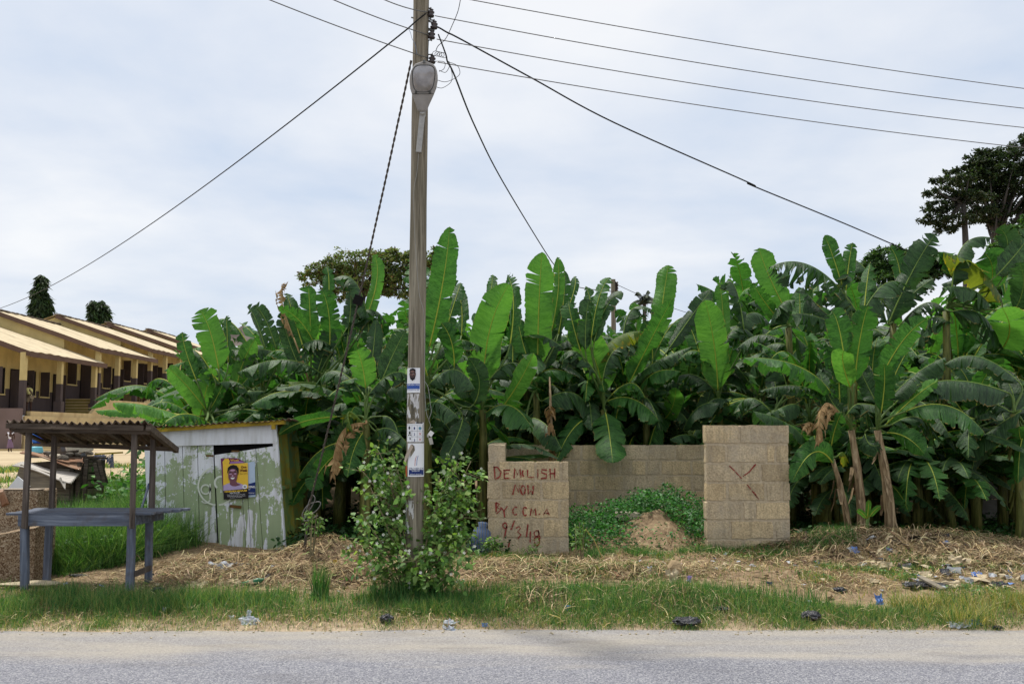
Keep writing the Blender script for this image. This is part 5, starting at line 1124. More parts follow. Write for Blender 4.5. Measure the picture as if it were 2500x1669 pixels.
for k in range(5):
    y0=52+BLN*k; y1=y0+BLN; ez=EAVE0+RISE[k]-.0; fz=FL0+RISE[k]*.98; xe=XE-.12*k
    s_=thing('school_block',names[k]+' ','school building',(xe-4,y0,fz)); s_['label']=names[k].strip(); SCH.append(s_)
    rp=math.tan(R(19.5)); RX=6.9; rx=xe-RX; rz=ez+RX*rp
    # roof slopes
    def slope(u,v,k=k,y0=y0,y1=y1,xe=xe,ez=ez,rx=rx,rz=rz):
        x_=xe+(rx-xe)*v; z=ez+(rz-ez)*v; y=y0-.25+(y1-y0+.75)*u
        return Vector((x_,y,z+.02*math.sin(u*60)+.03*math.sin(u*7+v*5)))
    mb=MB().grid(slope,90,10); mb.grid(lambda u,v: Vector((rx-(RX)*v,y0-.25+(y1-y0+.75)*u,rz-(rz-ez)*v)),4,2)
    o=build('roof',mb,ROOFM,s_,smooth=True); 
    cap=MB(); 
    for q in range(34): cap.box((rx,y0-.2+q*.285,rz+.03+random.uniform(-.02,.03)),(.34,.27,.07),Matrix.Rotation(R(random.uniform(-7,7)),3,'Z')); 
    build('ridge_cap',cap,RIDGE,s_)
    mb=MB().beam((xe+.02,y0-.27,ez-.13),(rx,y0-.27,rz-.13),.26,.04,side=(0,0,1)); build('barge_board',mb,FASC,s_)
    mb=MB().beam((xe+.03,y0-.27,ez-.14),(xe+.03,y1+.5,ez-.14),.27,.04,side=(0,0,1)); build('fascia',mb,FASC,s_)
    # gable wall facing the road
    xw=xe-2.35
    mb=MB(); 
    g0=[(xw,fz),(xw,ez+2.35*rp-.05),(rx,rz-.12),(rx-RX+.5,ez),(rx-RX+.5,fz-2)]
    mb.add([(x_,y0,z_) for x_,z_ in g0]+[(x_,y0+.15,z_) for x_,z_ in g0],[(0,1,2,3,4),(9,8,7,6,5),(0,5,6,1)]); build('gable_wall',mb,YWALL,s_)
    # front wall along the veranda, openings as framed panels, indoor shade put into their dark colour
    h=2.35; wz=fz
    for a_,b_,m_,nm_ in ((0,1.25,BWALL,'dado'),(1.25,ez+2.35*rp-wz-.05,YWALL,'wall')):
        build(nm_,MB().box((xw-.07,(y0+.15+y1)/2,wz+(a_+b_)/2),(.14,y1-y0-.16,b_-a_)),m_,s_)
    # end of the veranda: short screen where the next block begins
    ops=[('window',.5,1.9,.95,2.35),('door',2.5,3.5,0,2.35),('window',4.0,5.4,.95,2.35),('window',5.9,7.1,.95,2.35),('door',7.6,8.6,0,2.35)]
    for nm_,a_,b_,c_,d_ in ops:
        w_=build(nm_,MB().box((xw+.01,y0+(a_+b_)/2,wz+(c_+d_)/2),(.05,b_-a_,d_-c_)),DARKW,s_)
        if nm_=='window':
            fr=MB(); 
            for yy in (a_,b_): fr.box((xw+.035,y0+yy,wz+(c_+d_)/2),(.04,.05,d_-c_+.1))
            fr.box((xw+.035,y0+(a_+b_)/2,wz+c_-.04),(.07,b_-a_+.1,.08)); build('frame',fr,YWALL,w_)
            build('shutter',MB().box((xw+.30,y0+a_+.05,wz+(c_+d_)/2),(.55,.04,d_-c_)),BWALL,w_)
        else: build('leaf_panel',MB().box((xw+.40,y0+a_+.05,wz+1.15),(.75,.05,2.25)),BWALL,w_)
    # posts
    for q in range(4 if k in(0,) else 3):
        yy=y0+.25+q*3.02 if k else [y0-.2,y0+4.0,y0+8.6,y0+99][q]
        if k==0 and q==3: continue
        xp=xe-.30; px_=build('post',MB().box((xp,yy,wz+2.15),(.30,.30,ez-.2-wz-1.55+.0+.0) if False else (.28,.28,0.01)),YWALL,s_)
        bpy.data.objects.remove(px_)
        top=ez-.05; mid=wz+ (top-wz)*.52
        p_=build('post',MB().box((xp,yy,(mid+top)/2),(.27,.27,top-mid)),YWALL,s_); build('painted_base',MB().box((xp,yy,(wz+mid)/2-.1),(.275,.275,mid-wz+.2)),BWALL if k==0 or q else BWALL,p_)
        if k==0 and q in (1,2): build('plinth',MB().box((xp,yy,wz+.1),(.42,.42,1.0)),BWALL,p_)
    # veranda slab and retaining wall
    zb=.3
    build('retaining_wall',MB().box((xe-.05,(y0+y1)/2+.02,(fz+zb)/2-.02),(.20,BLN-.02,fz-zb)),TAN,s_)
    build('veranda_floor',MB().box((xe-1.3,(y0+y1)/2,fz-.10),(2.28,BLN-.01,.16)),STEPM,s_)
    if k<4:
        n=5; r_=(RISE[k+1]-RISE[k])*.98/n
        mb=MB()
        for q in range(n): mb.box((xe-1.25,y1-.06-(n-1-q)*.17 + .0,fz+r_*(q+.5)-.04),(1.9,.36,r_+.08))
        build('steps',mb,STEPM,s_)
        mb=MB()
        for q in range(n): mb.box((xe-1.25,y1-.06-(n-1-q)*.17-.19,fz+r_*(q+1)-.03),(1.9,.03,.05))
        build('tread_light_strip',mb,TAN,s_)  # lighter strips added so the steps read, tread light put into colour
        mb=MB(); mb.add([(xe+.06,y1-1.6,fz-.02),(xe+.06,y1,fz-.02),(xe+.06,y1,fz+r_*n),(xe-.14,y1-1.6,fz-.02),(xe-.14,y1,fz-.02),(xe-.14,y1,fz+r_*n)],[(0,1,2),(5,4,3),(0,2,5,3)]); build('stair_cheek',mb,TAN,s_)
pw=thing('retaining_wall','stained purple-brown plaster wall below the nearest school block','wall',(XE-3,51,.4))
build('wall',MB().box(((XE+.2-60)/2,50.75,(P(20,996,50.6).z+.2)/2),(XE+.2+60,.3,P(20,996,50.6).z-.2)),PWALL,pw)
build('kerb',MB().box((-32,50.2,.62),(18,.5,.42)),TAN,pw)
tw_=thing('retaining_wall','long tan plastered wall below the school steps running toward the bananas','wall',(XE+1,56,.4))
build('wall',MB().box((XE+.12,51.2+23,1.35),(.12,46,2.3)),TAN,tw_)
# distant grey shed roof between the leaves
db_=thing('distant_house','low house with a brown tin roof glimpsed above the left banana leaves','house',P(570,850,60)); 
mb=MB(); a1,a2,a3,a4=P(525,818,60),P(590,775,60),P(640,800,60),P(600,850,60)
mb.add([P(528,836,60),P(640,856,60),P(620,814,63),P(592,794,63)],[(0,1,2,3)]); build('roof',mb,plaster('brown_tin',RGB(104,96,90),RGB(78,70,66)),db_)
build('wall',MB().box(((a1.x+P(640,818,60).x)/2+.1,62.2,3.4),(1.6,1.4,5.4)),FASC,db_)
# ---------------------------------------------------------------- people
CLO={}
def clothm(c): 
    n='cloth_%d_%d_%d'%c
    return plain(n,RGB(*c),.9,.15,40)
SKIN=plain('dark_skin',RGB(72,48,38),.6,.1,10); HAIR=plain('black_hair',RGB(18,15,14),.9,.2,60)
def skinmesh(name,verts,edges,radii,mat,parent,sub=1):
    me=bpy.data.meshes.new(name); base=wloc(parent); me.from_pydata([tuple(Vector(v)-base) for v in verts],edges,[])
    o=bpy.data.objects.new(name,me); C.objects.link(o); md=o.modifiers.new('skin','SKIN'); md.use_smooth_shade=True
    for i,r_ in enumerate(radii):
        sv=me.skin_vertices[0].data[i]; sv.radius=(r_ if isinstance(r_,tuple) else (r_,r_)); sv.use_root=(i==0)
    o.modifiers.new('sub','SUBSURF').levels=sub; o.modifiers['sub'].render_levels=sub
    dg=bpy.context.evaluated_depsgraph_get(); m2=bpy.data.meshes.new_from_object(o.evaluated_get(dg)); bpy.data.objects.remove(o)
    m2.name=name; m2.materials.clear(); m2.materials.append(mat); m2.polygons.foreach_set('use_smooth',[True]*len(m2.polygons))
    o=bpy.data.objects.new(name,m2); link(o,parent); return o
def person(label,foot,H,face,top,bottom,skirt=False,pose=None):
    """face: heading in degrees (0 = away from the camera); pose: joint overrides in units of height"""
    f=Vector(foot); t=thing('person',label,'person',f); rz=Matrix.Rotation(R(face),3,'Z')
    J=dict(pel=(0,0,.52),ch=(0,0,.70),nk=(0,0,.83),hd=(0,.01,.93),sL=(-.11,0,.80),sR=(.11,0,.80),eL=(-.15,-.01,.64),eR=(.15,-.01,.64),hL=(-.15,.03,.49),hR=(.15,.03,.49),
      kL=(-.055,.01,.28),kR=(.055,.01,.28),aL=(-.06,0,.045),aR=(.06,0,.045),tL=(-.065,.09,.015),tR=(.065,.09,.015),pL=(-.055,0,.50),pR=(.055,0,.50))
    if pose: J.update(pose)
    ks=list(J); W={k:f+rz@(Vector(J[k])*H) for k in ks}
    rad=dict(pel=.085,ch=.095,nk=.035,hd=.062,sL=.042,sR=.042,eL=.028,eR=.028,hL=.020,hR=.020,kL=.042,kR=.042,aL=.026,aR=.026,tL=.022,tR=.022,pL=.062,pR=.062)
    E=[('pel','ch'),('ch','nk'),('nk','hd'),('ch','sL'),('ch','sR'),('sL','eL'),('sR','eR'),('eL','hL'),('eR','hR'),('pel','pL'),('pel','pR'),('pL','kL'),('pR','kR'),('kL','aL'),('kR','aR'),('aL','tL'),('aR','tR')]
    skinmesh('body',[W[k] for k in ks],[(ks.index(a_),ks.index(b_)) for a_,b_ in E],[rad[k]*H for k in ks],SKIN,t,2)
    hm=MB(); hc=W['hd']+Vector((0,0,.022*H)); up=(W['hd']-W['nk']).normalized()
    hm.lathe([(.001*H,.062*H),(.038*H,.055*H),(.062*H,.03*H),(.070*H,0),(.066*H,-.025*H),(.03*H,-.04*H)],hc+rz@Vector((0,-.012*H,0)),up,14); build('hair',hm,HAIR,t,smooth=True)
    def lerp(a_,b_,f_): return W[a_].lerp(W[b_],f_)
    vs=[lerp('pel','ch',-.15),lerp('pel','ch',.5),W['ch'],lerp('ch','nk',.55),W['sL'],W['sR'],lerp('sL','eL',.2),lerp('sR','eR',.2)]
    skinmesh('shirt',vs,[(0,1),(1,2),(2,3),(2,4),(2,5),(4,6),(5,7)],[x_*H for x_ in (.092,.085,.098,.045,.046,.046,.036,.036)],clothm(top),t,2)
    if skirt:
        prof=[(.085*H,0),(.095*H,-.08*H),(.11*H,-.2*H),(.135*H,-.36*H),(.13*H,-.37*H)]
        mb=MB().lathe(prof,lerp('pel','ch',.1),(0,0,1),18); build('skirt',mb,clothm(bottom),t,smooth=True)
    else:
        vs=[lerp('pel','ch',.05),W['pL'],W['pR'],lerp('pL','kL',.8),lerp('pR','kR',.8)]
        skinmesh('shorts',vs,[(0,1),(0,2),(1,3),(2,4)],[x_*H for x_ in (.098,.072,.072,.062,.062)],clothm(bottom),t,2)
    return t
gf=P(24,1108,47); person('small girl in white top and mauve skirt walking in the dirt yard',(gf.x,gf.y,G(gf.x,gf.y)),1.12,8,(224,222,230),(122,100,124),True,
   dict(eL=(-.19,.02,.68),hL=(-.20,.07,.76),eR=(.16,-.02,.65),hR=(.14,.02,.53),kR=(.05,-.03,.28),aR=(.06,-.06,.06),tR=(.06,.01,.02)))
def onfloor(px,k,dx=0): 
    y=52+BLN*k; return y
pm=P(104,1000,54.6); person('person in pale yellow shirt and khaki shorts leaning into a veranda window',(XE-1.55,55.2,FL0),1.62,70,(206,202,138),(140,126,106),False,
   dict(ch=(0,.05,.70),nk=(0,.10,.82),hd=(0,.14,.91),sL=(-.11,.06,.79),sR=(.11,.06,.79),eL=(-.13,.22,.78),hL=(-.10,.34,.84),eR=(.14,.20,.74),hR=(.13,.33,.80),kL=(-.08,.06,.27),aL=(-.09,.0,.045)))
person('child in yellow-green shirt standing half hidden behind a veranda post',(XE-.25,62.0-1.05,FL0+.02),1.25,200,(170,164,64),(112,96,78))
person('child in bright yellow shirt standing behind a post of the second block',(XE-.35,52+BLN*2-2.0,FL0+RISE[1]),1.15,190,(214,170,40),(150,140,130))
seat=dict(pel=(0,-.10,.13),pL=(-.055,-.08,.13),pR=(.055,-.08,.13),ch=(0,.0,.30),nk=(0,.08,.41),hd=(0,.13,.50),sL=(-.11,.03,.38),sR=(.11,.03,.38),eL=(-.15,.12,.26),eR=(.15,.12,.26),hL=(-.08,.2,.2),hR=(.08,.2,.2),kL=(-.07,.16,.26),kR=(.07,.16,.26),aL=(-.07,.2,.045),aR=(.07,.2,.045),tL=(-.07,.28,.015),tR=(.07,.28,.015))
person('person in dark checked top crouching on the upper veranda edge',(XE-.15,52+BLN*2-.9,FL0+RISE[1]+.02),1.6,150,(70,72,92),(52,50,58),False,seat)
# ---------------------------------------------------------------- yard furniture behind the stall
ybn=thing('timber_bench','low weathered plank bench in the dirt yard behind the shack','bench',P(110,1110,40))
for i,px_ in enumerate((85,150)): b=P(px_,1098,40); b.z=G(b.x,40); build('leg',MB().beam(b,b+Vector((0,0,.45)),.3,.2),GREYWOOD,ybn)
b=P(70,1088,40); c_=P(160,1088,40); b.z=c_.z=G(b.x,40)+.50; build('seat',MB().beam(b,c_,.4,.12,side=(0,1,0)),GREYWOODX,ybn)
for i,(px_,w_,h_,m_,lb) in enumerate(((89,.16,.55,RGB(30,96,190),'tall blue water can on the plank bench'),(103,.2,.30,RGB(44,70,170),'low blue bucket on the plank bench'))):
    q=P(px_,1080,40); q.z=G(q.x,40)+.565; tag(build('water_can',MB().lathe([(w_*.8,0),(w_,.05),(w_,h_*.7),(w_*.5,h_*.9),(w_*.4,h_)],q,(0,0,1),12),plain('blue_plastic_%d'%i,m_,.4,.1),loc=q,smooth=True),lb,'can')
dm=plain('zinc_sheet',RGB(140,150,164),.5,.3,9); 
for i,px_ in enumerate((160,176)):
    q=P(px_,1100,30); q.z=G(q.x,30)-.02; tag(build('zinc_drum',MB().lathe([(.16,0),(.17,.01),(.165,.2),(.175,.21),(.165,.4),(.17,.5),(.15,.51)],q,(0,0,1),16),dm,loc=q,smooth=True),['left one of two upright zinc drums behind the shack','right one of two upright zinc drums behind the shack'][i],'drum')
# ---------------------------------------------------------------- dilapidated shack
YS=18.5
sh=thing('wooden_shack','collapsed grey plank shack with rusty sheets laid over it behind the stall','shack',P(190,1240,YS))
DW=wood('dark_shack_planks',RGB(40,36,32),RGB(104,96,86),axis=0); LW=wood('light_shack_planks',RGB(96,90,80),RGB(150,142,126),axis=0)
RUST=Mt('rusty_sheet',.8,.3); n=RUST.noise(2.2,6); RUST.col(RUST.ramp(n,[(.35,RGB(158,144,128)),(.5,RGB(146,110,84)),(.65,RGB(110,76,56))])); RUST=RUST.m
ZN=plain('pale_zinc_sheet',RGB(176,170,162),.6,.18,3)
def SP(px,py,d=0): return P(px,py,YS+d)
for i in range(6):
    y0=1145+i*16; mb=MB(); q=[SP(135,y0+13,0),SP(182,y0+13,.0),SP(182,y0,.0),SP(135,y0-2,.0)]; bk=[p+Vector((0,.04,0)) for p in q]; mb.add(q+bk,[(0,1,2,3),(0,4,5,1),(2,6,7,3)]); build('plank',mb,LW,sh)
for i in range(6):
    y0=1120+i*18; mb=MB(); q=[SP(212,y0+15,.3),SP(252-i*1.2,y0+13,1.2),SP(254-i*1.2,y0,1.2),SP(212,y0,.3)]; bk=[p+Vector((-.03,.03,0)) for p in q]; mb.add(q+bk,[(0,1,2,3),(0,4,5,1),(2,6,7,3)]); build('plank',mb,LW,sh)
mb=MB(); q=[SP(60,1230,.6),SP(214,1235,.6),SP(214,1118,.6),SP(60,1130,.6)]; mb.add(q,[(0,1,2,3)]); mb.add([SP(205,1235,.45),SP(252,1225,1.4),SP(258,1112,1.4),SP(205,1112,.45)],[(0,1,2,3)]); build('inner_wall',mb,DW,sh)
for a_,b_ in (((174,1222),(176,1142)),((190,1226),(194,1128)),((205,1222),(212,1120)),((232,1130),(248,1190)),((243,1122),(257,1180))):
    build('post',MB().beam(SP(a_[0],a_[1],-.1),SP(b_[0],b_[1],-.05),.07,.05,jit=.01),DW,sh)
mb=MB(); q=[SP(172,1225,-.03),SP(196,1224,-.03),SP(198,1160,-.03),SP(174,1165,-.03)]; mb.add(q,[(0,1,2,3)]); build('corrugated_patch',mb,DW,sh)
def sheet(nm,cs,mat,amp=.02,waves=7,lab=None):
    p00,p10,p11,p01=cs
    mb=MB().grid(lambda u,v:(p00.lerp(p10,u)).lerp(p01.lerp(p11,u),v)+Vector((0,0,amp*math.sin(v*waves*6.28)+.03*math.sin(u*5+v*3))),30,waves*6); o=build(nm,mb,mat,sh,smooth=True,label=lab); o.modifiers.new('s','SOLIDIFY').thickness=.006; return o
sheet('roof_sheet',[SP(48,1106,-.1),SP(196,1143,-.3),SP(210,1118,.9),SP(80,1100,.9)],RUST,lab='upper rust-streaked roof sheet of the shack')
sheet('roof_sheet',[SP(30,1137,-.6),SP(172,1176,-.8),SP(196,1160,.0),SP(70,1128,.0)],ZN,lab='lower pale grey roof sheet of the shack')
build('board',MB().beam(SP(44,1155,-.55),SP(128,1180,-.55),.33,.04,side=(0,0,1)),LW,sh)
build('roof_beam',MB().beam(SP(205,1121,.2),SP(250,1127,.5),.08,.08),DW,sh)
sheet('torn_flap',[SP(140,1172,-.85),SP(160,1190,-.85),SP(160,1176,-.75),SP(150,1166,-.75)],ZN,.0,1)
# loose things on the shack roof
def T1(nm,lb,cat,mb,m,loc,smooth=False,**k): return tag(build(nm,mb,m,loc=loc,smooth=smooth,**k),lb,cat)
q=SP(86,1103,.4); T1('basin','upturned turquoise plastic basin on the shack roof','basin',MB().lathe([(.15,-.02),(.145,0),(.125,.08),(.115,.10),(.03,.105)],q,(0,0,1),20),plain('turquoise_plastic',RGB(110,186,202),.4,.08),q,True)
q=SP(168,1098,.8); T1('washing_tub','dark grey tub lying on its side on the shack roof','tub',MB().lathe([(.17,-.02),(.2,0),(.26,.2),(.28,.21),(.26,.19)],q,(.9,-.3,.35),18),plain('grey_tub',RGB(66,68,74),.6,.1),q,True)
q=SP(196,1104,.3); 
bk_=thing('hollow_block','pale hollow cement block tilted on the shack roof','block',q); rot=Matrix.Rotation(R(-14),3,'Y')@Matrix.Rotation(R(30),3,'Z'); CB=plain('pale_cement',RGB(196,186,168),.9,.12,20,.3)
mb=MB()
for dx in (-.2,0,.2): mb.box(q+rot@Vector((dx,0,.1)),(.05,.2,.22),rot)
for dy in (-.085,.085): 
    mb.box(q+rot@Vector((0,dy,.1)),(.398,.032,.218),rot)
build('shell',mb,CB,bk_); build('hollow',MB().box(q+rot@Vector((0,0,.1)),(.35,.13,.19),rot),BLACK,bk_)  # the hole is a solid black box, its shade put into the colour
def rock(c,r_,n=3,jit=.25,sq=(1,1,1)):
    import bmesh
    bm=bmesh.new(); bmesh.ops.create_icosphere(bm,subdivisions=n,radius=1)
    rg=random.Random(int(c[0]*1000)+int(c[1]*77)); off=[Vector((rg.gauss(0,1),rg.gauss(0,1),rg.gauss(0,1))).normalized() for _ in range(6)]
    mb=MB(); vs=[]
    for v in bm.verts:
        k=1+jit*sum(math.sin(v.co.dot(o_)*3.2+i*2)*.22 for i,o_ in enumerate(off))+rg.uniform(-.03,.03)*jit*3; p=v.co*k*r_; vs.append(Vector((p.x*sq[0],p.y*sq[1],p.z*sq[2]))+Vector(c))
    mb.add(vs,[tuple(v.index for v in f.verts) for f in bm.faces]); bm.free(); return mb
STN=plain('grey_stone',RGB(96,90,82),.95,.3,14,.5); STN2=plain('pale_stone',RGB(176,164,138),.95,.2,9,.4)
for i,(x_,y_,r_,lb,mt_) in enumerate([(218,1106,.11,'dark round stone beside the hollow block on the shack roof',STN),(155,1117,.13,'dark stone weighing down the rusty roof sheet',STN),(133,1114,.12,'pale block fragment weighing down the rusty roof sheet',CB),(120,1106,.14,'rubble lump just right of the turquoise basin',STN),(172,1110,.12,'rubble lump in the middle of the shack roof clutter',STN),(186,1109,.10,'small rubble lump under the hollow block',STN)]):
    q=SP(x_,y_,.05*i-.1); T1('stone',lb,'stone',rock(q,r_*.52,3,.7,(1.4,1,.7)),mt_,q)
for i,(a_,b_,lb) in enumerate([((150,1112),(262,1118),'long thin pole across the shack roof'),((110,1108),(190,1100),'dark plank across the shack roof clutter'),((128,1113),(200,1118),'short batten below the pale block fragment'),((232,1108),(300,1104),'yellow bamboo stick poking out right of the shack roof')]):
    p_,r_=SP(*a_,.2-.1*i),SP(*b_,.25-.1*i); T1('stick',lb,'stick',MB().beam(p_,r_,.03 if i!=1 else .12,.03),GREYWOODX if i!=3 else YEL,p_)
rg=random.Random(4); mb=MB(); q0=SP(262,1112,.5)
for k in range(90):
    x_=rg.uniform(232,276); q=SP(x_,1108+rg.uniform(-4,6)+(x_-232)*.1,.4); L_=rg.uniform(.03,.22 if x_>262 else .08); mb.add([q,q+Vector((.012,0,0)),q+Vector((rg.uniform(-.04,.04),-.02,-L_)),q+Vector((rg.uniform(-.04,.03),-.02,-L_*.9))],[(0,1,2,3)])
T1('rag_bundle','blue and white shredded rags hanging from the shack corner','rags',mb,Mt('rag_cloth',.9,.1).m,q0); a=MATS['rag_cloth']; 
bs=a.node_tree.nodes['Principled BSDF']; nz=a.node_tree.nodes.new('ShaderNodeTexVoronoi'); nz.inputs['Scale'].default_value=12; rp_=a.node_tree.nodes.new('ShaderNodeValToRGB'); rp_.color_ramp.elements[0].color=RGB(72,84,120); rp_.color_ramp.elements[1].color=RGB(150,150,156); a.node_tree.links.new(nz.outputs['Color'],rp_.inputs[0]); a.node_tree.links.new(rp_.outputs[0],bs.inputs['Base Color'])
q=P(46,1190,12.4); T1('board','white square board leaning behind the trough','board',MB().box(q,(.20,.015,.20),Matrix.Rotation(R(38),3,'Y')),WHITE,q)
q=P(300,1230,14); b_=P(366,1160,13.3); c2=P(346,1238,13.6); T1('iron_bar','rusty blue iron bar leaning on the kiosk\'s left side','bar',MB().beam(P(364,1180,13.05),P(346,1240,12.8),.025,.02),plain('blue_iron',RGB(44,56,84),.6,.2),q)
# white chairs / crate: dark tyre wedge left
q=P(6,1215,11.0); T1('rusty_scrap','brown rusty scrap metal piece hooked on the trough at the frame edge','scrap',MB().box(q,(.07,.05,.16),Matrix.Rotation(R(-20),3,'Y'),jit=.02),RUST,q)
# ---------------------------------------------------------------- trees
BARK=plain('tree_bark',RGB(78,74,70),.95,.3,6,.4,stretch=(4,4,.6))
def folmat(name,tf=.25,rough=.6):
    a=Mt(name,rough,.25); c=a.attr().outputs[0]; a.col(c); a.translucent(a.mix(1.0,c,(1.5,1.7,.7,1),'MULTIPLY'),tf); return a.m
FOL=folmat('tree_foliage'); 
def crown(name,parent,Y,blobs,nleaf,ls,cols,seed,sub=14,spread=.30,depth=1.0,flat_=.6,hang=False):
    rng=np.random.default_rng(seed); P0=[];k=PPM(Y)
    areas=np.array([b[2]*b[3] for b in blobs],float); areas/=areas.sum(); cen=[]
    for b,w_ in zip(blobs,areas):
        c0=np.array(P(b[0],b[1],Y)); rx,rz=b[2]/k,b[3]/k; ry=rx*depth
        m=max(4,int(sub*len(blobs)*w_*2))
        for _ in range(m):
            d=rng.normal(size=3); d/=np.linalg.norm(d); r_=rng.uniform(.35,1)**.5
            cc=c0+d*np.array([rx,ry,rz])*r_; cen.append(cc); n=int(nleaf*w_/m); rr=rx*spread*rng.uniform(.6,1.3)
            p=rng.normal(size=(n,3)); p/=np.linalg.norm(p,axis=1,keepdims=True); p*=rng.uniform(.2,1,(n,1))**.5; P0.append(cc+p*np.array([rr,rr,rr*flat_]))
    P0=np.concatenate(P0); n=len(P0); D=rng.normal(size=(n,3)); D[:,2]=D[:,2]*.6-(1.6 if hang else .25); N=rng.normal(size=(n,3))*.6; N[:,2]+=1
    v=leaves(P0,D,N,ls*rng.uniform(.7,1.3,n),ls*(.45 if not hang else .28)*rng.uniform(.8,1.2,n),cols,rng,.25,.1)
    npmesh(name,v[0],v[1],FOL,parent,v[2]); return cen
def tree(name,label,Y,foot,trunk,blobs,nleaf,ls,cols,seed,tr=.3,limbs=10,cat='tree',**kw):
    b=P(foot[0],foot[1],Y); b.z=G(b.x,Y)-.1; t=thing(name,label,cat,b); rg=random.Random(seed)
    cen=crown('crown',t,Y,blobs,nleaf,ls,cols,seed,**kw)
    pts=[b]+[P(x_,y_,Y) for x_,y_ in trunk]; mb=MB().tube(pts,[tr*(1-.6*i/(len(pts)-1)) for i in range(len(pts))],9)
    for i in range(limbs):
        c_=Vector(cen[rg.randrange(len(cen))]); s_=pts[-1].lerp(pts[-2],rg.uniform(0,.6)); m_=s_.lerp(c_,.5)+Vector((0,0,-.15)); mb.tube([s_,m_,c_],[tr*.28,tr*.17,tr*.05],5)
    build('trunk',mb,BARK,t,smooth=True); return t
DG=[RGB(40,56,34),RGB(54,72,40),RGB(34,46,30)]; OG=[RGB(84,108,56),RGB(108,126,70),RGB(68,90,48),RGB(124,130,80)]; MG=[RGB(64,96,48),RGB(84,116,58),RGB(52,80,42)]
tree('ashoka_tree','taller narrow drooping tree rising behind the nearest school block',78,(103,1000),[(102,900),(101,800),(101,690)],[(101,690,11,18),(101,715,17,20),(101,745,22,24),(100,775,24,26),(100,800,26,25)],9000,.55,DG+[RGB(60,80,48)],1,.12,4,hang=True,spread=.42,flat_=1.2)
tree('ashoka_tree','shorter rounded drooping tree behind the second school block',84,(240,1000),[(240,900),(240,820),(240,750)],[(240,745,17,16),(240,765,22,20),(240,788,22,24),(240,810,22,22)],7000,.55,DG+[RGB(60,80,48)],2,.12,4,hang=True,spread=.42,flat_=1.2)
tree('broad_tree','broad round-topped tree behind the grove left of the pole',44,(870,1000),[(870,900),(880,760),(890,690)],[(880,640,95,30),(800,660,60,22),(960,640,60,34),(770,680,46,20),(900,680,90,40),(1020,640,45,35),(1065,620,20,18),(840,700,60,40),(985,690,60,40)],22000,.15,OG+[RGB(96,80,58)],3,.28,22,sub=60,spread=.13)
tree('forest_tree','huge dark tree crown filling the right edge of the sky',46,(2430,1000),[(2430,900),(2425,700),(2430,540)],[(2450,400,75,45),(2400,400,50,40),(2340,430,40,26),(2520,370,60,50),(2420,430,80,50),(2490,460,90,60),(2400,500,60,45),(2470,540,60,35),(2560,480,80,90),(2385,455,40,35),(2500,560,50,25)],36000,.16,DG+[RGB(56,64,42)],4,.36,30,sub=60,spread=.13)
tree('forest_tree','tall thin-crowned tree with a bare grey trunk against the sky',43,(2362,1000),[(2362,800),(2358,600),(2354,520),(2352,470)],[(2340,440,45,15),(2300,470,45,14),(2290,505,42,16),(2370,480,50,16),(2330,540,60,14),(2270,535,32,14),(2395,520,36,16),(2310,560,30,10),(2290,440,20,8)],8500,.14,DG+[RGB(70,74,48)],5,.20,34,sub=26,spread=.15)
tree('forest_tree','dense rounded dark tree low behind the grove on the right',38,(2190,1000),[(2190,900),(2190,760),(2190,700)],[(2190,640,85,38),(2130,660,42,32),(2250,650,60,40),(2180,690,95,40),(2310,650,40,30),(2110,690,24,24)],20000,.15,[RGB(56,84,42),RGB(74,102,52),RGB(44,66,36)],6,.3,18,sub=50,spread=.14)
tree('forest_tree','bushy lighter green tree tucked under the huge dark crown',34,(2470,1000),[(2470,900),(2470,760),(2470,690)],[(2470,620,60,55),(2520,580,60,60),(2440,680,50,45),(2500,680,70,60)],16000,.13,MG,8,.25,14,sub=50,spread=.15)
# distant palm and utility pole
pt=thing('palm_tree','tiny feathery palm top beyond the middle of the grove','palm',Vector((P(1573,1000,70).x,70,0)))
pb=P(1573,735,70); build('trunk',MB().tube([Vector((pb.x,70,.5)),pb],[.18,.12],8),BARK,pt)
rg=random.Random(3); mb=MB()
for i in range(16):
    az=rg.uniform(0,6.28); el=R(rg.choice((75,60,45,20,0,80))); L_=rg.uniform(1.0,1.7); hd=Vector((math.cos(az)*.8,math.sin(az)*.8,0)); pr_=pb
    fr=[pb+(hd*math.cos(el)+Vector((0,0,math.sin(el))))*L_*t+Vector((0,0,-.8*t*t)) for t in (0,.25,.5,.75,1)]
    mb.tube(fr,.02,4)
    for j in range(1,22):
        q=fr[0].lerp(fr[-1],j/22) if False else bez(fr[0],fr[2],fr[4],22)[j]; s_=hd.cross(Vector((0,0,1))).normalized()
        for sg in (-1,1): e_=q+s_*sg*.28+Vector((0,0,-.22)); mb.add([q,q+hd*.06,e_+hd*.05,e_],[(0,1,2,3)])
build('crown',mb,plain('palm_green',RGB(62,74,56),.7,.2),pt)
dp=thing('utility_pole','small distant utility pole top poking above the middle of the grove','pole',Vector((P(1497,1000,42).x,42,.5)))
t_=P(1497,682,42); build('pole_shaft',MB().tube([Vector((t_.x,42,.3)),t_],[.12,.10],10),POLEM,dp); 
build('bracket',MB().beam(P(1497,698,42),P(1508,698,42),.05,.05),IRON,dp)
for i,yy in enumerate((692,700,707)): q=P(1505,yy,42); build('insulator',MB().lathe([(.05,-.08),(.09,-.04),(.05,0),(.09,.04),(.05,.08)],q,(0,0,1),8),CER,dp)
wire('overhead_wire','faint distant wire running right from the distant pole','wire',sagline(P(1505,694,42),P(1880,800,50),.4),.012,CABLE)
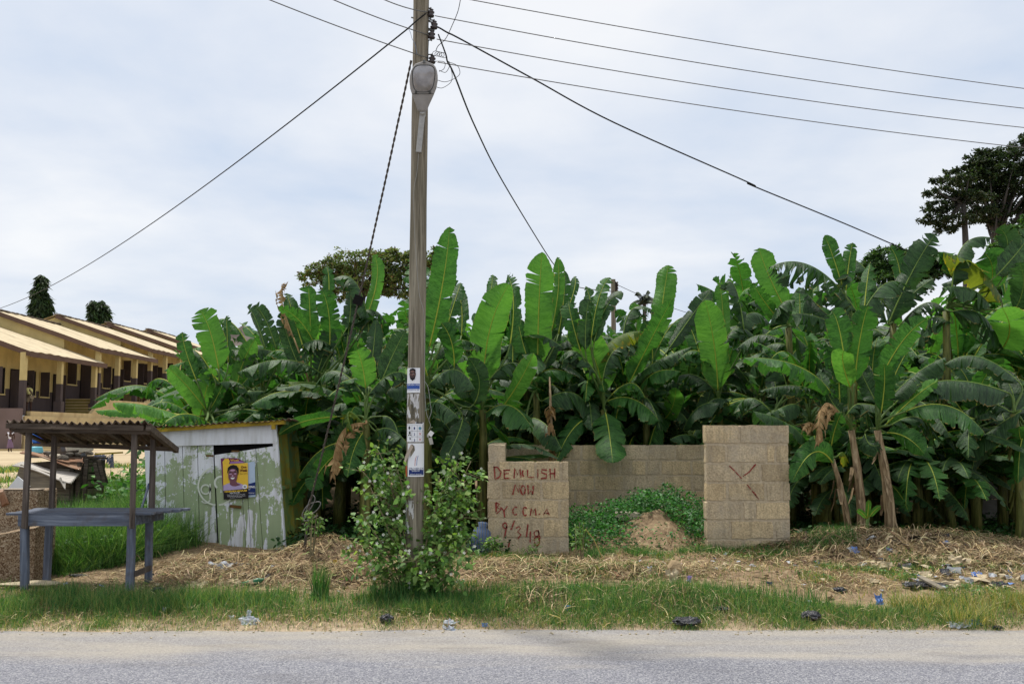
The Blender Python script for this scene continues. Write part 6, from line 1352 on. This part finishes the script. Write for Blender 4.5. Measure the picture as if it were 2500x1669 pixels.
# far wood closing the view between the stems
rng=np.random.default_rng(9); n=60000; px_=rng.uniform(640,2900,n); Yd=rng.uniform(27,33,n); X_=(px_-1250)/FPX*Yd; hh=3.3+.5*np.sin(X_*.9)+.4*np.sin(X_*2.3)-1.3*sm(1000,640,px_); Z_=.4+rng.uniform(0,1,n)**.8*hh
v=leaves(np.stack([X_,Yd,Z_],1),rng.normal(size=(n,3)),rng.normal(size=(n,3))+[0,-.3,.8],rng.uniform(.3,.6,n),rng.uniform(.16,.3,n),DG,rng,.2,.1)
o=npmesh('far_thicket',v[0],v[1],FOL,None,v[2]); tag(o,kind='stuff')
for i,px_ in enumerate((2392,)):
    q=P(px_,1005,24); b_=P(px_,1290,24)
    hs=thing('distant_house','pale building glimpsed under the arching leaves at the far right','house',(q.x,24,.4)); build('wall',MB().box((q.x+.4,24,1.4),(2.4,.2,2.1)),plaster('pale_wall',RGB(176,164,150),RGB(130,120,110)),hs); build('roof',MB().box((q.x+.4,23.9,2.5),(2.7,.5,.10)),ROOFM,hs)
# ---------------------------------------------------------------- verge grass, straw, weeds
rng=np.random.default_rng(21)
parts=[]
def vg(x,y):
    top=bandtop(x); d=sm(8.90,9.05,y-eoff(x)-.03*np.sin(x*7))*sm(top+.18,top-.15,y)
    bare=sm(.50,.62,fbm(x,y,1.3,31)); gap=((x>-2.6)&(x<-1.3)&(y<9.15))*.8
    strawp=np.exp(-((x-.6)/.8)**2-((y-9.75)/.22)**2)*.85
    return d*(1-.75*bare)*(1-gap)*(1-strawp)*(.25+1.0*fbm(x,y,6,33))
X,Y=samp(52000,-5.6,6.0,8.9,10.3,rng,vg)
tall=fbm(X,Y,1.1,41); inn=sm(9.0,9.5,Y)
h=(.02+.06*rng.uniform(0,1,len(X))+ inn*(.04+.17*rng.uniform(0,1,len(X)))*tall*1.6*(1-.5*sm(1.6,3.5,X)))*1.0
parts.append(blades(X,Y,h,rng.uniform(.003,.007,len(X)),GR+[RGB(150,150,96)],rng,.75))
X,Y=samp(24000,-5.6,6.0,8.88,10.1,rng,lambda x,y: vg(x,y)*.8+.15*sm(8.9,9,y-eoff(x))*sm(9.5,9.2,y)); parts.append(blades(X,Y,rng.uniform(.03,.11,len(X)),rng.uniform(.003,.006,len(X)),GY_+GR+[RGB(186,170,120)],rng,.9))
X,Y=samp(1500,-.9,3.0,9.5,10.05,rng); parts.append(blades(X,Y,rng.uniform(.10,.24,len(X)),rng.uniform(.005,.009,len(X)),DK+GR,rng,.35))
X,Y=samp(900,-1.5,-.6,9.7,10.05,rng,lambda x,y:np.exp(-((x+.98)/.3)**2)); parts.append(blades(X,Y,rng.uniform(.18,.34,len(X)),rng.uniform(.006,.010,len(X)),GR,rng,.3))
X,Y=samp(160,-1.95,-1.8,9.85,10.0,rng); parts.append(blades(X,Y,rng.uniform(.25,.42,len(X)),rng.uniform(.006,.010,len(X)),GR,rng,.2))
X,Y=samp(5500,3.6,6.0,9.0,9.75,rng,lambda x,y: sm(.35,.6,fbm(x,y,3,9))); parts.append(blades(X,Y,rng.uniform(.05,.26,len(X)),rng.uniform(.003,.008,len(X)),GR+GY_*3+[RGB(190,176,124),RGB(200,180,130)],rng,.85))
v=merge(parts); o=npmesh('verge_grass',v[0],v[1],GRASS,None,v[2]); tag(o,kind='stuff')
# scattered green on the bank, round walls
parts=[]
def patchy(x,y): return sm(.52,.62,fbm(x,y,1.5,61))
X,Y=samp(19000,-1.0,6.5,9.6,12.9,rng,lambda x,y: patchy(x,y)*.8+.04); parts.append(blades(X,Y,rng.uniform(.03,.11,len(X)),rng.uniform(.004,.009,len(X)),GR+GY_,rng,.7))
X,Y=samp(2600,.9,3.6,12.2,12.9,rng,lambda x,y: sm(.4,.6,fbm(x,y,2.5,3))); parts.append(blades(X,Y,rng.uniform(.04,.15,len(X)),rng.uniform(.005,.010,len(X)),GR,rng,.5))
X,Y=samp(2200,3.5,4.3,12.3,13.4,rng,lambda x,y: sm(.4,.6,fbm(x,y,2.5,3))); parts.append(blades(X,Y,rng.uniform(.04,.18,len(X)),rng.uniform(.005,.011,len(X)),DK,rng,.5))
X,Y=samp(15000,-6,8,9.8,13.5,rng,lambda x,y: .15+.85*sm(.42,.6,fbm(x,y,1.2,13))); parts.append(blades(X,Y,rng.uniform(.02,.06,len(X)),rng.uniform(.004,.008,len(X)),GR+GY_+SW,rng,.9))
X,Y=samp(9000,3.2,8.2,12.8,17,rng); parts.append(blades(X,Y,rng.uniform(.04,.16,len(X)),rng.uniform(.006,.012,len(X)),DK,rng,.6))
v=merge(parts); o=npmesh('bank_grass',v[0],v[1],GRASS,None,v[2]); tag(o,kind='stuff')
# tall lush grass between trough and kiosk
parts=[]
def lush(x,y): return sm(-.1,.35,y-11.25-np.maximum(x+4.9,0)*1.55-.2*np.sin(x*3))*np.where((x>-4.55)&(y>12.95),0,1)*(.35+.9*fbm(x,y,2.2,77))
X,Y=samp(42000,-5.9,-3.2,10.9,15.5,rng,lush); h=rng.uniform(.10,.62,len(X))**1.2*(.35+1.3*fbm(X,Y,2.1,71))*sm(10.9,11.9,Y)+.05
parts.append(blades(X,Y,h,rng.uniform(.005,.010,len(X)),[RGB(58,98,48),RGB(80,122,60),RGB(104,146,74),RGB(50,86,44),RGB(122,150,84)],rng,1.0))
X,Y=samp(14000,-9.5,-4.2,14,24,rng,lambda x,y: np.clip(1.1-np.abs(x+.27*y+1.3)*.4,0,1)); parts.append(blades(X,Y,rng.uniform(.1,.4,len(X)),rng.uniform(.01,.02,len(X)),DK+GR+[RGB(96,140,60)],rng,.5))
X,Y=samp(5000,-16,-11,20,34,rng,lambda x,y: sm(.45,.6,fbm(x,y,.35,5))); parts.append(blades(X,Y,rng.uniform(.05,.22,len(X)),rng.uniform(.02,.04,len(X)),GR+GY_,rng,.5))
X,Y=samp(4500,-10.5,-8.3,19.5,23.5,rng); parts.append(blades(X,Y,rng.uniform(.1,.3,len(X)),rng.uniform(.01,.02,len(X)),GR,rng,.5))
v=merge(parts); o=npmesh('tall_grass',v[0],v[1],GRASS,None,v[2]); tag(o,kind='stuff')
# straw
parts=[]
def heap(x,y):
    r=np.zeros_like(x)
    for (mx_,my_,rx,ry,hh) in [MOUNDS[i] for i in (0,1,2,3,4,5,6,7,12,13)]: r=np.maximum(r,np.exp(-((x-mx_)/rx)**2*.9-((y-my_)/ry)**2*.9))
    return np.clip(r*1.25,0,1)
X,Y=samp(19000,-4.4,8,9.4,13.6,rng,lambda x,y: heap(x,y)*(.3+.9*sm(.35,.55,fbm(x,y,2.4,55)))*np.where((np.abs(x-.2)<.9)&(y>12),.25,1)); parts.append(strands(X,Y,rng.uniform(.0,1,len(X))**1.6*.36+.05,rng.uniform(.002,.007,len(X)),SW,rng,arch=.26,lift=.05))
X,Y=samp(2600,-4.4,4,9.6,13.2,rng,heap); parts.append(strands(X,Y,rng.uniform(.04,.14,len(X)),rng.uniform(.012,.03,len(X)),[RGB(120,98,70),RGB(150,130,98),RGB(84,68,50),RGB(112,116,70)],rng,arch=.1,lift=.05))
X,Y=samp(13000,-1.2,6.6,9.5,13.2,rng,lambda x,y:.75*sm(9.5,10.2,y)*sm(.38,.6,fbm(x,y,1.9,91))); parts.append(strands(X,Y,rng.uniform(.06,.26,len(X)),rng.uniform(.003,.006,len(X)),SW+[RGB(150,124,84)],rng,arch=.08,lift=.02))
X,Y=samp(3500,-5.5,-1,10.0,11.2,rng); parts.append(strands(X,Y,rng.uniform(.04,.16,len(X)),rng.uniform(.003,.006,len(X)),SW,rng,arch=.05,lift=.01))
X,Y=samp(2500,-5.5,6,8.95,9.6,rng); parts.append(strands(X,Y,rng.uniform(.04,.18,len(X)),rng.uniform(.002,.005,len(X)),SW,rng,arch=.2,lift=.05))
v=merge(parts); o=npmesh('dry_straw',v[0],v[1],STRAW,None,v[2]); tag(o,kind='stuff')
# dead banana leaf litter on the right bank
parts=[]
X,Y=samp(1300,3.0,8,11.2,14.5,rng,lambda x,y: heap(x,y)*.8+.1); parts.append(strands(X,Y,rng.uniform(.08,.42,len(X)),rng.uniform(.008,.03,len(X)),[RGB(112,96,72),RGB(88,74,56),RGB(142,126,98),RGB(70,58,44)],rng,arch=.12,lift=.05))
v=merge(parts); o=npmesh('dead_leaf_litter',v[0],v[1],STRAW,None,v[2]); tag(o,kind='stuff')
# ---------------------------------------------------------------- weeds and bushes
WEED=folmat('weed_leaf',.3,.5)
def bush(name,label,cat,base,stems,nl,ls,cols,seed,kind=None,flowers=0,wd=.6,rad=.16,dens=None):
    """stems: list of tip points; leaves are set along arching stems"""
    rg=np.random.default_rng(seed); t=thing(name,label,cat,base) if kind is None else None
    mb=MB(); P0=[];D=[];tips=[]
    for tp in stems:
        b=Vector(base)+Vector((rg.normal()*.05,rg.normal()*.05,0)); tp=Vector(tp); m_=b.lerp(tp,.5)+Vector((0,0,.18*(tp-b).length*rg.uniform(-.2,1)))
        cv=bez(b,m_,tp,10); mb.tube(cv,[.011*(1-.75*i/10) for i in range(11)],5); tips.append(tp)
        nb=int(nl/len(stems)/6)
        for _ in range(max(1,nb)):
            i=int(10*rg.uniform(.3,1)**.7); q=cv[i]; dd=Vector((rg.normal(),rg.normal(),rg.normal()*.6+.15)).normalized()*rad*rg.uniform(.5,1.5); e_=q+dd
            if rg.random()<.35: mb.tube([q,e_],[.004,.0015],4)
            for _ in range(6):
                f=rg.uniform(.3,1.05); P0.append(q.lerp(e_,f)+Vector(rg.normal(0,.02,3))); d2=dd.normalized()+Vector(rg.normal(0,.7,3)); D.append(d2)
    P0=np.array(P0);D=np.array(D);n=len(P0); N=rg.normal(size=(n,3))*.45; N[:,2]+=1; N[:,1]-=.25; D[:,2]-=.25
    sz=ls*rg.uniform(.55,1.35,n); v=leaves(P0,D,N,sz,sz*wd,cols,rg,.22,.18,.12)
    npmesh('foliage',v[0],v[1],WEED,t,v[2]); build('branches',mb,plain('weed_twig',RGB(120,112,84),.8,.2,20),t,smooth=True)
    if flowers:
        fm_=MB()
        for _ in range(flowers):
            q=Vector(P0[rg.integers(0,n)])+Vector((0,-.02,.04))
            for a_ in range(5):
                u=Vector((math.cos(a_*1.256),-.3,math.sin(a_*1.256)))*.011; w_=Vector((-u.z,0,u.x))*.5; fm_.add([q,q+u+w_,q+u*1.5,q+u-w_],[(0,1,2,3)])
        build('blossom',fm_,flat('white_petal',RGB(226,226,216)),t)
    return t
BG=[RGB(84,118,56),RGB(112,146,74),RGB(70,104,52),RGB(134,164,92),RGB(96,128,62)]
def pxs(lst): return [P(*q) for q in lst]
bb=P(1010,1425,9.98); bb.z=G(bb.x,bb.y)
st1=[(880,1255,9.9),(905,1190,10.0),(935,1150,10.3),(872,1140,10.3),(920,1095,10.4),(955,1120,10.2),(900,1320,9.75),(930,1370,9.7),(1120,1380,9.7),(1140,1330,9.9),(860,1330,9.9),(1145,1185,10.5),(1110,1340,9.8),(1150,1250,10.2),(1140,1170,10.4),(1120,1130,10.5),(1150,1125,10.5),(1090,1180,10.3),(1100,1260,10.1),(1135,1300,10.1),(940,1220,10.1),(1060,1400,9.7),(1150,1210,10.5),(1130,1215,10.4),(1020,1360,9.65)]
bush('roadside_shrub','leafy green shrub with tiny white flowers growing round the foot of the pole','shrub',bb,pxs(st1),3500,.058,BG,5,flowers=110,wd=.72,rad=.19)
# few yellow leaves within
# pure weeds on the enclosure mound
def weedpatch(name,region,n,ls,cols,seed,hmax,cat=None,f=None):
    rg=np.random.default_rng(seed); x0,x1,y0,y1=region; X,Y=samp(n,x0,x1,y0,y1,rg,f); z=gz(X,Y)+rg.uniform(0,1,n)**1.3*hmax*(.35+1.1*fbm(X,Y,2.2,seed))
    D=rg.normal(size=(n,3)); D[:,2]*=.5; N=rg.normal(size=(n,3))*.5; N[:,2]+=1; N[:,1]-=.3; sz=ls*rg.uniform(.5,1.4,n)
    v=leaves(np.stack([X,Y,z],1),D,N,sz,sz*.55,cols,rg,.25,.15,.1); o=npmesh(name,v[0],v[1],WEED,None,v[2]); return tag(o,kind='stuff')
WG=[RGB(44,92,40),RGB(58,112,50),RGB(76,130,60),RGB(38,78,36)]
def enc(x,y): 
    bare=np.exp(-((x-1.9)/.36)**2-((y-13.45)/.35)**2)*1.3
    return np.clip((.9*np.exp(-((x-2.1)/1.0)**2-((y-14.5)/.9)**2)+1.0*np.exp(-((x-.85)/.75)**2-((y-13.5)/.6)**2)+.25)*(1-bare),0,1)*(x<3.05)
weedpatch('enclosure_weeds',(.15,3.3,12.95,15.8),17000,.044,WG,31,.42,f=lambda x,y: enc(x,y)*(.25+1.1*fbm(x,y,2.5,8)))
weedpatch('ground_weeds',(-5.6,-4.0,11.6,13.4),2600,.05,[RGB(74,116,54),RGB(98,140,70),RGB(56,94,46)],39,.38,f=lambda x,y: np.clip(lush(x,y),0,1))
weedpatch('ground_weeds',(-5.2,-3.7,13.3,19),9000,.07,[RGB(70,118,50),RGB(92,140,64),RGB(54,98,44)],32,.55)
weedpatch('ground_weeds',(-8.6,-4.4,17.5,27),8000,.12,[RGB(70,118,50),RGB(92,140,64),RGB(54,98,44)],33,.8,f=lambda x,y: np.clip(1.2-np.abs(x+.25*y+.9)*.5,0,1))
weedpatch('ground_weeds',(3.6,9,13.6,20),9000,.07,[RGB(40,74,36),RGB(52,90,42)],34,.25)
weedpatch('ground_weeds',(-3.0,.0,12.6,18),8000,.07,[RGB(36,66,34),RGB(48,84,40)],35,.25)
weedpatch('ground_weeds',(-1.3,6.6,9.7,12.8),2600,.035,GR,36,.07,f=patchy)
for i,(px_,py_,Y,lb) in enumerate([(1418,1290,12.2,'small leafy weed in front of the opening between the walls'),(1530,1250,14.6,'upright dark weed poking above the enclosure mound'),(1205,1330,12.6,'thin tall weed at the left corner of the painted wall'),(1297,1345,12.5,'short dark thistle-like weed against the painted wall'),(2115,1275,13.0,'bright young banana sucker between the pale trunks'),(768,1265,11.4,'small weed climbing on the guy rope stake')]):
    q=P(px_,py_+35,Y); q.z=G(q.x,Y); tp=[P(px_+rg_,py_-20+abs(rg_),Y) for rg_ in (-14,-4,6,16)]
    if i==4:
        t=thing('banana_sucker',lb,'banana plant',q)
        for a_,b_ in (((2118,1265),(2122,1220)),((2122,1262),(2150,1235)),((2116,1265),(2092,1245))):
            p0,p1=P(a_[0],a_[1],Y),P(b_[0],b_[1],Y-.1); n=12; Mp=bez(p0,p0.lerp(p1,.5)+Vector((0,0,.02)),p1,n); Sd=[];Nm=[]
            for j in range(n+1):
                T=(Mp[min(j+1,n)]-Mp[max(j-1,0)]).normalized(); Vw=(CAMV-Mp[j]).normalized(); s_=T.cross(Vw).normalized(); Sd.append(s_); Nm.append(s_.cross(T)) 
            leaf_obj('leaf',t,Mp,Sd,Nm,.035,LEAFB,random.Random(i),[q,p0.lerp(q,.4),p0],fold=15,torn=.05)
    else: bush('weed',lb,'weed',q,tp,160,.05,BG,40+i,rad=.07,wd=.45 if i!=3 else .2)
# straggly dead stems
T=[]
for i,(a_,b_,Y,lb) in enumerate([((1470,1360),(1430,1290),12.1,'thin dry forked twig sticking up from the straw'),((1340,1498),(1392,1538),9.2,'yellow broken reed bent over the verge grass')]):
    p0,p1=P(*a_,Y),P(*b_,Y-.15); p0.z=max(p0.z,G(p0.x,p0.y)); tag(build('twig',MB().tube([p0,p0.lerp(p1,.5)+Vector((0,0,.04)),p1],[.006,.005,.003],5),plain('dry_twig',RGB(186,168,104),.8,.2,10),loc=p0),lb,'twig')
# ---------------------------------------------------------------- soil mound stones, sack
q=P(1560,1250,13.7); 
CLOD=plain('caked_earth',RGB(152,132,102),.95,.25,12,.6)
sb=P(1532,1258,14.0); sb.z=G(sb.x,14.0)+.05; T1('block_fragment','pale broken block half buried on the weedy mound','block',MB().box(sb,(.34,.2,.13),Matrix.Rotation(R(6),3,'Y'),jit=.02),CB,sb,bevel=.01)
SACK=Mt('blue_white_sack',.7,.3); n_=nn(SACK.nt,'ShaderNodeTexWave'); n_.inputs['Scale'].default_value=9; n_.inputs['Distortion'].default_value=2.5; SACK.L(SACK.co,n_.inputs[0]); SACK.col(SACK.ramp(n_.outputs[0],[(.3,RGB(58,84,124)),(.55,RGB(150,160,176)),(.7,RGB(84,88,96))])); SACK=SACK.m
q=P(1172,1335,12.95); q.z=G(q.x,12.85)+.02; T1('woven_sack','crumpled blue and white woven sack leaning left of the painted wall','sack',MB().lathe([(.10,0),(.14,.03),(.13,.2),(.12,.28),(.06,.33),(.075,.38),(.04,.39)],q,(.12,0,1),18),SACK,q,True)
# ---------------------------------------------------------------- litter
BAG=Mt('black_polythene',.28,.5); BAG.col(BAG.ramp(BAG.noise(9,4),[(.3,RGB(16,16,20)),(.7,RGB(44,44,52))])); BAG.bump(BAG.noise(28,5,None,.6,1.2),.9,.02); BAG=BAG.m
WBAG=Mt('white_polythene',.35,.5); WBAG.col(WBAG.ramp(WBAG.noise(14,5,None,.6,1),[(.35,RGB(150,162,182)),(.6,RGB(214,220,228))])); WBAG.bump(WBAG.noise(24,5,None,.6,1.2),.9,.02); WBAG.translucent((.7,.75,.8,1),.3); WBAG=WBAG.m
BBAG=plain('blue_plastic_film',RGB(96,132,196),.4,.3,12,.6); PBAG=plain('purple_plastic_film',RGB(132,108,168),.4,.3,12,.6); CREAM=plain('dirty_cream_cloth',RGB(178,164,136),.9,.2,14,.6); GRN=plain('green_plastic',RGB(40,104,70),.3,.2,8); YPL_=plain('yellow_wrapper',RGB(190,160,40),.5,.2)
def crumple(c,r_,seed,sq=(1,1,.6),spike=.35):
    import bmesh
    bm=bmesh.new(); bmesh.ops.create_icosphere(bm,subdivisions=3,radius=1); rg=random.Random(seed); off=[(Vector((rg.gauss(0,1),rg.gauss(0,1),rg.gauss(0,1))).normalized(),rg.uniform(2,9),rg.uniform(0,6)) for _ in range(10)]
    mb=MB(); vs=[]
    for v in bm.verts:
        k=1+spike*sum(abs(math.sin(v.co.dot(o_)*f_+ph))-.5 for o_,f_,ph in off)*.28+rg.uniform(-.05,.05); p=v.co*k*r_; vs.append(Vector((p.x*sq[0],p.y*sq[1],p.z*sq[2]))+Vector(c))
    mb.add(vs,[tuple(v.index for v in f.verts) for f in bm.faces]); bm.free(); return mb
def film(c,r_,seed,sq):
    rg=random.Random(seed); c=Vector(c); R3=Matrix.Rotation(rg.uniform(-.7,.7),3,'Z')@Matrix.Rotation(rg.uniform(.2,.9) if sq[2]<1 else rg.uniform(.9,1.35),3,'X'); W=r_*1.15*max(sq[0],.9); H=r_*max(1.0,sq[2]); ph=[rg.uniform(0,6) for _ in range(6)]; a_=[rg.uniform(3,9) for _ in range(4)]
    def fn(u,v):
        x=(u-.5)*2; y=(v-.5)*2; e_=1+.16*math.sin(5*math.atan2(y,x)+ph[0])+.10*math.sin(9*math.atan2(y,x)+ph[1]); k=1 if max(abs(x),abs(y))<.8 else e_
        h=r_*(.30*abs(math.sin(a_[0]*u+ph[2]+2*v))+.26*abs(math.sin(a_[1]*v*1.3+ph[3]-1.5*u))+.16*math.sin(a_[2]*2*u+ph[4])*math.sin(a_[3]*2*v+ph[5]))-.25*r_
        return c+R3@Vector((x*W*k*(1-.25*abs(math.sin(a_[1]*v))),y*H*k*(1-.2*abs(math.sin(a_[0]*u))),h))
    return MB().grid(fn,14,12)
def gpt(px,py):
    Y=9.5
    for _ in range(30):
        q=P(px,py,Y); e_=G(q.x,Y)-q.z; Y=max(8.6,min(20,Y-(-e_)*.0+ (-(e_))*(-1)*0)) ; 
        # march along the ray
        z=G(q.x,Y); Yn=(CAMZ-z)/(CAMZ-q.z)*Y; Y=.5*Y+.5*Yn
    return P(px,py,Y)
items=[(944,1512,.058,BAG,'black crumpled bag in the grass left of the pale blue sachet',(1,.9,.95),'bag'),(1676,1520,.08,BAG,'glossy black bag on the verge below the wall stub',(1.5,1,.75),'bag'),(1760,1488,.06,BAG,'smoky grey plastic bag further back on the verge',(1.5,1,.7),'bag'),
 (1980,1508,.075,BAG,'roundest black bag sitting against the green strip on the right',(1.1,1,1),'bag'),(2260,1428,.10,BAG,'long twisted black bag on the littered bank',(2.2,.8,.4),'bag'),(2050,1440,.045,BAG,'small black scrap of bag beside a white wrapper',(1.4,1,.9),'bag'),
 (2440,1430,.07,BAG,'black bag crumpled among cloth near the right edge',(1.5,1,.7),'bag'),(2435,1532,.03,BAG,'small black pebble-like bag scrap at the road edge',(1.5,1,.8),'bag'),(262,1452,.055,BAG,'dark bag scrap on bare soil in front of the stall',(1.6,1,.6),'bag'),(385,1440,.045,BAG,'small black bag knot right of the stall leg',(1.4,1,.8),'bag'),
 (190,1404,.05,BAG,'flattened black bag under the stall counter',(2,1,.4),'bag'),(1385,1487,.03,BBAG,'blue wrapper tucked in the straw patch',(1,1,1.4),'wrapper'),(1184,1526,.022,BBAG,'tiny blue and white wrapper near the road edge',(1.3,1,1),'wrapper'),
 (608,1518,.06,WBAG,'white plastic bag puffed up at the road edge',(1.5,1,.5),'bag'),(607,1504,.035,WBAG,'pointed translucent bag corner standing above the white bag',(.8,.8,1.6),'bag'),(566,1509,.022,WBAG,'small white paper scrap left of the white bag',(1,1,1.2),'scrap'),
 (400,1492,.032,WBAG,'white crumpled sachet standing in the verge grass',(1,.8,1.2),'sachet'),(1098,1521,.05,WBAG,'pale blue sachet tilted on the grass edge',(1.2,.6,.9),'sachet'),(1095,1538,.045,WBAG,'flat clear sachet lying on the road edge',(1.7,1,.25),'sachet'),
 (2340,1527,.06,WBAG,'white polythene lump at the right road edge',(1.6,1,.5),'bag'),(2370,1520,.05,BBAG,'blue film heaped behind the white polythene lump',(1.6,1,.5),'bag'),(2147,1468,.045,BBAG,'bright blue and white sachet hanging down the bank',(.7,.7,1.4),'sachet'),
 (1683,1415,.03,PBAG,'purple wrapper in front of the wall stub',(.8,.8,1.6),'wrapper'),(1996,1372,.03,BBAG,'pale blue cap of plastic behind the bank litter',(1.2,1,.8),'wrapper'),(2385,1403,.045,BBAG,'deep blue bottle fragment on the right bank',(1.3,1,.7),'wrapper'),
 (538,1385,.07,WBAG,'clear crushed bottle in black film left of the straw heap',(2,.7,.6),'bottle'),(580,1378,.06,BAG,'black film tangled round the crushed bottle',(2.2,1,.5),'bag'),(478,1430,.06,CREAM,'dirty cream rag spread on the bare soil',(2,1,.35),'rag'),(560,1425,.07,CREAM,'larger dirty cream rag nearer the green bottle',(2,1,.35),'rag'),
 (465,1380,.05,CREAM,'rolled pale cloth strip below the left straw heap',(2.4,.6,.4),'rag'),(350,1410,.05,CREAM,'pale cloth folded between the stall legs',(2,1,.35),'rag'),(2135,1420,.06,CREAM,'cream cloth trailing down the bank',(.9,1,.7),'rag'),(2310,1432,.09,CREAM,'large cream cloth beside the twisted black bag',(1.9,1,.4),'rag'),
 (2330,1375,.09,CREAM,'pale cardboard flap standing among the bank rubbish',(.9,1,1.1),'cardboard'),(1645,1420,.09,CREAM,'pale upright rag stiff in the soil left of the wall stub',(.6,.6,1.5),'rag'),(815,1352,.03,YPL_,'tiny yellow wrapper on the straw by the shrub',(1.4,1,.6),'wrapper'),(1585,1392,.03,WBAG,'thin white film caught in grass before the mound',(.7,.7,1.5),'scrap')]
for i,(px_,py_,r_,m_,lb,sq,ct) in enumerate(items):
    q=gpt(px_,py_+r_*sq[2]*100); q.z=G(q.x,q.y)+r_*sq[2]*.55
    T1({'bag':'plastic_bag'}.get(ct,ct),lb,ct,crumple(q,r_*.85,i*3+1,(sq[0],sq[1],sq[2]*.7),.55) if m_ is BAG else film(q,r_*.95,i*3+1,sq),m_,q,False)
q=gpt(618,1428); q.z=G(q.x,q.y)+.03
bt=thing('bottle','green plastic bottle lying on the dirt below the straw heap','bottle',q); dv=Vector((.92,.1,.25)); build('body',MB().lathe([(.012,-.02),(.032,-.015),(.035,.0),(.034,.14),(.03,.16),(.013,.20),(.013,.225)],q-dv*.1,dv,16),GRN,bt,smooth=True); build('label_band',MB().lathe([(.0362,.06),(.0366,.062),(.0366,.10),(.0362,.102)],q-dv*.1,dv,16),CREAM,bt,smooth=True)
# plank on the bank
q=gpt(2275,1440); q.z=G(q.x,q.y)+.03; T1('plank','short pale plank propped under the twisted black bag','plank',MB().beam(q+Vector((-.05,.18,.08)),q+Vector((.06,-.12,0)),.06,.02),LW,q)
# scattered uncountable litter
rg=random.Random(77); mb=MB()
for k in range(400):
    if rg.random()<.62: x_=rg.uniform(4.0,6.6); y_=rg.uniform(10.2,12.6)
    elif rg.random()<.6: x_=rg.uniform(1.5,4.5); y_=rg.uniform(9.6,12.5)
    else: x_=rg.uniform(-4.8,1); y_=rg.uniform(9.9,11.2)
    z=G(x_,y_); s_=rg.uniform(.015,.075)*(1 if x_>4 else .55); R3=Matrix.Rotation(rg.uniform(0,6.28),3,'Z')@Matrix.Rotation(rg.uniform(-.9,.9),3,'X'); m_=rg.choice((0,0,0,0,0,0,0,0,1,1,1,2,2,3))
    v=[]
    for a_ in range(3):
        for b_ in range(3): v.append(Vector((x_,y_,z+.015+s_*.3))+R3@Vector(((a_-1)*s_+rg.uniform(-.3,.3)*s_,(b_-1)*s_*rg.uniform(.4,1),rg.uniform(-.4,.4)*s_)))
    mb.add(v,[(0,1,4,3),(1,2,5,4),(3,4,7,6),(4,5,8,7)],m_)
o=build('litter',mb,[CREAM,WBAG,BAG,BBAG,PBAG]); tag(o,kind='stuff')
mb=MB()
for k in range(900):
    x_=rg.uniform(-5.5,6.5); y_=rg.uniform(8.6,12.8) if rg.random()<.6 else rg.uniform(8.75,9.3); z=max(0,G(x_,y_)); r_=rg.uniform(.003,.011); 
    c_=Vector((x_,y_,z+r_*.3)); v=[c_+Vector((rg.uniform(.6,1)*r_*sx_,rg.uniform(.6,1)*r_*sy_,rg.uniform(.4,.9)*r_*sz_)) for sx_ in (-1,1) for sy_ in (-1,1) for sz_ in (-1,1)]
    mb.add(v,[(0,1,3,2),(4,6,7,5),(0,4,5,1),(2,3,7,6),(0,2,6,4),(1,5,7,3)])
tag(build('gravel',mb,STN2),kind='stuff')
for i,(px_,py_,r_,lb) in enumerate([(1645,1405,.085,'pale lump of soil-caked stone before the wall stub'),(2148,1358,.045,'pale round stone on the straw below the banana trunks'),(1560,1440,.06,'flat clod of pale earth on the bank'),(75,1432,.16,'low pale stone slab by the front left stall leg'),(1070,1420,.05,'grey stone under the shrub\'s right side')]):
    q=gpt(px_,py_); q.z=G(q.x,q.y)+r_*.2; T1('stone',lb,'stone',rock(q,r_,3,.9 if i!=3 else .5,(1.0,1,1.1) if i!=3 else (2.0,.8,.22)),CLOD if i in (0,2) else STN2,q)
# crumbling soil heap face inside the enclosure
